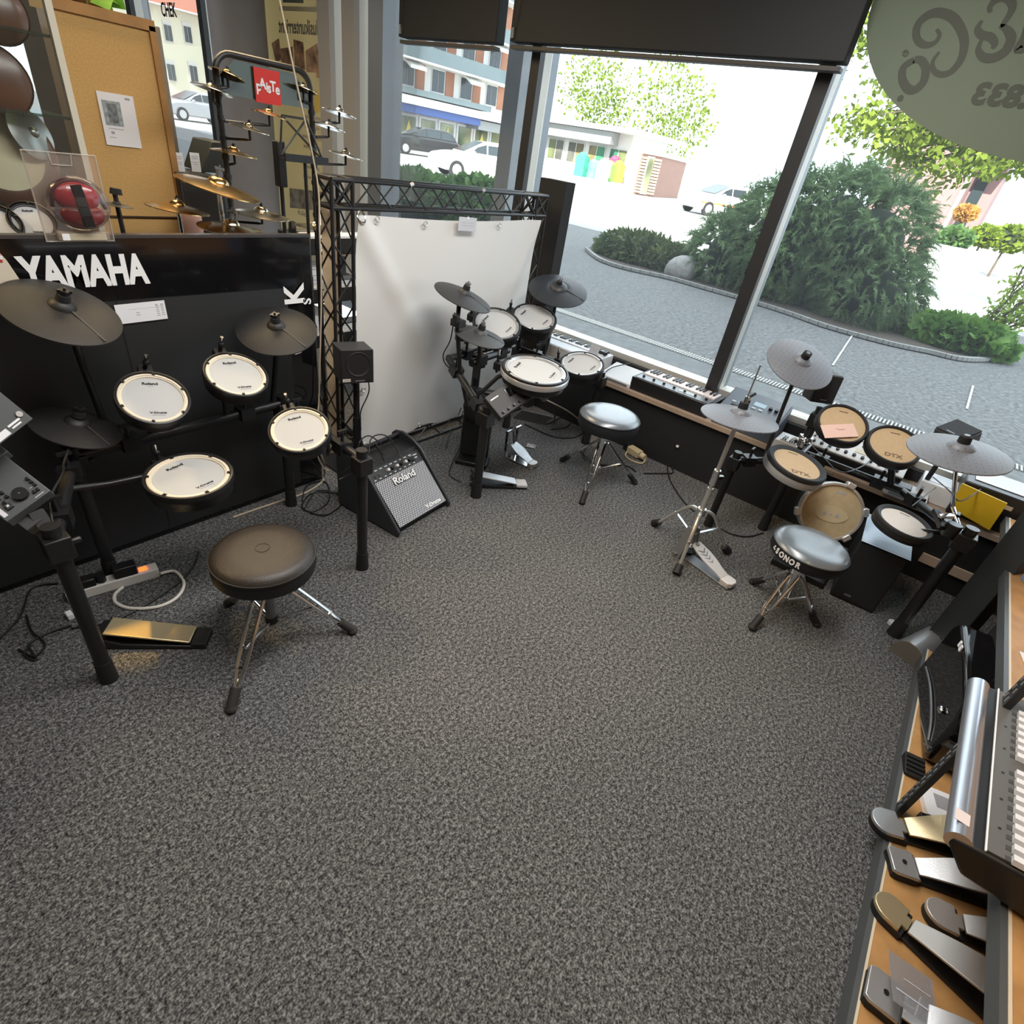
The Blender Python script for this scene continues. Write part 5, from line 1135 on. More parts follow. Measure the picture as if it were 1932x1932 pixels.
cable('white flex making a wide loop on the carpet beside the power strip', [at_z(303, 1082, .02), at_z(330, 1078, .006), at_z(347, 1100, .006), at_z(335, 1126, .006), at_z(300, 1144, .006), at_z(250, 1148, .006), at_z(220, 1138, .006), at_z(217, 1122, .006), at_z(232, 1108, .006)], .0058, WC)
cable('tan cable lying on the floor from the board foot to the truss foot', [at_z(440, 976, .005), at_z(480, 962, .005), at_z(530, 945, .005), at_z(575, 930, .005), at_z(604, 912, .005), at_z(612, 898, .02), at_z(610, 870, .20), at_z(600, 850, .3)], .0045, CABW)
rndc = random.Random(2)
BG = 'black leads tangled on the floor'
for k, pts in enumerate([[(0, 1205), (40, 1160), (60, 1110), (110, 1100)], [(60, 1215), (45, 1235), (70, 1245), (55, 1215), (90, 1195), (135, 1180)], [(35, 1225), (65, 1238), (85, 1215), (60, 1190), (50, 1160)], [(135, 1185), (200, 1175), (260, 1150), (330, 1105), (365, 1070), (375, 1040)], [(210, 1165), (262, 1180), (300, 1178), (298, 1172)],
                         [(570, 945), (580, 915), (615, 910), (620, 945), (590, 965), (570, 955), (590, 930), (640, 930)], [(575, 960), (600, 925), (650, 940), (620, 970), (585, 968)]]):
    cable(['black lead running off the frame edge toward the rack post', 'black lead curling in a small knot by the frame edge', 'short black lead crossing the small knot by the frame edge', 'long black lead passing under the power strip loop', 'short black lead behind the gold lit foot pedal', 'black lead coiled on the carpet near the wedge amplifier', 'black lead crossing the coil near the wedge amplifier'][k], [at_z(x, y, .005 + .003 * (i % 2)) for i, (x, y) in enumerate(pts)], .0034, CABLE, 6, group=BG)
cable('thin black lead wound along the rack rail beside the module', [(.24, 1.62, .58), (.27, 1.72, .60), (.33, 1.80, .62), (.36, 1.90, .60), (.42, 2.0, .62)], .0034, CABLE)
cable('tan lead hanging from the floor tom pad', [at_y(598, 858, 1.7), at_y(604, 872, 1.71), at_y(612, 884, 1.72), at_y(620, 888, 1.72)], .003, CABW)
for k, pts in enumerate([[(1.13, 1.53, .50), (1.10, 1.55, .46), (1.11, 1.57, .43), (1.15, 1.55, .45)], [(1.20, 1.50, .54), (1.24, 1.55, .50), (1.22, 1.60, .42), (1.19, 1.55, .44)]]):
    cable(['small black lead loop on the floor tom side of the post clamp', 'small black lead loop on the amplifier side of the post clamp'][k], pts, .003, CABLE, 6, group='leads at the rack post')
t = thing('plug_pair', 'small pale plug lying by the rack post foot', 'plug', at_z(141, 1162)); MB().box((-.012, 0, .012), (.018, .03, .022)).build('half', WHITE, t, bevel=.002); MB().box((.010, .004, .012), (.018, .03, .022)).build('half', WHITE, t, bevel=.002)
def flat_pedal(label, toe, heel, w, board_m, heel_m, h0=.075, h1=.028, base=BLACK, heel_f=.2, name='foot_pedal'):
    toe, heel = V((*V(toe).xy, 0)), V((*V(heel).xy, 0)); d = heel - toe; L = d.length; d.normalize(); o = V((-d.y, d.x, 0))
    t = thing(name, label, 'pedal', Matrix.Translation(toe) @ Matrix(((d.x, o.x, 0, 0), (d.y, o.y, 0, 0), (0, 0, 1, 0), (0, 0, 0, 1))))
    MB().prism([(-.03, 0), (L, 0), (L, .014), (.05, .022), (-.03, .05)], w * 1.0, Matrix.Translation((0, w * .5, 0)) @ UP).build('base', base, t, bevel=.003)
    a, b = V((0, 0, h0)), V((L * (1 - heel_f), 0, h1 + .006))
    MB().bar(a, b, .008, w * .92, (0, 1, 0)).build('footboard', board_m, t, bevel=.003)
    MB().box((L * (1 - heel_f / 2), 0, h1 * .6), (L * heel_f, w * .98, h1 * 1.1)).build('heel_plate', heel_m, t, bevel=.005)
    MB().box((-.012, 0, h0 * .5), (.03, w * .8, h0 * .9)).build('toe_block', BLACK, t, bevel=.004)
    return t
flat_pedal('long metal foot pedal plate on the floor, its gold spot gleam partly tinted in', at_z(207, 1192, .04), at_z(396, 1208), .085, mat('gold_lit_steel', (.70, .58, .36), .40, .8, bump=.1, bscale=300), RUBBER, .068, .022, heel_f=.16)  # steel plate; the spot's gold gleam is also put into its colour

# ================================================================ drum kit in front of the white banner
Cc = dict(crash=V((2.13, 1.94, .952)), ride=V((2.952, 1.933, .929)), hat=V((2.135, 1.81, .793)), t1=V((2.416, 1.936, .771)), t2=V((2.751, 1.93, .774)), sn=V((2.22, 1.50, .69)), fl=V((2.848, 1.601, .581)))
S2 = (2.70, 1.28)
def kit2_extra(t, I):
    # crash mount and its mast
    MB(M=I).box((2.03, 1.87, .845), (.05, .06, .035)).box((2.0, 1.86, .87), (.02, .03, .04)).build('cymbal_mount', BLACK, t, bevel=.003)
    MB(M=I).cyl((2.20, 2.0, .70), (2.20, 2.0, .78), .03, n=14).build('clamp', BLACK, t)
rack('black drum rack before the white banner', [(1.984, 1.584, .52, .024), (2.398, 2.029, .60, .024), (3.084, 1.578, .50, .022), (2.80, 2.05, .58, .020)],
     [((1.984, 1.584, .47), (2.10, 1.98, .62)), ((2.10, 1.98, .62), (2.80, 2.05, .60)), ((2.80, 2.05, .55), (3.084, 1.578, .46)), ((2.08, 1.80, .66), (2.42, 1.84, .66))],
     [([(2.085, 1.80, .42), (2.06, 1.86, .62), (2.035, 1.88, .84), (2.09, 1.93, .925), (2.13, 1.94, .95)], .012), ([(2.10, 1.78, .58), (2.125, 1.79, .70), (2.135, 1.81, .79)], .013), ([(2.90, 1.90, .50), (2.945, 1.93, .56), (2.952, 1.933, .70), (2.952, 1.933, .92)], .011),
      ([(2.42, 2.0, .60), (2.42, 2.0, .72)], .012), ([(2.76, 2.02, .60), (2.755, 2.0, .72)], .010), ([(2.92, 1.86, .50), (2.90, 1.78, .54), (2.87, 1.70, .55)], .010), ([(2.08, 1.72, .52), (2.13, 1.66, .62), (2.16, 1.62, .65)], .011)], (2.4, 1.8, 0), (kit2_extra,))
SIL = mat('silver_hoop', (.62, .62, .62), .3, .7)
cymbal('grey crash cymbal pad tilted before the white banner', Cc['crash'], (.13, -.25, .96), (0, 1, 0), .30, mat('charcoal_rubber', (.030, .031, .032), .5, bump=.2, bscale=600))
cymbal('bluish ride cymbal pad before the foam column and window', Cc['ride'], (-.26, -.19, .95), (.3, 1, 0), .36, mat('blue_black_rubber', (.024, .027, .033), .42, bump=.2, bscale=600), .30)
cymbal('small grey hi-hat pad under the crash before the white banner', Cc['hat'], (.056, -.154, .987), (-.2, 1, 0), .262, mat('grey_hat_rubber', (.060, .061, .060), .5, bump=.2, bscale=600), .28)
DK = mat('dark_hoop', (.05, .05, .05), .35)
mesh_pad('white tom pad half under the crash before the white banner', Cc['t1'], (-.28, -.284, .917), (-.2, 1, 0), .27, .075, SIL)
mesh_pad('white tom pad next to the foam column under the bluish ride', Cc['t2'], (-.253, -.231, .94), (-.2, 1, 0), .27, .085, SIL)
sn2 = mesh_pad('large white snare pad with a silver rim and deep black shell of the banner kit', Cc['sn'], (-.071, -.076, .995), (-.35, 1, 0), .34, .075, SIL)
MB().lathe([(.170, .004), (.174, -.002), (.174, -.022), (.170, -.026)], 48).build('outer_rim', SIL, sn2)
mesh_pad('bluish white floor tom pad beside the window keyboards', Cc['fl'], (-.255, -.061, .965), (-.1, 1, 0), .27, .075, SIL)
SKYLEA = mat('sky_lit_leather', (.13, .15, .17), .26, bump=.2, bscale=350, coat=.6, spec=.9)  # black seat; the pale blue of the reflected sky is put into its colour
def badge(t, r, z1, z0):
    c = at_z(1170, 804, .37) - t.matrix_world.translation; a = math.atan2(c.y, c.x); M = Matrix.Translation((math.cos(a) * (r + .0008), math.sin(a) * (r + .0008), (z1 + z0) / 2 - .02)) @ basis((math.cos(a), math.sin(a), 0), (0, 0, 1)) @ Matrix.Rotation(math.pi / 4, 4, 'Z')
    MB(M).box((0, 0, 0), (.024, .024, .001)).build('badge', WHITE, t); MB(M).box((0, 0, .0007), (.016, .016, .0005)).build('badge_centre', BLACK, t)
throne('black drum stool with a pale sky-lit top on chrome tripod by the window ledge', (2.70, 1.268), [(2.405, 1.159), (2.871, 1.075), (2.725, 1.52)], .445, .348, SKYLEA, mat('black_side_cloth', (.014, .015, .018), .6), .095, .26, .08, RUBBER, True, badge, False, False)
def module2():
    c = V((2.06, 1.50, .60)); t = thing('drum_module', 'black drum sound module tilted on the rack before the banner', 'drum module', Matrix.Translation(c) @ basis((-.35, -.55, .75), (-.15, .7, .6)))
    A = mat('dark_grey_panel', (.026, .026, .025), .5); w, h = .26, .13
    MB().box((0, 0, -.02), (w, h, .04)).build('case', A, t, bevel=.004); MB().box((.02, .02, .001), (.08, .045, .002)).build('display', GLOSSB, t)
    for k in range(6): MB().cyl((-.10 + k * .036, -.045, 0), (-.10 + k * .036, -.045, .010), .007, n=12).build('knob', BLACK, t)
    MB().cyl((.095, 0, 0), (.095, 0, .014), .022, n=20).build('dial', BLACK, t); MB().box((-.09, .035, .001), (.05, .006, .001)).build('print', WHITE, t)
    MB().bar((-.03, -.09, -.02), (.10, -.20, -.05), .006, .10, (0, 0, 1)).build('fold_tray', mat('dark_tray', (.02, .02, .02), .4), t)
    MB().cyl((.14, -.10, -.02), (.14, -.10, .02), .018, n=14).build('socket_cover', GREYM, t)
module2()
def kick_tower():
    t = thing('kick_pad', 'black upright kick drum pad tower before the banner foot', 'drum pad', Matrix.Translation((2.26, 1.86, 0)) @ Matrix.Rotation(math.radians(-150), 4, 'Z'))
    MB().box((0, 0, .25), (.05, .17, .42)).build('tower', BLACK, t, bevel=.012); MB().lathe([(.085, 0), (.085, .02), (.07, .025), (0, .022)], 28, Matrix.Translation((.025, 0, .36)) @ Matrix.Rotation(math.pi / 2, 4, 'Y')).build('pad', RUBBER, t)
    MB().box((.02, 0, .015), (.12, .19, .03)).build('base', BLACK, t, bevel=.008); MB().box((-.028, .02, .33), (.004, .05, .10)).build('label', PAPER, t)
kick_tower()
def kick_pedal(label, toe, heel, plate=STEEL, frame_m=CHROME, w=.085, posts=True, beater=True, zb=0.0, wear=None):
    """bass drum pedal: base plate, two posts with an axle, footboard and heel plate"""
    toe, heel = V((*V(toe).xy, 0)), V((*V(heel).xy, 0)); d = heel - toe; L = d.length; d.normalize(); o = V((-d.y, d.x, 0))
    t = thing('bass_drum_pedal', label, 'pedal', Matrix.Translation(toe + V((0, 0, zb))) @ Matrix(((d.x, o.x, 0, 0), (d.y, o.y, 0, 0), (0, 0, 1, 0), (0, 0, 0, 1))))
    MB().box((L * .5, 0, .006), (L, w * .8, .008)).build('base_plate', frame_m, t, bevel=.002)
    n = 10; wid = lambda u: w * (.36 + .14 * math.sin(math.pi * min(1, u * 1.2)))
    a, b = V((.01, 0, .095)), V((L * .80, 0, .030)); fb = MB(); vs = []; fs = []
    for i in range(n + 1):
        u = i / n; p = a.lerp(b, u)
        for s in (-1, 1):
            for dz in (0, .006): vs.append((p.x, s * wid(u), p.z + dz))
    for i in range(n):
        k = i * 4; fs += [(k + 1, k + 3, k + 7, k + 5), (k, k + 4, k + 6, k + 2), (k, k + 1, k + 5, k + 4), (k + 2, k + 6, k + 7, k + 3)]
    fs += [(0, 2, 3, 1), (n * 4, n * 4 + 1, n * 4 + 3, n * 4 + 2)]
    fb.add(vs, fs).build('footboard', plate, t)
    hp = [(L * .80, -w * .40), (L * .97, -w * .40), (L * 1.03, -w * .2), (L * 1.03, w * .2), (L * .97, w * .40), (L * .80, w * .40)]
    MB().prism(hp, .026, Matrix.Translation((0, 0, .010))).build('heel_plate', plate, t, bevel=.003)
    if posts:
        p = MB()
        for s in (-1, 1): p.bar((0, s * w * .62, .01), (-.01, s * w * .62, .185), .016, .014); 
        p.build('post', frame_m, t); MB().cyl((-.01, -w * .75, .185), (-.01, w * .95, .185), .009, n=12).box((-.01, 0, .188), (.03, .03, .022)).build('axle', CHROME, t)
        MB().bar((.012, 0, .10), (-.004, 0, .18), .012, .004).build('chain', GREYM, t)
        MB().cyl((-.03, w * .74, .04), (-.012, w * .74, .165), .006, n=10).build('spring', STEEL, t)
        if beater: MB().cyl((-.01, 0, .19), (.01, 0, .27), .0035, n=8).build('beater_rod', CHROME, t)
    return t
PEWTER = mat('pale_cast_metal', (.50, .51, .52), .35, .8, var=.15, vscale=40, bump=.3, bscale=120)
kick_pedal('cast metal bass drum pedal behind the thick rack post', at_z(962, 862), at_z(1008, 884), PEWTER)
WPAL = mat('pale_blue_white_plate', (.66, .69, .72), .3, .3)
pd = flat_pedal('hi-hat control pedal with a white footboard beside the thick rack post', at_z(897, 915), at_z(992, 918), .07, WPAL, mat('pale_heel', (.6, .6, .6), .4), .075, .026, heel_f=.22)
for k in range(4): MB().cyl((-.028, -.02 + (k % 2) * .02, .03 + k * .022), (-.040, -.02 + (k % 2) * .02, .03 + k * .022), .009, n=12).build('knob', CHROME, pd)
sheet('plastic_bag', 'small clear plastic bag lying on the carpet beside the cast pedal', Matrix.Translation(at_z(1002, 841, .006)) @ Matrix.Rotation(.5, 4, 'Z'), .06, .06, [], 'bag', [(mat('bag_glint', (.7, .7, .7), .2), (.3, .4, .1, .5)), (mat('bag_glint', (.7, .7, .7), .2), (.6, .55, .08, .4)), (mat('bag_glint', (.7, .7, .7), .2), (.5, .85, .7, .06))], m=mat('bag_film', (.28, .28, .27), .25))
cable('black lead curving down in front of the white banner', [at_y(858, 590, 1.92), at_y(850, 640, 1.93), at_y(836, 670, 1.94), at_y(843, 690, 1.94), at_y(862, 699, 1.93), at_y(875, 697, 1.91)], .0032, CABLE)
for k, pts in enumerate([[(870, 770), (862, 790), (850, 815), (842, 845)], [(874, 775), (868, 800), (872, 830), (855, 870), (848, 895), (870, 910)], [(888, 820), (895, 840), (880, 850), (868, 853)]]):
    cable(['black lead hanging straight down the banner to its foot', 'black lead hanging to the carpet and curling toward the control pedal', 'short black lead dropping behind the thick rack post'][k], [at_y(*pts[0], 1.95)] + [at_z(x, y, .02 / (i + 1)) for i, (x, y) in enumerate(pts[1:])], .003, CABLE, 6, group='leads under the banner kit')
for k, pts in enumerate([[(1000, 790), (1030, 800), (1060, 788), (1090, 795), (1100, 815)], [(990, 800), (1040, 822), (1080, 826), (1110, 815), (1140, 830)], [(1045, 800), (1050, 780), (1080, 785), (1070, 805), (1040, 810)], [(1110, 840), (1100, 860), (1130, 876), (1180, 878), (1200, 890)], [(1255, 865), (1270, 890), (1250, 893), (1215, 893)], [(1259, 865), (1262, 900), (1285, 940), (1310, 965)], [(1345, 985), (1375, 1005), (1410, 1012), (1440, 1005)]]):
    cable(['black lead looping toward the plinth under the floor tom', 'long black lead running under the sky-lit stool from the kick pad', 'black lead coiled on the carpet between kick pad and stool', 'black lead passing under the legs of the sky-lit stool', 'short black lead from the adapter along the plinth', 'black lead curving from the adapter to the hi-hat stand', 'black lead curving from the hi-hat stand to the kit post'][k], [at_z(x, y, .006) for x, y in pts], .004, CABLE, 6, group='leads along the window plinth')
cable('tan flex running along the foot of the window plinth', [at_z(1025, 752, .28), at_z(1070, 775, .16), at_z(1105, 800, .05), at_z(1150, 822, .01), at_z(1182, 838, .01), at_z(1190, 850, .03)], .005, CABW)
def adapters():
    c = at_z(1205, 862); t = thing('power_adapter', 'yellowed power adapter with a round plug on the carpet by the plinth', 'power adapter', Matrix.Translation(c) @ Matrix.Rotation(-.25, 4, 'Z'))
    Bg = mat('yellowed_plastic', (.62, .50, .30), .5)
    MB().box((-.02, .03, .028), (.055, .10, .05)).build('block', Bg, t, bevel=.006)
    MB().cyl((-.02, -.03, .03), (-.02, -.062, .03), .024, .020, 14).build('plug', Bg, t)
    MB().tube(smooth_line([(-.02, -.07, .02), (-.06, -.08, .006), (-.10, -.03, .006), (-.09, .04, .006), (-.05, .07, .012)], 6), .0055, 7).build('flex', Bg, t)
    MB().box((-.005, .105, .03), (.05, .05, .055)).build('black_plug', BLACK, t, bevel=.005)
adapters()
q = at_x(1278, 842, 3.27); tag(MB().box(q, (.01, .016, .012)).build('cable_clip', WHITE), 'tiny white cable clip on the window plinth', 'clip')
sheet('label_card', 'white card hanging under the sky-lit drum stool', Matrix.Translation(at_z(1121, 830, .16)) @ basis((-.8, -.5, .2), (0, 0, 1)), .042, .075, [], 'card')
# ================================================================ ledge under the window and the instruments on it
LZ = .395
struct(MB().span((3.25, -.70, .365), (3.60, 3.2, LZ)).build('trim_10', mat('brown_ledge', (.36, .27, .20), .55, var=.12, vscale=9), bevel=.002), 'brown wooden ledge along the foot of the shop window')
IVORY = mat('white_keys', (.80, .80, .78), .3); PALEW = mat('white_instrument', (.68, .69, .70), .4); 
def keybed(t, M, n, kw, kl, wm, bm=BLACK, bl=.60):
    """n white keys along local x, key length along local y; black keys in the usual two and three"""
    wme = bme = None
    for i in range(n):
        if wme is None: o = MB().box((0, 0, 0), (kw * .93, kl, .010)).build('white_key', wm, t, bevel=.0008); wme = o.data
        else: o = bpy.data.objects.new('white_key', wme); COL.objects.link(o); o.parent = t
        o.matrix_basis = M @ Matrix.Translation(((i - (n - 1) / 2) * kw, 0, 0))
        if i % 7 in (0, 1, 3, 4, 5) and i < n - 1:
            if bme is None: p = MB().box((0, 0, 0), (kw * .55, kl * bl, .010)).build('black_key', bm, t, bevel=.001); bme = p.data
            else: p = bpy.data.objects.new('black_key', bme); COL.objects.link(p); p.parent = t
            p.matrix_basis = M @ Matrix.Translation(((i - (n - 1) / 2 + .5) * kw, -kl * (1 - bl) / 2, .008))
def keyboard(label, x0, x1, y0, y1, z, h, body, n, wm, kd=.45, knobs=0, side=1, screen=True, cat='keyboard'):
    """keys toward the window (side 1) on a slab between the given bounds"""
    t = thing('keyboard', label, cat, ((x0 + x1) / 2, (y0 + y1) / 2, z)); L = y1 - y0; D = x1 - x0
    MB().span((-D / 2, -L / 2, 0), (D / 2, L / 2, h)).build('case', body, t, bevel=.004)
    M = Matrix.Translation((D / 2 * side - side * (D * kd / 2 + .01), 0, h + .004)) @ Matrix.Rotation(-math.pi / 2 * side, 4, 'Z') @ Matrix.Rotation(math.pi, 4, 'Z')
    keybed(t, M, n, (L - .05) / n, D * kd, wm)
    pn = MB().span((-side * D / 2 + side * .012, -L / 2 + .02, h), (side * D / 2 - side * (D * kd + .02), L / 2 - .02, h + .003)).build('control_panel', GREYM if body is BLACK else PALEW, t)
    for k in range(knobs):
        MB().cyl((-side * D * .27, -L * .40 + k * L * .8 / max(1, knobs - 1), h), (-side * D * .27, -L * .40 + k * L * .8 / max(1, knobs - 1), h + .016), .0085, n=10).build('knob', BLACK, t)
    if screen: MB().box((-side * D * .26, -L * .16, h + .004), (D * .16, L * .2, .002)).build('display', mat('lcd_grey', (.38, .42, .40), .3), t)
    return t
keyboard('long white keyboard on the ledge behind the bluish floor tom pad', 3.29, 3.55, 1.76, 2.52, LZ, .085, PALEW, 36, IVORY, .42, 0, 1, False)
sheet('card_holder', 'clear acrylic card holder standing on the long white keyboard', Matrix.Translation((3.38, 1.83, LZ + .125)) @ basis((-.95, 0, .3), (.3, 0, .95)), .075, .075, [(.5, .6, .7, .03), (.5, .4, .6, .03)], 'card holder', m=mat('milky_acrylic', (.55, .56, .58), .2))
t = thing('guitar_capo', 'small black gadget lying on the end of the long white keyboard', 'gadget', Matrix.Translation((3.46, 1.80, LZ + .09))); MB().box((0, 0, .012), (.03, .06, .024)).build('body', BLACK, t, bevel=.004); MB().cyl((0, -.03, .02), (0, -.05, .03), .006, n=8).build('knob', BLACK, t)
t = thing('white_tray', 'flat white sloped unit with a black lead between the two keyboards', 'sound unit', Matrix.Translation((3.37, 1.575, LZ))); MB().prism([(-.10, 0), (.12, 0), (.12, .07), (-.10, .028)], .24, Matrix.Translation((0, .12, 0)) @ UP).build('case', PALEW, t, bevel=.004); MB().box((-.102, 0, .014), (.003, .2, .010)).build('front_strip', GREYM, t)
cable('black lead across the flat white sloped unit', [(3.285, 1.66, LZ + .005), (3.29, 1.66, LZ + .04), (3.36, 1.655, LZ + .062), (3.44, 1.62, LZ + .08), (3.50, 1.59, LZ + .09)], .0035, CABLE)
keyboard('short black keyboard with red tinted white keys behind the sky-lit stool', 3.28, 3.53, .915, 1.46, LZ, .085, BLACK, 21, mat('pinkish_keys', (.80, .72, .70), .3), .50, 7)
def sampler():
    t = thing('sample_pad', 'blue-grey sampling drum pad tilted on the ledge beside the window post', 'sample pad', Matrix.Translation((3.40, .70, LZ)))
    MB().prism([(-.13, 0), (.14, 0), (.14, .17), (-.13, .085)], .36, Matrix.Translation((0, .18, 0)) @ UP).build('case', mat('slate_plastic', (.07, .085, .11), .45), t, bevel=.005)
    P = Matrix.Translation((.005, 0, .131)) @ basis((-.30, 0, .95), (.95, 0, .30))
    MB(P).box((0, .0, 0), (.34, .26, .004)).build('top_panel', mat('slate_panel', (.10, .125, .16), .35), t)
    for k in range(3): MB(P).cyl((.12 - k * .035 - (.10 if k == 2 else 0), .02, 0), (.12 - k * .035 - (.10 if k == 2 else 0), .02, .02), .011, n=14).build('knob', BLACK, t)
    MB(P).box((.02, .03, .003), (.07, .04, .002)).build('display', mat('blue_lcd', (.35, .50, .60), .2), t)
    for k in range(5): MB(P).box((.04 - k * .04, -.02, .004), (.025, .012, .005)).build('button', mat('pale_blue_button', (.45, .53, .6), .4), t)
    for k in range(2): MB(P).box((.02 - k * .10, -.085, .004), (.085, .07, .006)).build('pad', RUBBER, t)
    b = MB()
    for k in range(5): b.cyl((.14, -.14 + k * .05, .12), (.165, -.14 + k * .05, .13), .007, n=8)
    b.build('plug', BLACK, t)
sampler()
keyboard('small white keyboard with its keys toward the room beside the hi-hat pedal stand', 3.255, 3.42, .36, .50, LZ, .05, PALEW, 7, IVORY, .6, 0, -1, False)
def synth():
    t = thing('synthesizer', 'white synthesizer with rows of knobs and keys below the tan tom pads', 'keyboard', Matrix.Translation((3.42, .11, LZ)) @ Matrix.Rotation(math.radians(1), 4, 'Z'))
    MB().prism([(-.13, 0), (.14, 0), (.14, .165), (-.13, .075)], .50, Matrix.Translation((0, .25, 0)) @ UP).build('base', BLACK, t, bevel=.003)
    P = Matrix.Translation((.005, 0, .126)) @ basis((-.316, 0, .949), (.949, 0, .316))
    MB(P).box((0, 0, .003), (.50, .29, .012)).build('case', PALEW, t, bevel=.003)
    keybed(t, P @ Matrix.Translation((0, .075, .012)) @ Matrix.Rotation(math.pi, 4, 'Z'), 19, .0235, .10, IVORY)
    for k in range(12): MB(P).box((.20 - k * .036, -.012, .012), (.012, .022, .012)).build('slider', GREYM, t)
    for k in range(11): MB(P).cyl((.21 - k * .042, -.115, .009), (.21 - k * .042, -.115, .022), .009, n=8).build('knob', BLACK, t)
    MB(P).box((.06, -.062, .010), (.13, .035, .003)).build('display', mat('cream_lcd', (.58, .56, .42), .3), t)
    for k in range(8): MB(P).box((-.05 - k * .024, -.065, .011), (.012, .016, .008)).build('button', BLACK, t)
synth()
MB_ = thing('gig_box', 'black instrument case with a small label at the end of the ledge', 'case', ((3.46), -.52, LZ))
MB().span((-.16, -.17, 0), (.12, .145, .185)).build('case', BLACK, MB_, bevel=.006); MB().box((-.162, -.03, .13), (.003, .085, .020)).build('label', mat('tan_label', (.45, .38, .30), .7), MB_)
sheet('white_sheet', 'white sheet lying on top of the black instrument case', Matrix.Translation((3.46, -.53, LZ + .188)), .20, .24, [], 'paper')
YF = [at_x(px, py, 3.235) for px, py in ((1803, 934), (1815, 912), (1900, 950), (1866, 1000), (1800, 962))]
tag(MB().prism([(p.y, p.z) for p in YF], .012, Matrix(((0, 0, 1, 3.232), (1, 0, 0, 0), (0, 1, 0, 0), (0, 0, 0, 1)))).build('yellow_folder', mat('yellow_board', (.62, .40, .01), .6, var=.06, vscale=12)), 'yellow board leaning before the black case at the ledge end', 'folder')
tag(MB(Matrix.Translation((3.275, -.52, .135))).box((0, 0, 0), (.02, .24, .05)).build('tan_box', mat('tan_card_box', (.50, .38, .28), .8)), 'tan cardboard strip below the yellow board', 'box')
t = thing('white_modem', 'flat white device lying below the synthesizer end', 'device', Matrix.Translation((3.30, -.19, LZ))); MB().box((0, 0, .02), (.16, .19, .04)).build('case', PALEW, t, bevel=.006); MB().box((-.02, .03, .05), (.07, .08, .02)).build('dark_top', BLACK, t, bevel=.004); MB().box((-.081, 0, .02), (.003, .15, .008)).build('strip', GREYM, t)
t = thing('white_device', 'white device with printed panel under the ride cymbal', 'device', Matrix.Translation((3.42, -.30, LZ))); MB().box((0, 0, .05), (.17, .16, .10)).build('case', PALEW, t, bevel=.005); MB().box((0, 0, .102), (.12, .10, .002)).build('panel', mat('pale_panel', (.55, .57, .6), .4), t)

# ================================================================ drum kit by the window with tan pads
Rc = dict(hat=V((2.452, .548, .773)), crash=V((2.99, .495, .94)), ride=V((2.52, -.215, .918)), tA=V((2.94, .203, .74)), tB=V((2.965, -.028, .72)), sn=V((2.578, .268, .613)), fl=V((2.694, -.207, .505)), kick=V((2.76, .058, .39)))
dim = dotted_mat('dimpled_grey_rubber', (.150, .158, .175), (.070, .074, .082), .021, .0021, .45, 0, 0, False)
def dtx_cymbal(label, c, n, y, d): o = cymbal(label, c, n, y, d, dim, .27, None, False, False, nut=False); MB().cyl((0, 0, .030), (0, 0, .056), .021, .020, 18).build('felt', FELT, o); MB().cyl((0, 0, .056), (0, 0, .060), .010, n=10).build('wing_nut', GREYM, o); return o
def hat_stand():
    c = Rc['hat']; b = V((2.44, .545, 0)); t = thing('hi_hat_stand', 'chrome hi-hat stand with a spread tripod and chevron footboard', 'stand', b); top = c - b
    MB().cyl((0, 0, .06), (0, 0, .40), .0135, n=14).cyl((0, 0, .40), top - V((0, 0, .02)), .010, n=14).build('tube', STEEL, t)
    MB().cyl(top - V((0, 0, .02)), top + V((0, 0, .225)), .0035, n=10).build('rod', GREYM, t)
    MB().cyl((0, 0, .42), (0, 0, .50), .017, n=14).bar((0, 0, .455), (.05, -.02, .45), .016, .024).build('clamp', CHROME, t, bevel=.003)
    MB().cyl(top + V((0, 0, .05)), top + V((0, 0, .085)), .010, n=12).bar(top + V((0, 0, .075)), top + V((.03, -.02, .10)), .008).build('clutch', CHROME, t)
    MB().cyl((0, 0, .245), (0, 0, .285), .023, n=14).build('collar', CHROME, t, bevel=.003)
    for f in ((2.239, .498), (2.552, .78), (2.64, .386)):
        f = V((f[0], f[1], 0)) - b; u = f.normalized(); k = u * .15 + V((0, 0, .165))
        l = MB().tube(smooth_line([u * .022 + V((0, 0, .265)), u * .06 + V((0, 0, .255)), u * .11 + V((0, 0, .205)), f - u * .02 + V((0, 0, .025))], 5), .0085, 8).build('leg', STEEL, t)
        MB().cyl(f - u * .035 + V((0, 0, .045)), f + V((0, 0, .012)), .018, .022, 12).build('rubber_foot', RUBBER, l)
        MB().bar(u * .015 + V((0, 0, .13)), k, .012, .006).build('brace', CHROME, t)
    MB().bar((-.06, .02, .0), (-.02, .005, .17), .045, .014).bar((.05, -.03, 0), (.02, -.01, .17), .03, .012).bar((-.07, .03, .02), (.05, -.03, .02), .02, .012).build('lower_frame', GREYM, t)
hat_stand()
pd = kick_pedal('hi-hat footboard with black chevrons at the chrome stand', at_z(1298, 1052), at_z(1378, 1110), mat('pale_footboard', (.62, .58, .55), .4, .2), GREYM, .085, False, False)
Lp = (at_z(1378, 1110) - at_z(1298, 1052)).length
b = MB()
for k in range(4):
    for s in (-1, 1): 
        x = Lp * (.26 + .075 * k); zz = .1085 - .075 * (x / (Lp * .8)); b.bar((x, 0, zz), (x - .020, s * .026, zz + .004), .006, .002)
b.cyl((Lp * .08, 0, .096), (Lp * .08, 0, .1035), .010, n=12); b.build('chevron_print', GREYM, pd)
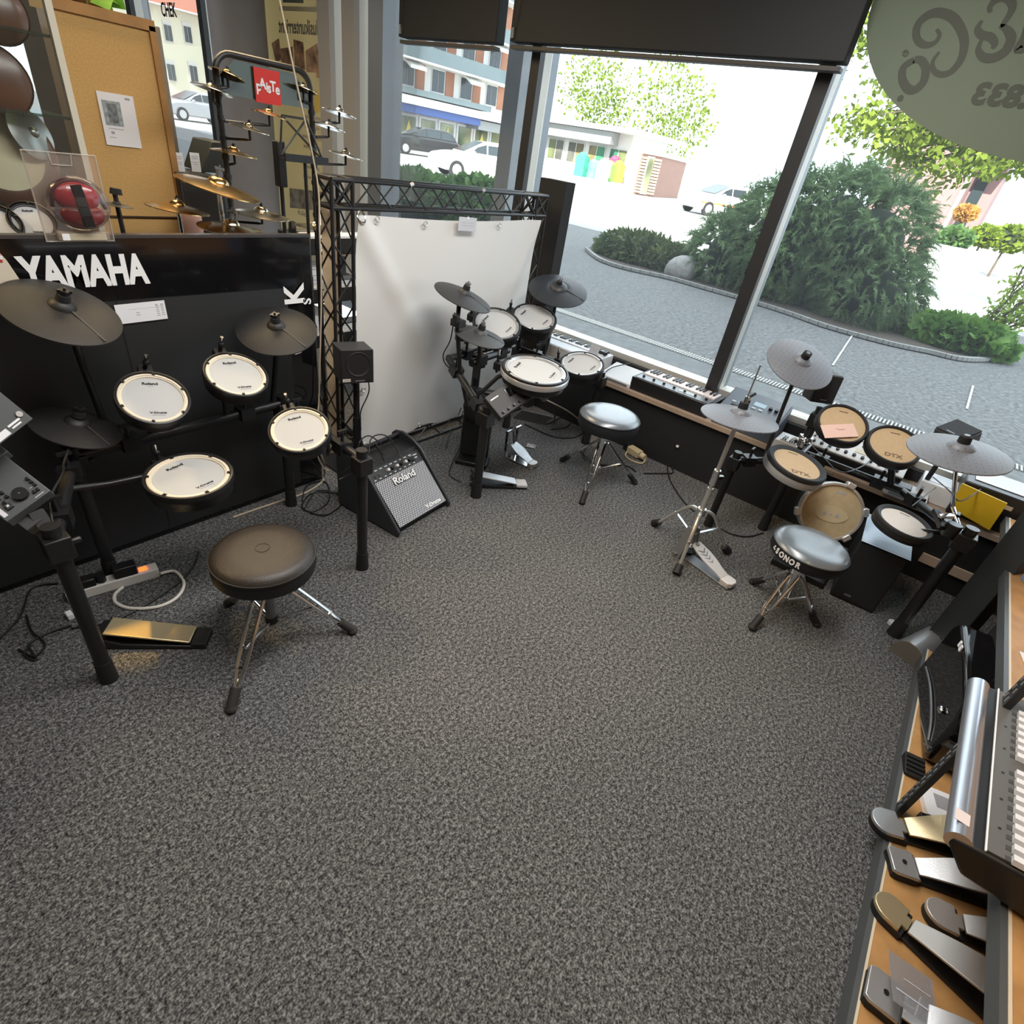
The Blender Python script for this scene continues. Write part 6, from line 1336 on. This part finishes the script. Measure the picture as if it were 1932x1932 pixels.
t = thing('steel_bracket', 'chrome bracket at the toe of the chevron footboard', 'bracket', at_z(1290, 1045)); MB().bar((-.04, .03, .03), (.04, -.03, .03), .03, .05).build('bracket', CHROME, t, bevel=.004); MB().bar((-.03, .02, 0), (-.03, .02, .05), .02).build('lug', CHROME, t)
dtx_cymbal('dimpled grey hi-hat cymbal pad on the chrome stand', Rc['hat'], (.032, .042, .999), (-.5, .5, 0), .335)
dtx_cymbal('dimpled grey crash cymbal pad high before the window', Rc['crash'], (-.357, -.282, .89), (0, 1, 0), .33)
dtx_cymbal('dimpled grey ride cymbal pad before the black case at the ledge end', Rc['ride'], (-.107, .115, .988), (1, .3, 0), .33)
rack('black and chrome drum rack of the kit by the window', [(2.817, .567, .46, .020), (3.055, .33, .74, .021), (2.668, -.415, .60, .024)],
     [((2.817, .567, .42), (3.055, .33, .44)), ((3.055, .33, .50), (3.06, -.16, .50)), ((3.06, -.16, .50), (2.668, -.415, .55))],
     [([(3.055, .33, .72), (3.02, .27, .74), (2.98, .22, .72)], .012), ([(3.04, -.10, .52), (3.03, -.06, .62), (2.99, -.03, .69)], .016), ([(2.668, -.40, .56), at_z(1797, 955, .62), (2.52, -.215, .90)], .008), ([(3.05, .30, .55), (2.85, .30, .56), (2.66, .28, .58)], .012), ([(2.74, -.38, .52), (2.72, -.30, .50), (2.70, -.24, .48)], .011),
      ([(2.93, .46, .46), (2.96, .48, .70), (2.99, .495, .92)], .010)], (2.9, .1, 0))
def flat_pad(label, c, n, y, d, rim=RUBBER, shell=None, head=SILIC, word='DTX', deep=.035, lw=.86):
    t = thing('drum_pad', label, 'drum pad', frame(c, n, y)); r = d / 2
    MB().lathe([(r * lw, .002), (r * .90, .010), (r * .96, .011), (r, .004), (r, -.008), (r * .97, -.012)], 44).build('rim', rim, t)
    MB().lathe([(r * .97, -.010), (r * 1.0, -.016), (r * .985, -deep), (r * .6, -deep - .01), (0, -deep - .01)], 44).build('shell', shell or BLACK, t)
    MB().lathe([(r * lw, .002), (r * .5, .0026), (0, .0026)], 44).build('head', head, t)
    if word: text('lettering', word, r * .24, mat('tan_print', (.16, .10, .06), .7), t, Matrix.Translation((0, -r * .55, .0032)), .0002, .0008, 1.25)
    MB().box((0, r * .62, .003), (r * .34, r * .05, .0004)).build('print', mat('tan_print', (.16, .10, .06), .7), t)
    return t
S3 = (2.40, .05)
flat_pad('tan tom pad with a pink paper note beside the black mini speaker', Rc['tA'], (-.467, -.169, .868), (.9, .35, 0), .236)
flat_pad('tan tom pad lettered below its middle and partly under the ride', Rc['tB'], (-.446, -.095, .89), (.85, .25, 0), .236)
flat_pad('tan snare pad with a pale grey deep rim over the black post', Rc['sn'], (-.05, -.163, .985), (.75, .45, 0), .27, RUBBER, mat('pale_grey_shell', (.30, .29, .27), .5), SILIC, 'DTX', .045, .78)
flat_pad('pale floor tom pad over the black speaker box', Rc['fl'], (-.05, -.093, .994), (.85, .1, 0), .236, RUBBER, BLACK, mat('pale_silicone_head', (.60, .55, .50), .7, var=.04, vscale=80), None, .035, .80)
q = Rc['tA']; sheet('paper_note', 'pink paper note lying across the tan tom pad', frame(q + V((-.055, -.005, -.018)) , (-.467, -.169, .868), (.62, .52, 0)), .155, .075, [(.45, .65, .06, .05), (.58, .58, .20, .07)], 'note', m=mat('pink_paper', (.70, .48, .40), .8), ink=mat('pencil', (.40, .26, .24), .8))
def kick3():
    c = Rc['kick']; t = thing('kick_pad', 'round tan kick drum pad with a clawed silver hoop behind the lettered stool', 'drum pad', frame(c, (-.86, -.36, .34), (0, 0, 1)))
    r = .137
    MB().lathe([(r * .93, .0), (r * .95, .010), (r * 1.02, .010), (r * 1.04, .0), (r * 1.04, -.03), (r * 1.0, -.032)], 44).build('hoop', mat('cast_silver', (.55, .56, .56), .35, .7), t)
    MB().lathe([(r * .94, .002), (r * .5, .006), (0, .007)], 44).build('head', mat('tan_kick_head', (.46, .36, .21), .7, var=.08, vscale=30), t)
    MB().lathe([(r * .99, -.02), (r * .97, -.11), (r * .9, -.13), (0, -.13)], 40).build('shell', BLACK, t)
    m = None
    for k in range(6):
        M = Matrix.Rotation(2 * math.pi * (k + .25) / 6, 4, 'Z')
        if m is None: o = MB(M).box((r * 1.05, 0, -.005), (.028, .040, .040)).build('claw', mat('cast_silver', (.55, .56, .56), .35, .7), t, bevel=.005); m = o.data; 
        else: o = copy_tree(o); o.matrix_basis = M; o.parent = t
    MB().prism([(math.cos(a) * .075, math.sin(a) * .038) for a in [2 * math.pi * i / 28 for i in range(28)]], .002, Matrix.Translation((0, -.01, .0065))).build('beater_patch', mat('patch_tan', (.52, .42, .26), .6), t)
    for x in (-.028, .028): MB().cyl((x, -.012, .008), (x, -.012, .0098), .009, n=12).build('patch_mark', GREYINK, t)
    MB().cyl((0, -.012, .008), (0, -.012, .0098), .005, n=10).build('patch_mark', GREYINK, t); MB().box((.01, r * .70, .0045), (.045, .008, .001)).build('print', GREYINK, t)
    I = t.matrix_world.inverted(); b = MB(M=I)
    for s in (-.09, .09): b.cyl((c.x + .06, c.y + s, c.z - .05), (c.x + .10, c.y + s * 1.5, .012), .011, n=10)
    b.box((c.x + .06, c.y, .018), (.16, .26, .03)); b.build('stand', BLACKM, t)
kick3()
def sonor(t, r, z1, z0):
    c = V(S3 + (0,)); base = at_z(1490, 1052, .34) - t.matrix_world.translation; a0 = math.atan2(base.y, base.x)
    for k, ch in enumerate('SONOR'):
        a = a0 + (k - 2.0) * .165; M = Matrix.Translation((math.cos(a) * (r + .0012), math.sin(a) * (r + .0012), (z1 + z0) / 2 - .012)) @ basis((math.cos(a), math.sin(a), 0), (0, 0, 1))
        text('letter', ch, .036, WHITE, t, M, .0006, .0016, .82)
    a = a0 - 2.9 * .165; M = Matrix.Translation((math.cos(a) * (r + .001), math.sin(a) * (r + .001), (z1 + z0) / 2 - .010)) @ basis((math.cos(a), math.sin(a), 0), (0, 0, 1))
    MB(M).cyl((0, .006, 0), (0, .006, .001), .004, n=10).cyl((-.004, -.004, 0), (-.004, -.004, .001), .004, n=10).cyl((.005, -.006, 0), (.005, -.006, .001), .004, n=10).build('emblem', WHITE, t)
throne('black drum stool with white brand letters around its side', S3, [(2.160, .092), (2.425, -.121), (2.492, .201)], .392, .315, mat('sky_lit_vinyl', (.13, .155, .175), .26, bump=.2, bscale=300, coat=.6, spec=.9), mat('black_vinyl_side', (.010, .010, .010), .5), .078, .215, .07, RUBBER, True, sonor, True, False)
def mini_speaker(label, c, n, w, h, d, name='mini_speaker'):
    t = thing(name, label, 'speaker', frame(c, n, (0, 0, 1))); G = mat('charcoal_speaker', (.038, .040, .042), .5)
    MB().box((0, 0, -d / 2), (w, h, d)).build('cabinet', G, t, bevel=.008); MB().box((0, 0, .003), (w * .94, h * .94, .006)).build('grille', mat('black_speaker_mesh', (.012, .012, .012), .7, bump=.4, bscale=900), t, bevel=.002)
    MB().box((.0, -h * .36, .0065), (w * .3, .006, .001)).build('badge', GREYM, t); return t
mini_speaker('black mini speaker on the rack post under the crash cymbal', (3.07, .345, .835), (-.75, -.60, .05), .115, .145, .10)
ms = mini_speaker('black mini speaker tilted above the ride cymbal at the window', (3.35, -.235, .78), (-.3, .2, .93), .14, .13, .06)
MB(M=ms.matrix_world.inverted()).cyl((3.37, -.24, LZ), (3.36, -.24, .745), .012, n=12).cyl((3.37, -.24, LZ), (3.37, -.24, LZ + .012), .06, n=18).build('table_stand', BLACKM, ms)
def speaker_box():
    a, b = V((2.728, -.113, 0)), V((2.743, -.309, 0)); y = (b - a).normalized(); x = V((-y.y, y.x, 0))
    t = thing('speaker_box', 'black floor speaker box under the pale floor tom pad', 'speaker', Matrix.Translation((a + b) / 2) @ Matrix(((x.x, y.x, 0, 0), (x.y, y.y, 0, 0), (0, 0, 1, 0), (0, 0, 0, 1))))
    MB().span((.004, -.098, 0), (.30, .098, .335)).build('cabinet', mat('black_carpet_box', (.010, .010, .010), .7, bump=.3, bscale=300), t, bevel=.004); MB().span((0, -.092, .012), (.006, .092, .325)).build('grille', mat('black_speaker_mesh', (.012, .012, .012), .7, bump=.4, bscale=900), t)
    MB().box((-.001, -.03, .04), (.002, .03, .010)).build('badge', GREYM, t)
    M = t.matrix_world @ Matrix.Translation((.155, 0, .3365))
    sheet('blue_sheet', 'pale blue sheet with a ruled edge lying on the black speaker box', M, .325, .205, [(.05, .5, .008, 1.0)], 'paper', m=mat('pale_blue_paper', (.50, .62, .74), .7))
speaker_box()
for k, pts in enumerate([[(1530, 840), (1560, 870), (1575, 885), (1600, 890), (1640, 870), (1640, 845)], [(1520, 850), (1500, 860), (1530, 880), (1570, 895)], [(1760, 900), (1790, 925), (1810, 945), (1840, 930), (1870, 905)], [(1720, 955), (1745, 935), (1765, 920)]]):
    cable(['thin lead winding below the tan tom pad with the note', 'short thin lead behind the tan snare pad', 'thin lead crossing the grey rack arm under the ride', 'short thin lead above the pale floor tom pad'][k], [at_z(x, y, .55 + .02 * (i % 2)) for i, (x, y) in enumerate(pts)], .003, CABLE, 6, group='leads in the window kit')
b = thing('rack_bracket', 'silver clamp gripping the left post of the window kit rack', 'clamp', (3.055, .33, .56)); MB().cyl((0, 0, -.03), (0, 0, .03), .032, n=16).bar((-.04, -.02, 0), (.03, .03, .015), .03, .02).bar((-.05, 0, .02), (-.09, .01, .03), .014, .02).build('jaw', CHROME, b, bevel=.003); MB().cyl((-.05, .03, .0), (-.08, .04, .02), .009, n=10).build('wing_screw', CHROME, b)
b = thing('rack_bracket', 'silver and black clamp on the thick post below the floor tom pad', 'clamp', (2.668, -.36, .565)); MB().cyl((0, 0, -.03), (0, 0, .03), .028, n=16).bar((-.02, .03, 0), (.06, .08, .03), .028, .022).build('jaw', BLACKM, b, bevel=.003); MB().bar((.0, .06, .035), (.05, .02, .04), .022, .012).build('lever', CHROME, b, bevel=.003)
t = thing('rubber_stop', 'small white cap lying on the carpet at the grey post foot', 'cap', at_z(1683, 1178)); MB().cyl((0, 0, 0), (0, 0, .014), .022, n=18).build('cap', PALEW, t)

# ================================================================ grey post and the wooden shelving
struct(MB(Matrix.Translation((2.70, -.515, 0)) @ Matrix.Rotation(math.radians(-32), 4, 'Z')).span((0, -.11, 0), (.10, 0, 2.75)).build('trim_11', mat('dark_grey_steel', (.040, .046, .048), .5, .2, var=.05, vscale=5), bevel=.004), 'dark grey steel post between the window and the shelving')
FASC = mat('grey_edge_strip', (.115, .125, .13), .45, .3); CRM = mat('cream_edge', (.72, .62, .46), .5)
def shelving():
    t = thing('shelf_unit', 'wooden display shelving with grey edge strips beside the carpet', 'shelf', (1.6, -.8, 0)); I = t.matrix_world.inverted()
    def shelf(z, y0, y1, th, xa, xb):
        s = MB(M=I).span((xa, y0, z - th), (xb, y1 - .018, z)).build('shelf_board', WOOD, t)
        MB(M=I).span((xa, y1 - .014, z - th - .012), (xb, y1, z + .001)).build('edge_strip', FASC, s).matrix_basis = Matrix()
        MB(M=I).span((xa, y1 - .019, z - .004), (xb, y1 - .013, z + .002)).build('edge_trim', CRM, s).matrix_basis = Matrix()
    shelf(.08, -1.10, -.512, .045, .2, 2.55); shelf(.50, -1.10, -.580, .03, .2, 3.25)
    MB(M=I).span((.2, -1.09, 0), (2.52, -.56, .03)).build('plinth', BLACK, t)
    MB(M=I).span((.2, -1.12, .0), (3.25, -1.10, 2.1)).build('back_panel', WOOD, t)
    u = MB(M=I); x, y = 1.606, -.524
    u.span((x - .022, y - .016, .08), (x + .022, y, 2.1)).build('slotted_upright', mat('dark_upright', (.035, .037, .037), .45, .3), t)
    sl = MB(M=I)
    for k in range(38):
        for s in (-1, 1): sl.box((x + s * .010, y + .0005, .11 + k * .032), (.006, .002, .016))
    sl.build('slot', mat('slot_grey', (.22, .23, .23), .5), t)
shelving()
def mixer():
    z = .512; t = thing('mixing_console', 'grey mixing console with a silver front roll and rows of white caps', 'mixer', Matrix.Translation((1.375, -.49, z)) @ Matrix.Rotation(math.radians(-1.5), 4, 'Z'))
    L = .575
    SID = [(-.02, 0), (.03, .055), (.03, .075), (-.02, .085), (-.46, .150), (-.46, 0)]
    MB().prism([(y - 0, zz) for y, zz in SID], L, Matrix.Translation((-L / 2, 0, 0)) @ Matrix(((0, 0, 1, 0), (1, 0, 0, 0), (0, 1, 0, 0), (0, 0, 0, 1)))).build('case', mat('black_case', (.010, .010, .010), .4), t, bevel=.008)
    MB().cyl((-L / 2 + .004, .018, .070), (L / 2 - .004, .018, .070), .024, n=24).build('front_roll', mat('silver_roll', (.52, .54, .60), .28, .85), t)
    P = Matrix.Translation((0, -.02, .087)) @ basis((0, .146, .989), (0, .989, -.146))
    pn = MB(P).box((0, -.22, 0), (L - .02, .44, .006)).build('panel', mat('warm_grey_panel', (.13, .125, .115), .5, .2, bump=.15, bscale=700), t)
    W = mat('white_caps', (.75, .75, .76), .35); wm = None
    MB(P).box((0, .001, .003), (L - .01, .003, .004)).build('front_line', WHITE, t)
    rows = [.20 - k * .0275 for k in range(7)] + [.20 - .225 - k * .0275 for k in range(10)]
    m1 = m2 = None
    for x in rows:
        if m1 is None: o = MB().prism([(-.010, 0), (.010, 0), (.007, .012), (-.007, .012)], .024, Matrix.Translation((0, .012, 0)) @ UP).build('fader_cap', W, t, bevel=.001); m1 = o.data
        else: o = bpy.data.objects.new('fader_cap', m1); COL.objects.link(o); o.parent = t
        o.matrix_basis = P @ Matrix.Translation((x, -.050, .004))
        if m2 is None: o = MB().cyl((0, 0, 0), (0, 0, .014), .0105, .008, 14).build('knob', W, t); m2 = o.data
        else: o = bpy.data.objects.new('knob', m2); COL.objects.link(o); o.parent = t
        o.matrix_basis = P @ Matrix.Translation((x, -.078, .003))
    b = MB(P); c = MB(P); e = MB(P)
    for x in rows: b.box((x, -.034, .0035), (.012, .010, .001)); c.box((x, -.14, .0035), (.004, .10, .001))
    for k in range(6): e.cyl((.22 - k * .085, -.018, .003), (.22 - k * .085, -.018, .0042), .003, n=8)
    b.build('fader_mark', mat('dark_fader_mark', (.05, .048, .045), .6), t, kind='stuff'); c.build('channel_mark', mat('maroon_print', (.10, .03, .025), .6), t, kind='stuff'); e.build('screw', BLACK, t, kind='stuff')  # small dark marks in a row beside the fader caps
    MB(P).box((.255, -.020, .0036), (.022, .020, .001)).build('price_label', mat('cream_label', (.66, .58, .46), .8), t); MB().box((-L / 2 + .05, .026, .0935), (.032, .026, .001)).build('barcode_label', mat('pinkish_label', (.75, .66, .64), .7), t)
mixer()
BRUSH = mat('brushed_alu', (.56, .57, .58), .34, .7, bump=.12, bscale=200); DKBRU = mat('dark_brushed', (.52, .50, .47), .38, .6, bump=.15, bscale=200)
def shelf_pedal(label, heel, toe, plate, heel_m, w=.085, posts=False, word=None, base=None, round_heel=True, longw=.33):
    heel, toe = at_z(*heel, .10), at_z(*toe, .12); heel.z = toe.z = 0; L = (toe - heel).length if longw is None else longw; d = (toe - heel).normalized(); o = V((-d.y, d.x, 0))
    t = thing('bass_drum_pedal', label, 'pedal', Matrix.Translation((heel.x, heel.y, .081)) @ Matrix(((d.x, o.x, 0, 0), (d.y, o.y, 0, 0), (0, 0, 1, 0), (0, 0, 0, 1))))
    n = 12
    if round_heel: hp = [(w * .5 - w * .5 * math.cos(a), w * .42 * math.sin(a)) for a in [math.pi * (i / n - .5) for i in range(n + 1)]]; hp = [(w * .45 - w * .45 * math.cos(a) if False else w * .45 * (1 - math.cos(a)) , w * .43 * math.sin(a)) for a in [math.pi / 2 * (2 * i / n - 1) for i in range(n + 1)]] + [(w * .82, w * .43), (w * .82, w * .2), (w * .98, w * .2), (w * .98, -w * .2), (w * .82, -w * .2), (w * .82, -w * .43)]
    else: hp = [(0, -w * .38), (.012, -w * .45), (w * .75, -w * .45), (w * .75, w * .45), (.012, w * .45), (0, w * .38)]
    MB().prism(hp, .012, Matrix.Translation((0, 0, .022))).build('heel_plate', heel_m, t, bevel=.002)
    MB().prism([(x * .98 + .003, y * 1.04) for x, y in (hp if not round_heel else hp[:n + 1] + [(w * .95, w * .43), (w * .95, -w * .43)])], .022).build('heel_block', base or RUBBER, t, bevel=.002)
    vs, fs = [], []; m = 12; wid = lambda u: w * (.27 + .22 * math.sin(math.pi * (u * .78 + .02)) ** 1.3 + .05 * u)
    for i in range(m + 1):
        u = i / m; x = w * (1.0 if round_heel else .78) + (L - w) * u; z = .030 + .075 * u + .01 * math.sin(math.pi * u)
        for s in (-1, 1):
            for dz in (0, .007): vs.append((x, s * wid(u), z + dz))
    for i in range(m):
        k = i * 4; fs += [(k + 1, k + 3, k + 7, k + 5), (k, k + 4, k + 6, k + 2), (k, k + 1, k + 5, k + 4), (k + 2, k + 6, k + 7, k + 3)]
    fs += [(0, 2, 3, 1), (m * 4, m * 4 + 1, m * 4 + 3, m * 4 + 2)]
    MB().add(vs, fs).build('footboard', plate, t, bevel=.0012)
    MB().box((L * .55, 0, .006), (L * .9, w * .7, .011)).build('base_plate', base or BLACK, t, bevel=.002)
    MB().cyl((w * .78, -w * .42, .024), (w * .78, w * .42, .024), .006, n=8).build('hinge', GREYM, t)
    if posts:
        p = MB()
        for s in (-1, 1): p.bar((L * .96, s * w * .55, .01), (L * 1.0, s * w * .55, .17), .02, .014)
        p.build('post', CHROME, t); MB().cyl((L, -w * .7, .17), (L, w * .7, .17), .009, n=12).build('axle', CHROME, t)
        MB().cyl((L * 1.0, 0, .17), (L * .88, 0, .24), .004, n=8).build('beater_rod', CHROME, t); MB().cyl((L * .86, 0, .235), (L * .92, .0, .265), .022, n=16).build('beater', mat('felt_brown', (.20, .13, .08), .9), t)
    if word: word(t, L, w)
    if not round_heel: MB().cyl((w * .4, 0, .034), (w * .4, 0, .0375), .006, n=10).build('rivet', BLACK, t)
    return t
GOLDW = mat('warm_steel', (.66, .55, .34), .32, .7, bump=.12, bscale=200)
def dw(t, L, w): 
    b = MB(); P = Matrix.Translation((L * .74, 0, .118)) @ Matrix.Rotation(-.27, 4, 'Y')
    for r in (.022, .015): b.tube([P @ V((x * r, y * r, 0)) for x, y in ((1, 0), (0, 1), (-1, 0), (0, -1))], .0012, 5, True)
    b.build('emblem', mat('dark_etching', (.10, .10, .10), .5), t)
shelf_pedal('steel pedal with a rounded heel and gold gleam nearest the mixing console', (1642, 1545), (1850, 1600), GOLDW, BRUSH, .095, False)
shelf_pedal('steel pedal with a black square heel in the middle of the shelf', (1676, 1622), (1890, 1690), BRUSH, BRUSH, .085, False, None, RUBBER, False)
shelf_pedal('long steel pedal with an engraved diamond lying askew on the shelf', (1648, 1690), (1880, 1895), DKBRU, GOLDW, .088, True, dw)
shelf_pedal('steel pedal with a plain grey heel half under the upper shelf edge', (1742, 1712), (1890, 1775), BRUSH, DKBRU, .088, False)
shelf_pedal('steel pedal at the lower frame edge wrapped in clear plastic', (1632, 1850), (1760, 1940), BRUSH, BRUSH, .095, True, None, RUBBER, False)
q = at_z(1735, 1850, .16); sheet('plastic_wrap', 'sheet of clear plastic wrap over the lowest pedal on the shelf', Matrix.Translation((1.06, -.60, .150)) @ Matrix.Rotation(.35, 4, 'X') @ Matrix.Rotation(.3, 4, 'Z'), .10, .12, [], 'packaging', [(mat('wrap_glint', (.8, .8, .82), .15), (.3, .5, .03, .8)), (mat('wrap_glint', (.8, .8, .82), .15), (.6, .4, .02, .6))], m=glass('wrap_film', (.93, .94, .96), .4, .28, (.7, .72, .76)))
def black_case():
    t = thing('equipment_case', 'glossy black moulded case standing on the lower shelf', 'case', Matrix.Translation((2.02, -.60, .081)) @ Matrix.Rotation(math.radians(8), 4, 'Z'))
    pr = [(-.13, 0), (-.15, .03), (-.14, .20), (-.10, .27), (.10, .30), (.30, .31), (.34, .27), (.34, 0)]
    MB().prism(pr, .11, Matrix.Translation((0, .055, 0)) @ UP).build('body', GLOSSB, t, bevel=.018, seg=3)
    MB().ball((-.03, .062, .15), (.018, .008, .012), 12, 8).build('latch', CHROME, t); MB().bar((-.10, .058, .04), (-.14, .058, .07), .01, .006).build('latch', GREYM, t)
    for x in (.16, .185): MB().box((x, .058, .29), (.016, .004, .022)).build('label', WHITE, t)
    MB().tube(smooth_line([(-.10, .058, .06), (-.02, .060, .09), (.14, .060, .10), (.28, .058, .08)], 5), .004, 6).build('seam', GREYM, t)
black_case()
t = thing('speaker_cabinet', 'matt black speaker cabinet with a silver corner strip on the shelf', 'speaker', Matrix.Translation((2.33, -.78, .081)))
MB().span((-.20, -.2, 0), (.20, .14, .36)).build('cabinet', mat('matt_black', (.010, .010, .011), .75), t, bevel=.003); MB().span((-.214, .128, 0), (-.20, .142, .37)).build('corner_strip', BRUSH, t)
t = thing('paper_stack', 'small stack of white leaflets behind the slotted upright', 'leaflets', Matrix.Translation((1.72, -.66, .081)) @ Matrix.Rotation(.3, 4, 'Z')); MB().box((0, 0, .01), (.11, .16, .02)).build('stack', PAPER, t); MB().box((.01, .02, .0205), (.05, .05, .001)).build('print', GREYINK, t); MB().box((-.02, -.05, .0205), (.03, .05, .001)).build('print', mat('brown_print', (.30, .22, .15), .8), t)
t = thing('black_box', 'small black box with an outlined square on the leaflets', 'box', Matrix.Translation((1.60, -.63, .081)) @ Matrix.Rotation(.3, 4, 'Z')); MB().box((0, 0, .02), (.06, .10, .04)).build('box', BLACK, t, bevel=.002); MB().tube([(-.015, -.015, .0405), (.015, -.015, .0405), (.015, .015, .0405), (-.015, .015, .0405)], .0015, 5, True).build('print', WHITE, t)
t = thing('pedal_tip', 'ribbed black rubber pedal tip at the shelf edge by the slotted upright', 'pedal', Matrix.Translation((1.80, -.55, .081)) @ Matrix.Rotation(.2, 4, 'Z')); MB().prism([(-.03, 0), (.05, 0), (.05, .03), (-.03, .012)], .06, Matrix.Translation((0, .03, 0)) @ UP).build('body', RUBBER, t, bevel=.003)
for k in range(4): MB().box((-.015 + k * .016, 0, .018 + k * .0035), (.005, .055, .006)).build('rib', RUBBER, t)
def alu_block():
    t = thing('aluminium_block', 'brushed aluminium block with a rounded top on the carpet by the shelf end', 'block', Matrix.Translation(at_z(1703, 1244)) @ Matrix.Rotation(math.radians(-22), 4, 'Z'))
    pr = [(-.055, .0), (-.06, .05), (-.045, .075), (-.015, .09), (.02, .09), (.05, .07), (.065, .03), (.06, 0)]
    M = Matrix(((0, 0, 1, 0), (1, 0, 0, 0), (0, 1, 0, 0), (0, 0, 0, 1)))
    MB().prism(pr, .24, M).build('body', BRUSH, t); MB().prism([(a * .995, b * .99) for a, b in pr], .003, Matrix.Translation((-.003, 0, 0)) @ M).build('end_face', mat('taupe_end', (.14, .12, .095), .7), t)
    MB().bar((.05, -.075, .02), (.16, -.08, .02), .02, .01).build('lever', CHROME, t)
alu_block()
for k, (x, y, w, d, h, c, lb) in enumerate([(2.62, -.72, .10, .16, .12, (.16, .24, .42), 'blue and white carton on the upper wooden shelf'), (2.95, -.74, .14, .14, .16, (.45, .40, .33), 'tan carton behind the blue one on the upper shelf')]):
    t = thing('carton', lb, 'box', Matrix.Translation((x, y, .501)) @ Matrix.Rotation(.35, 4, 'Z')); MB().box((0, 0, h / 2), (w, d, h)).build('box', mat('carton_%d' % k, c, .7), t, bevel=.002); MB().box((0, 0, h * .45), (w * 1.01, d * .7, h * .35)).build('white_panel', PAPER, t); MB().box((0, 0, h + .001), (w * .5, d * .5, .001)).build('top_label', GREYINK, t)
sheet('white_card', 'white card lying on the upper wooden shelf near its edge', Matrix.Translation((2.05, -.68, .502)) @ Matrix.Rotation(.2, 4, 'Z'), .10, .10, [], 'card')
q = thing('black_strap', 'black buckled strap lying on the upper shelf by the console', 'strap', Matrix.Translation((1.80, -.66, .502))); MB().bar((-.08, .06, .012), (.12, -.10, .012), .03, .02).build('webbing', BLACK, q, bevel=.002); MB().box((.02, -.02, .02), (.04, .05, .02)).build('buckle', mat('dark_buckle', (.05, .05, .05), .4), q, bevel=.003)
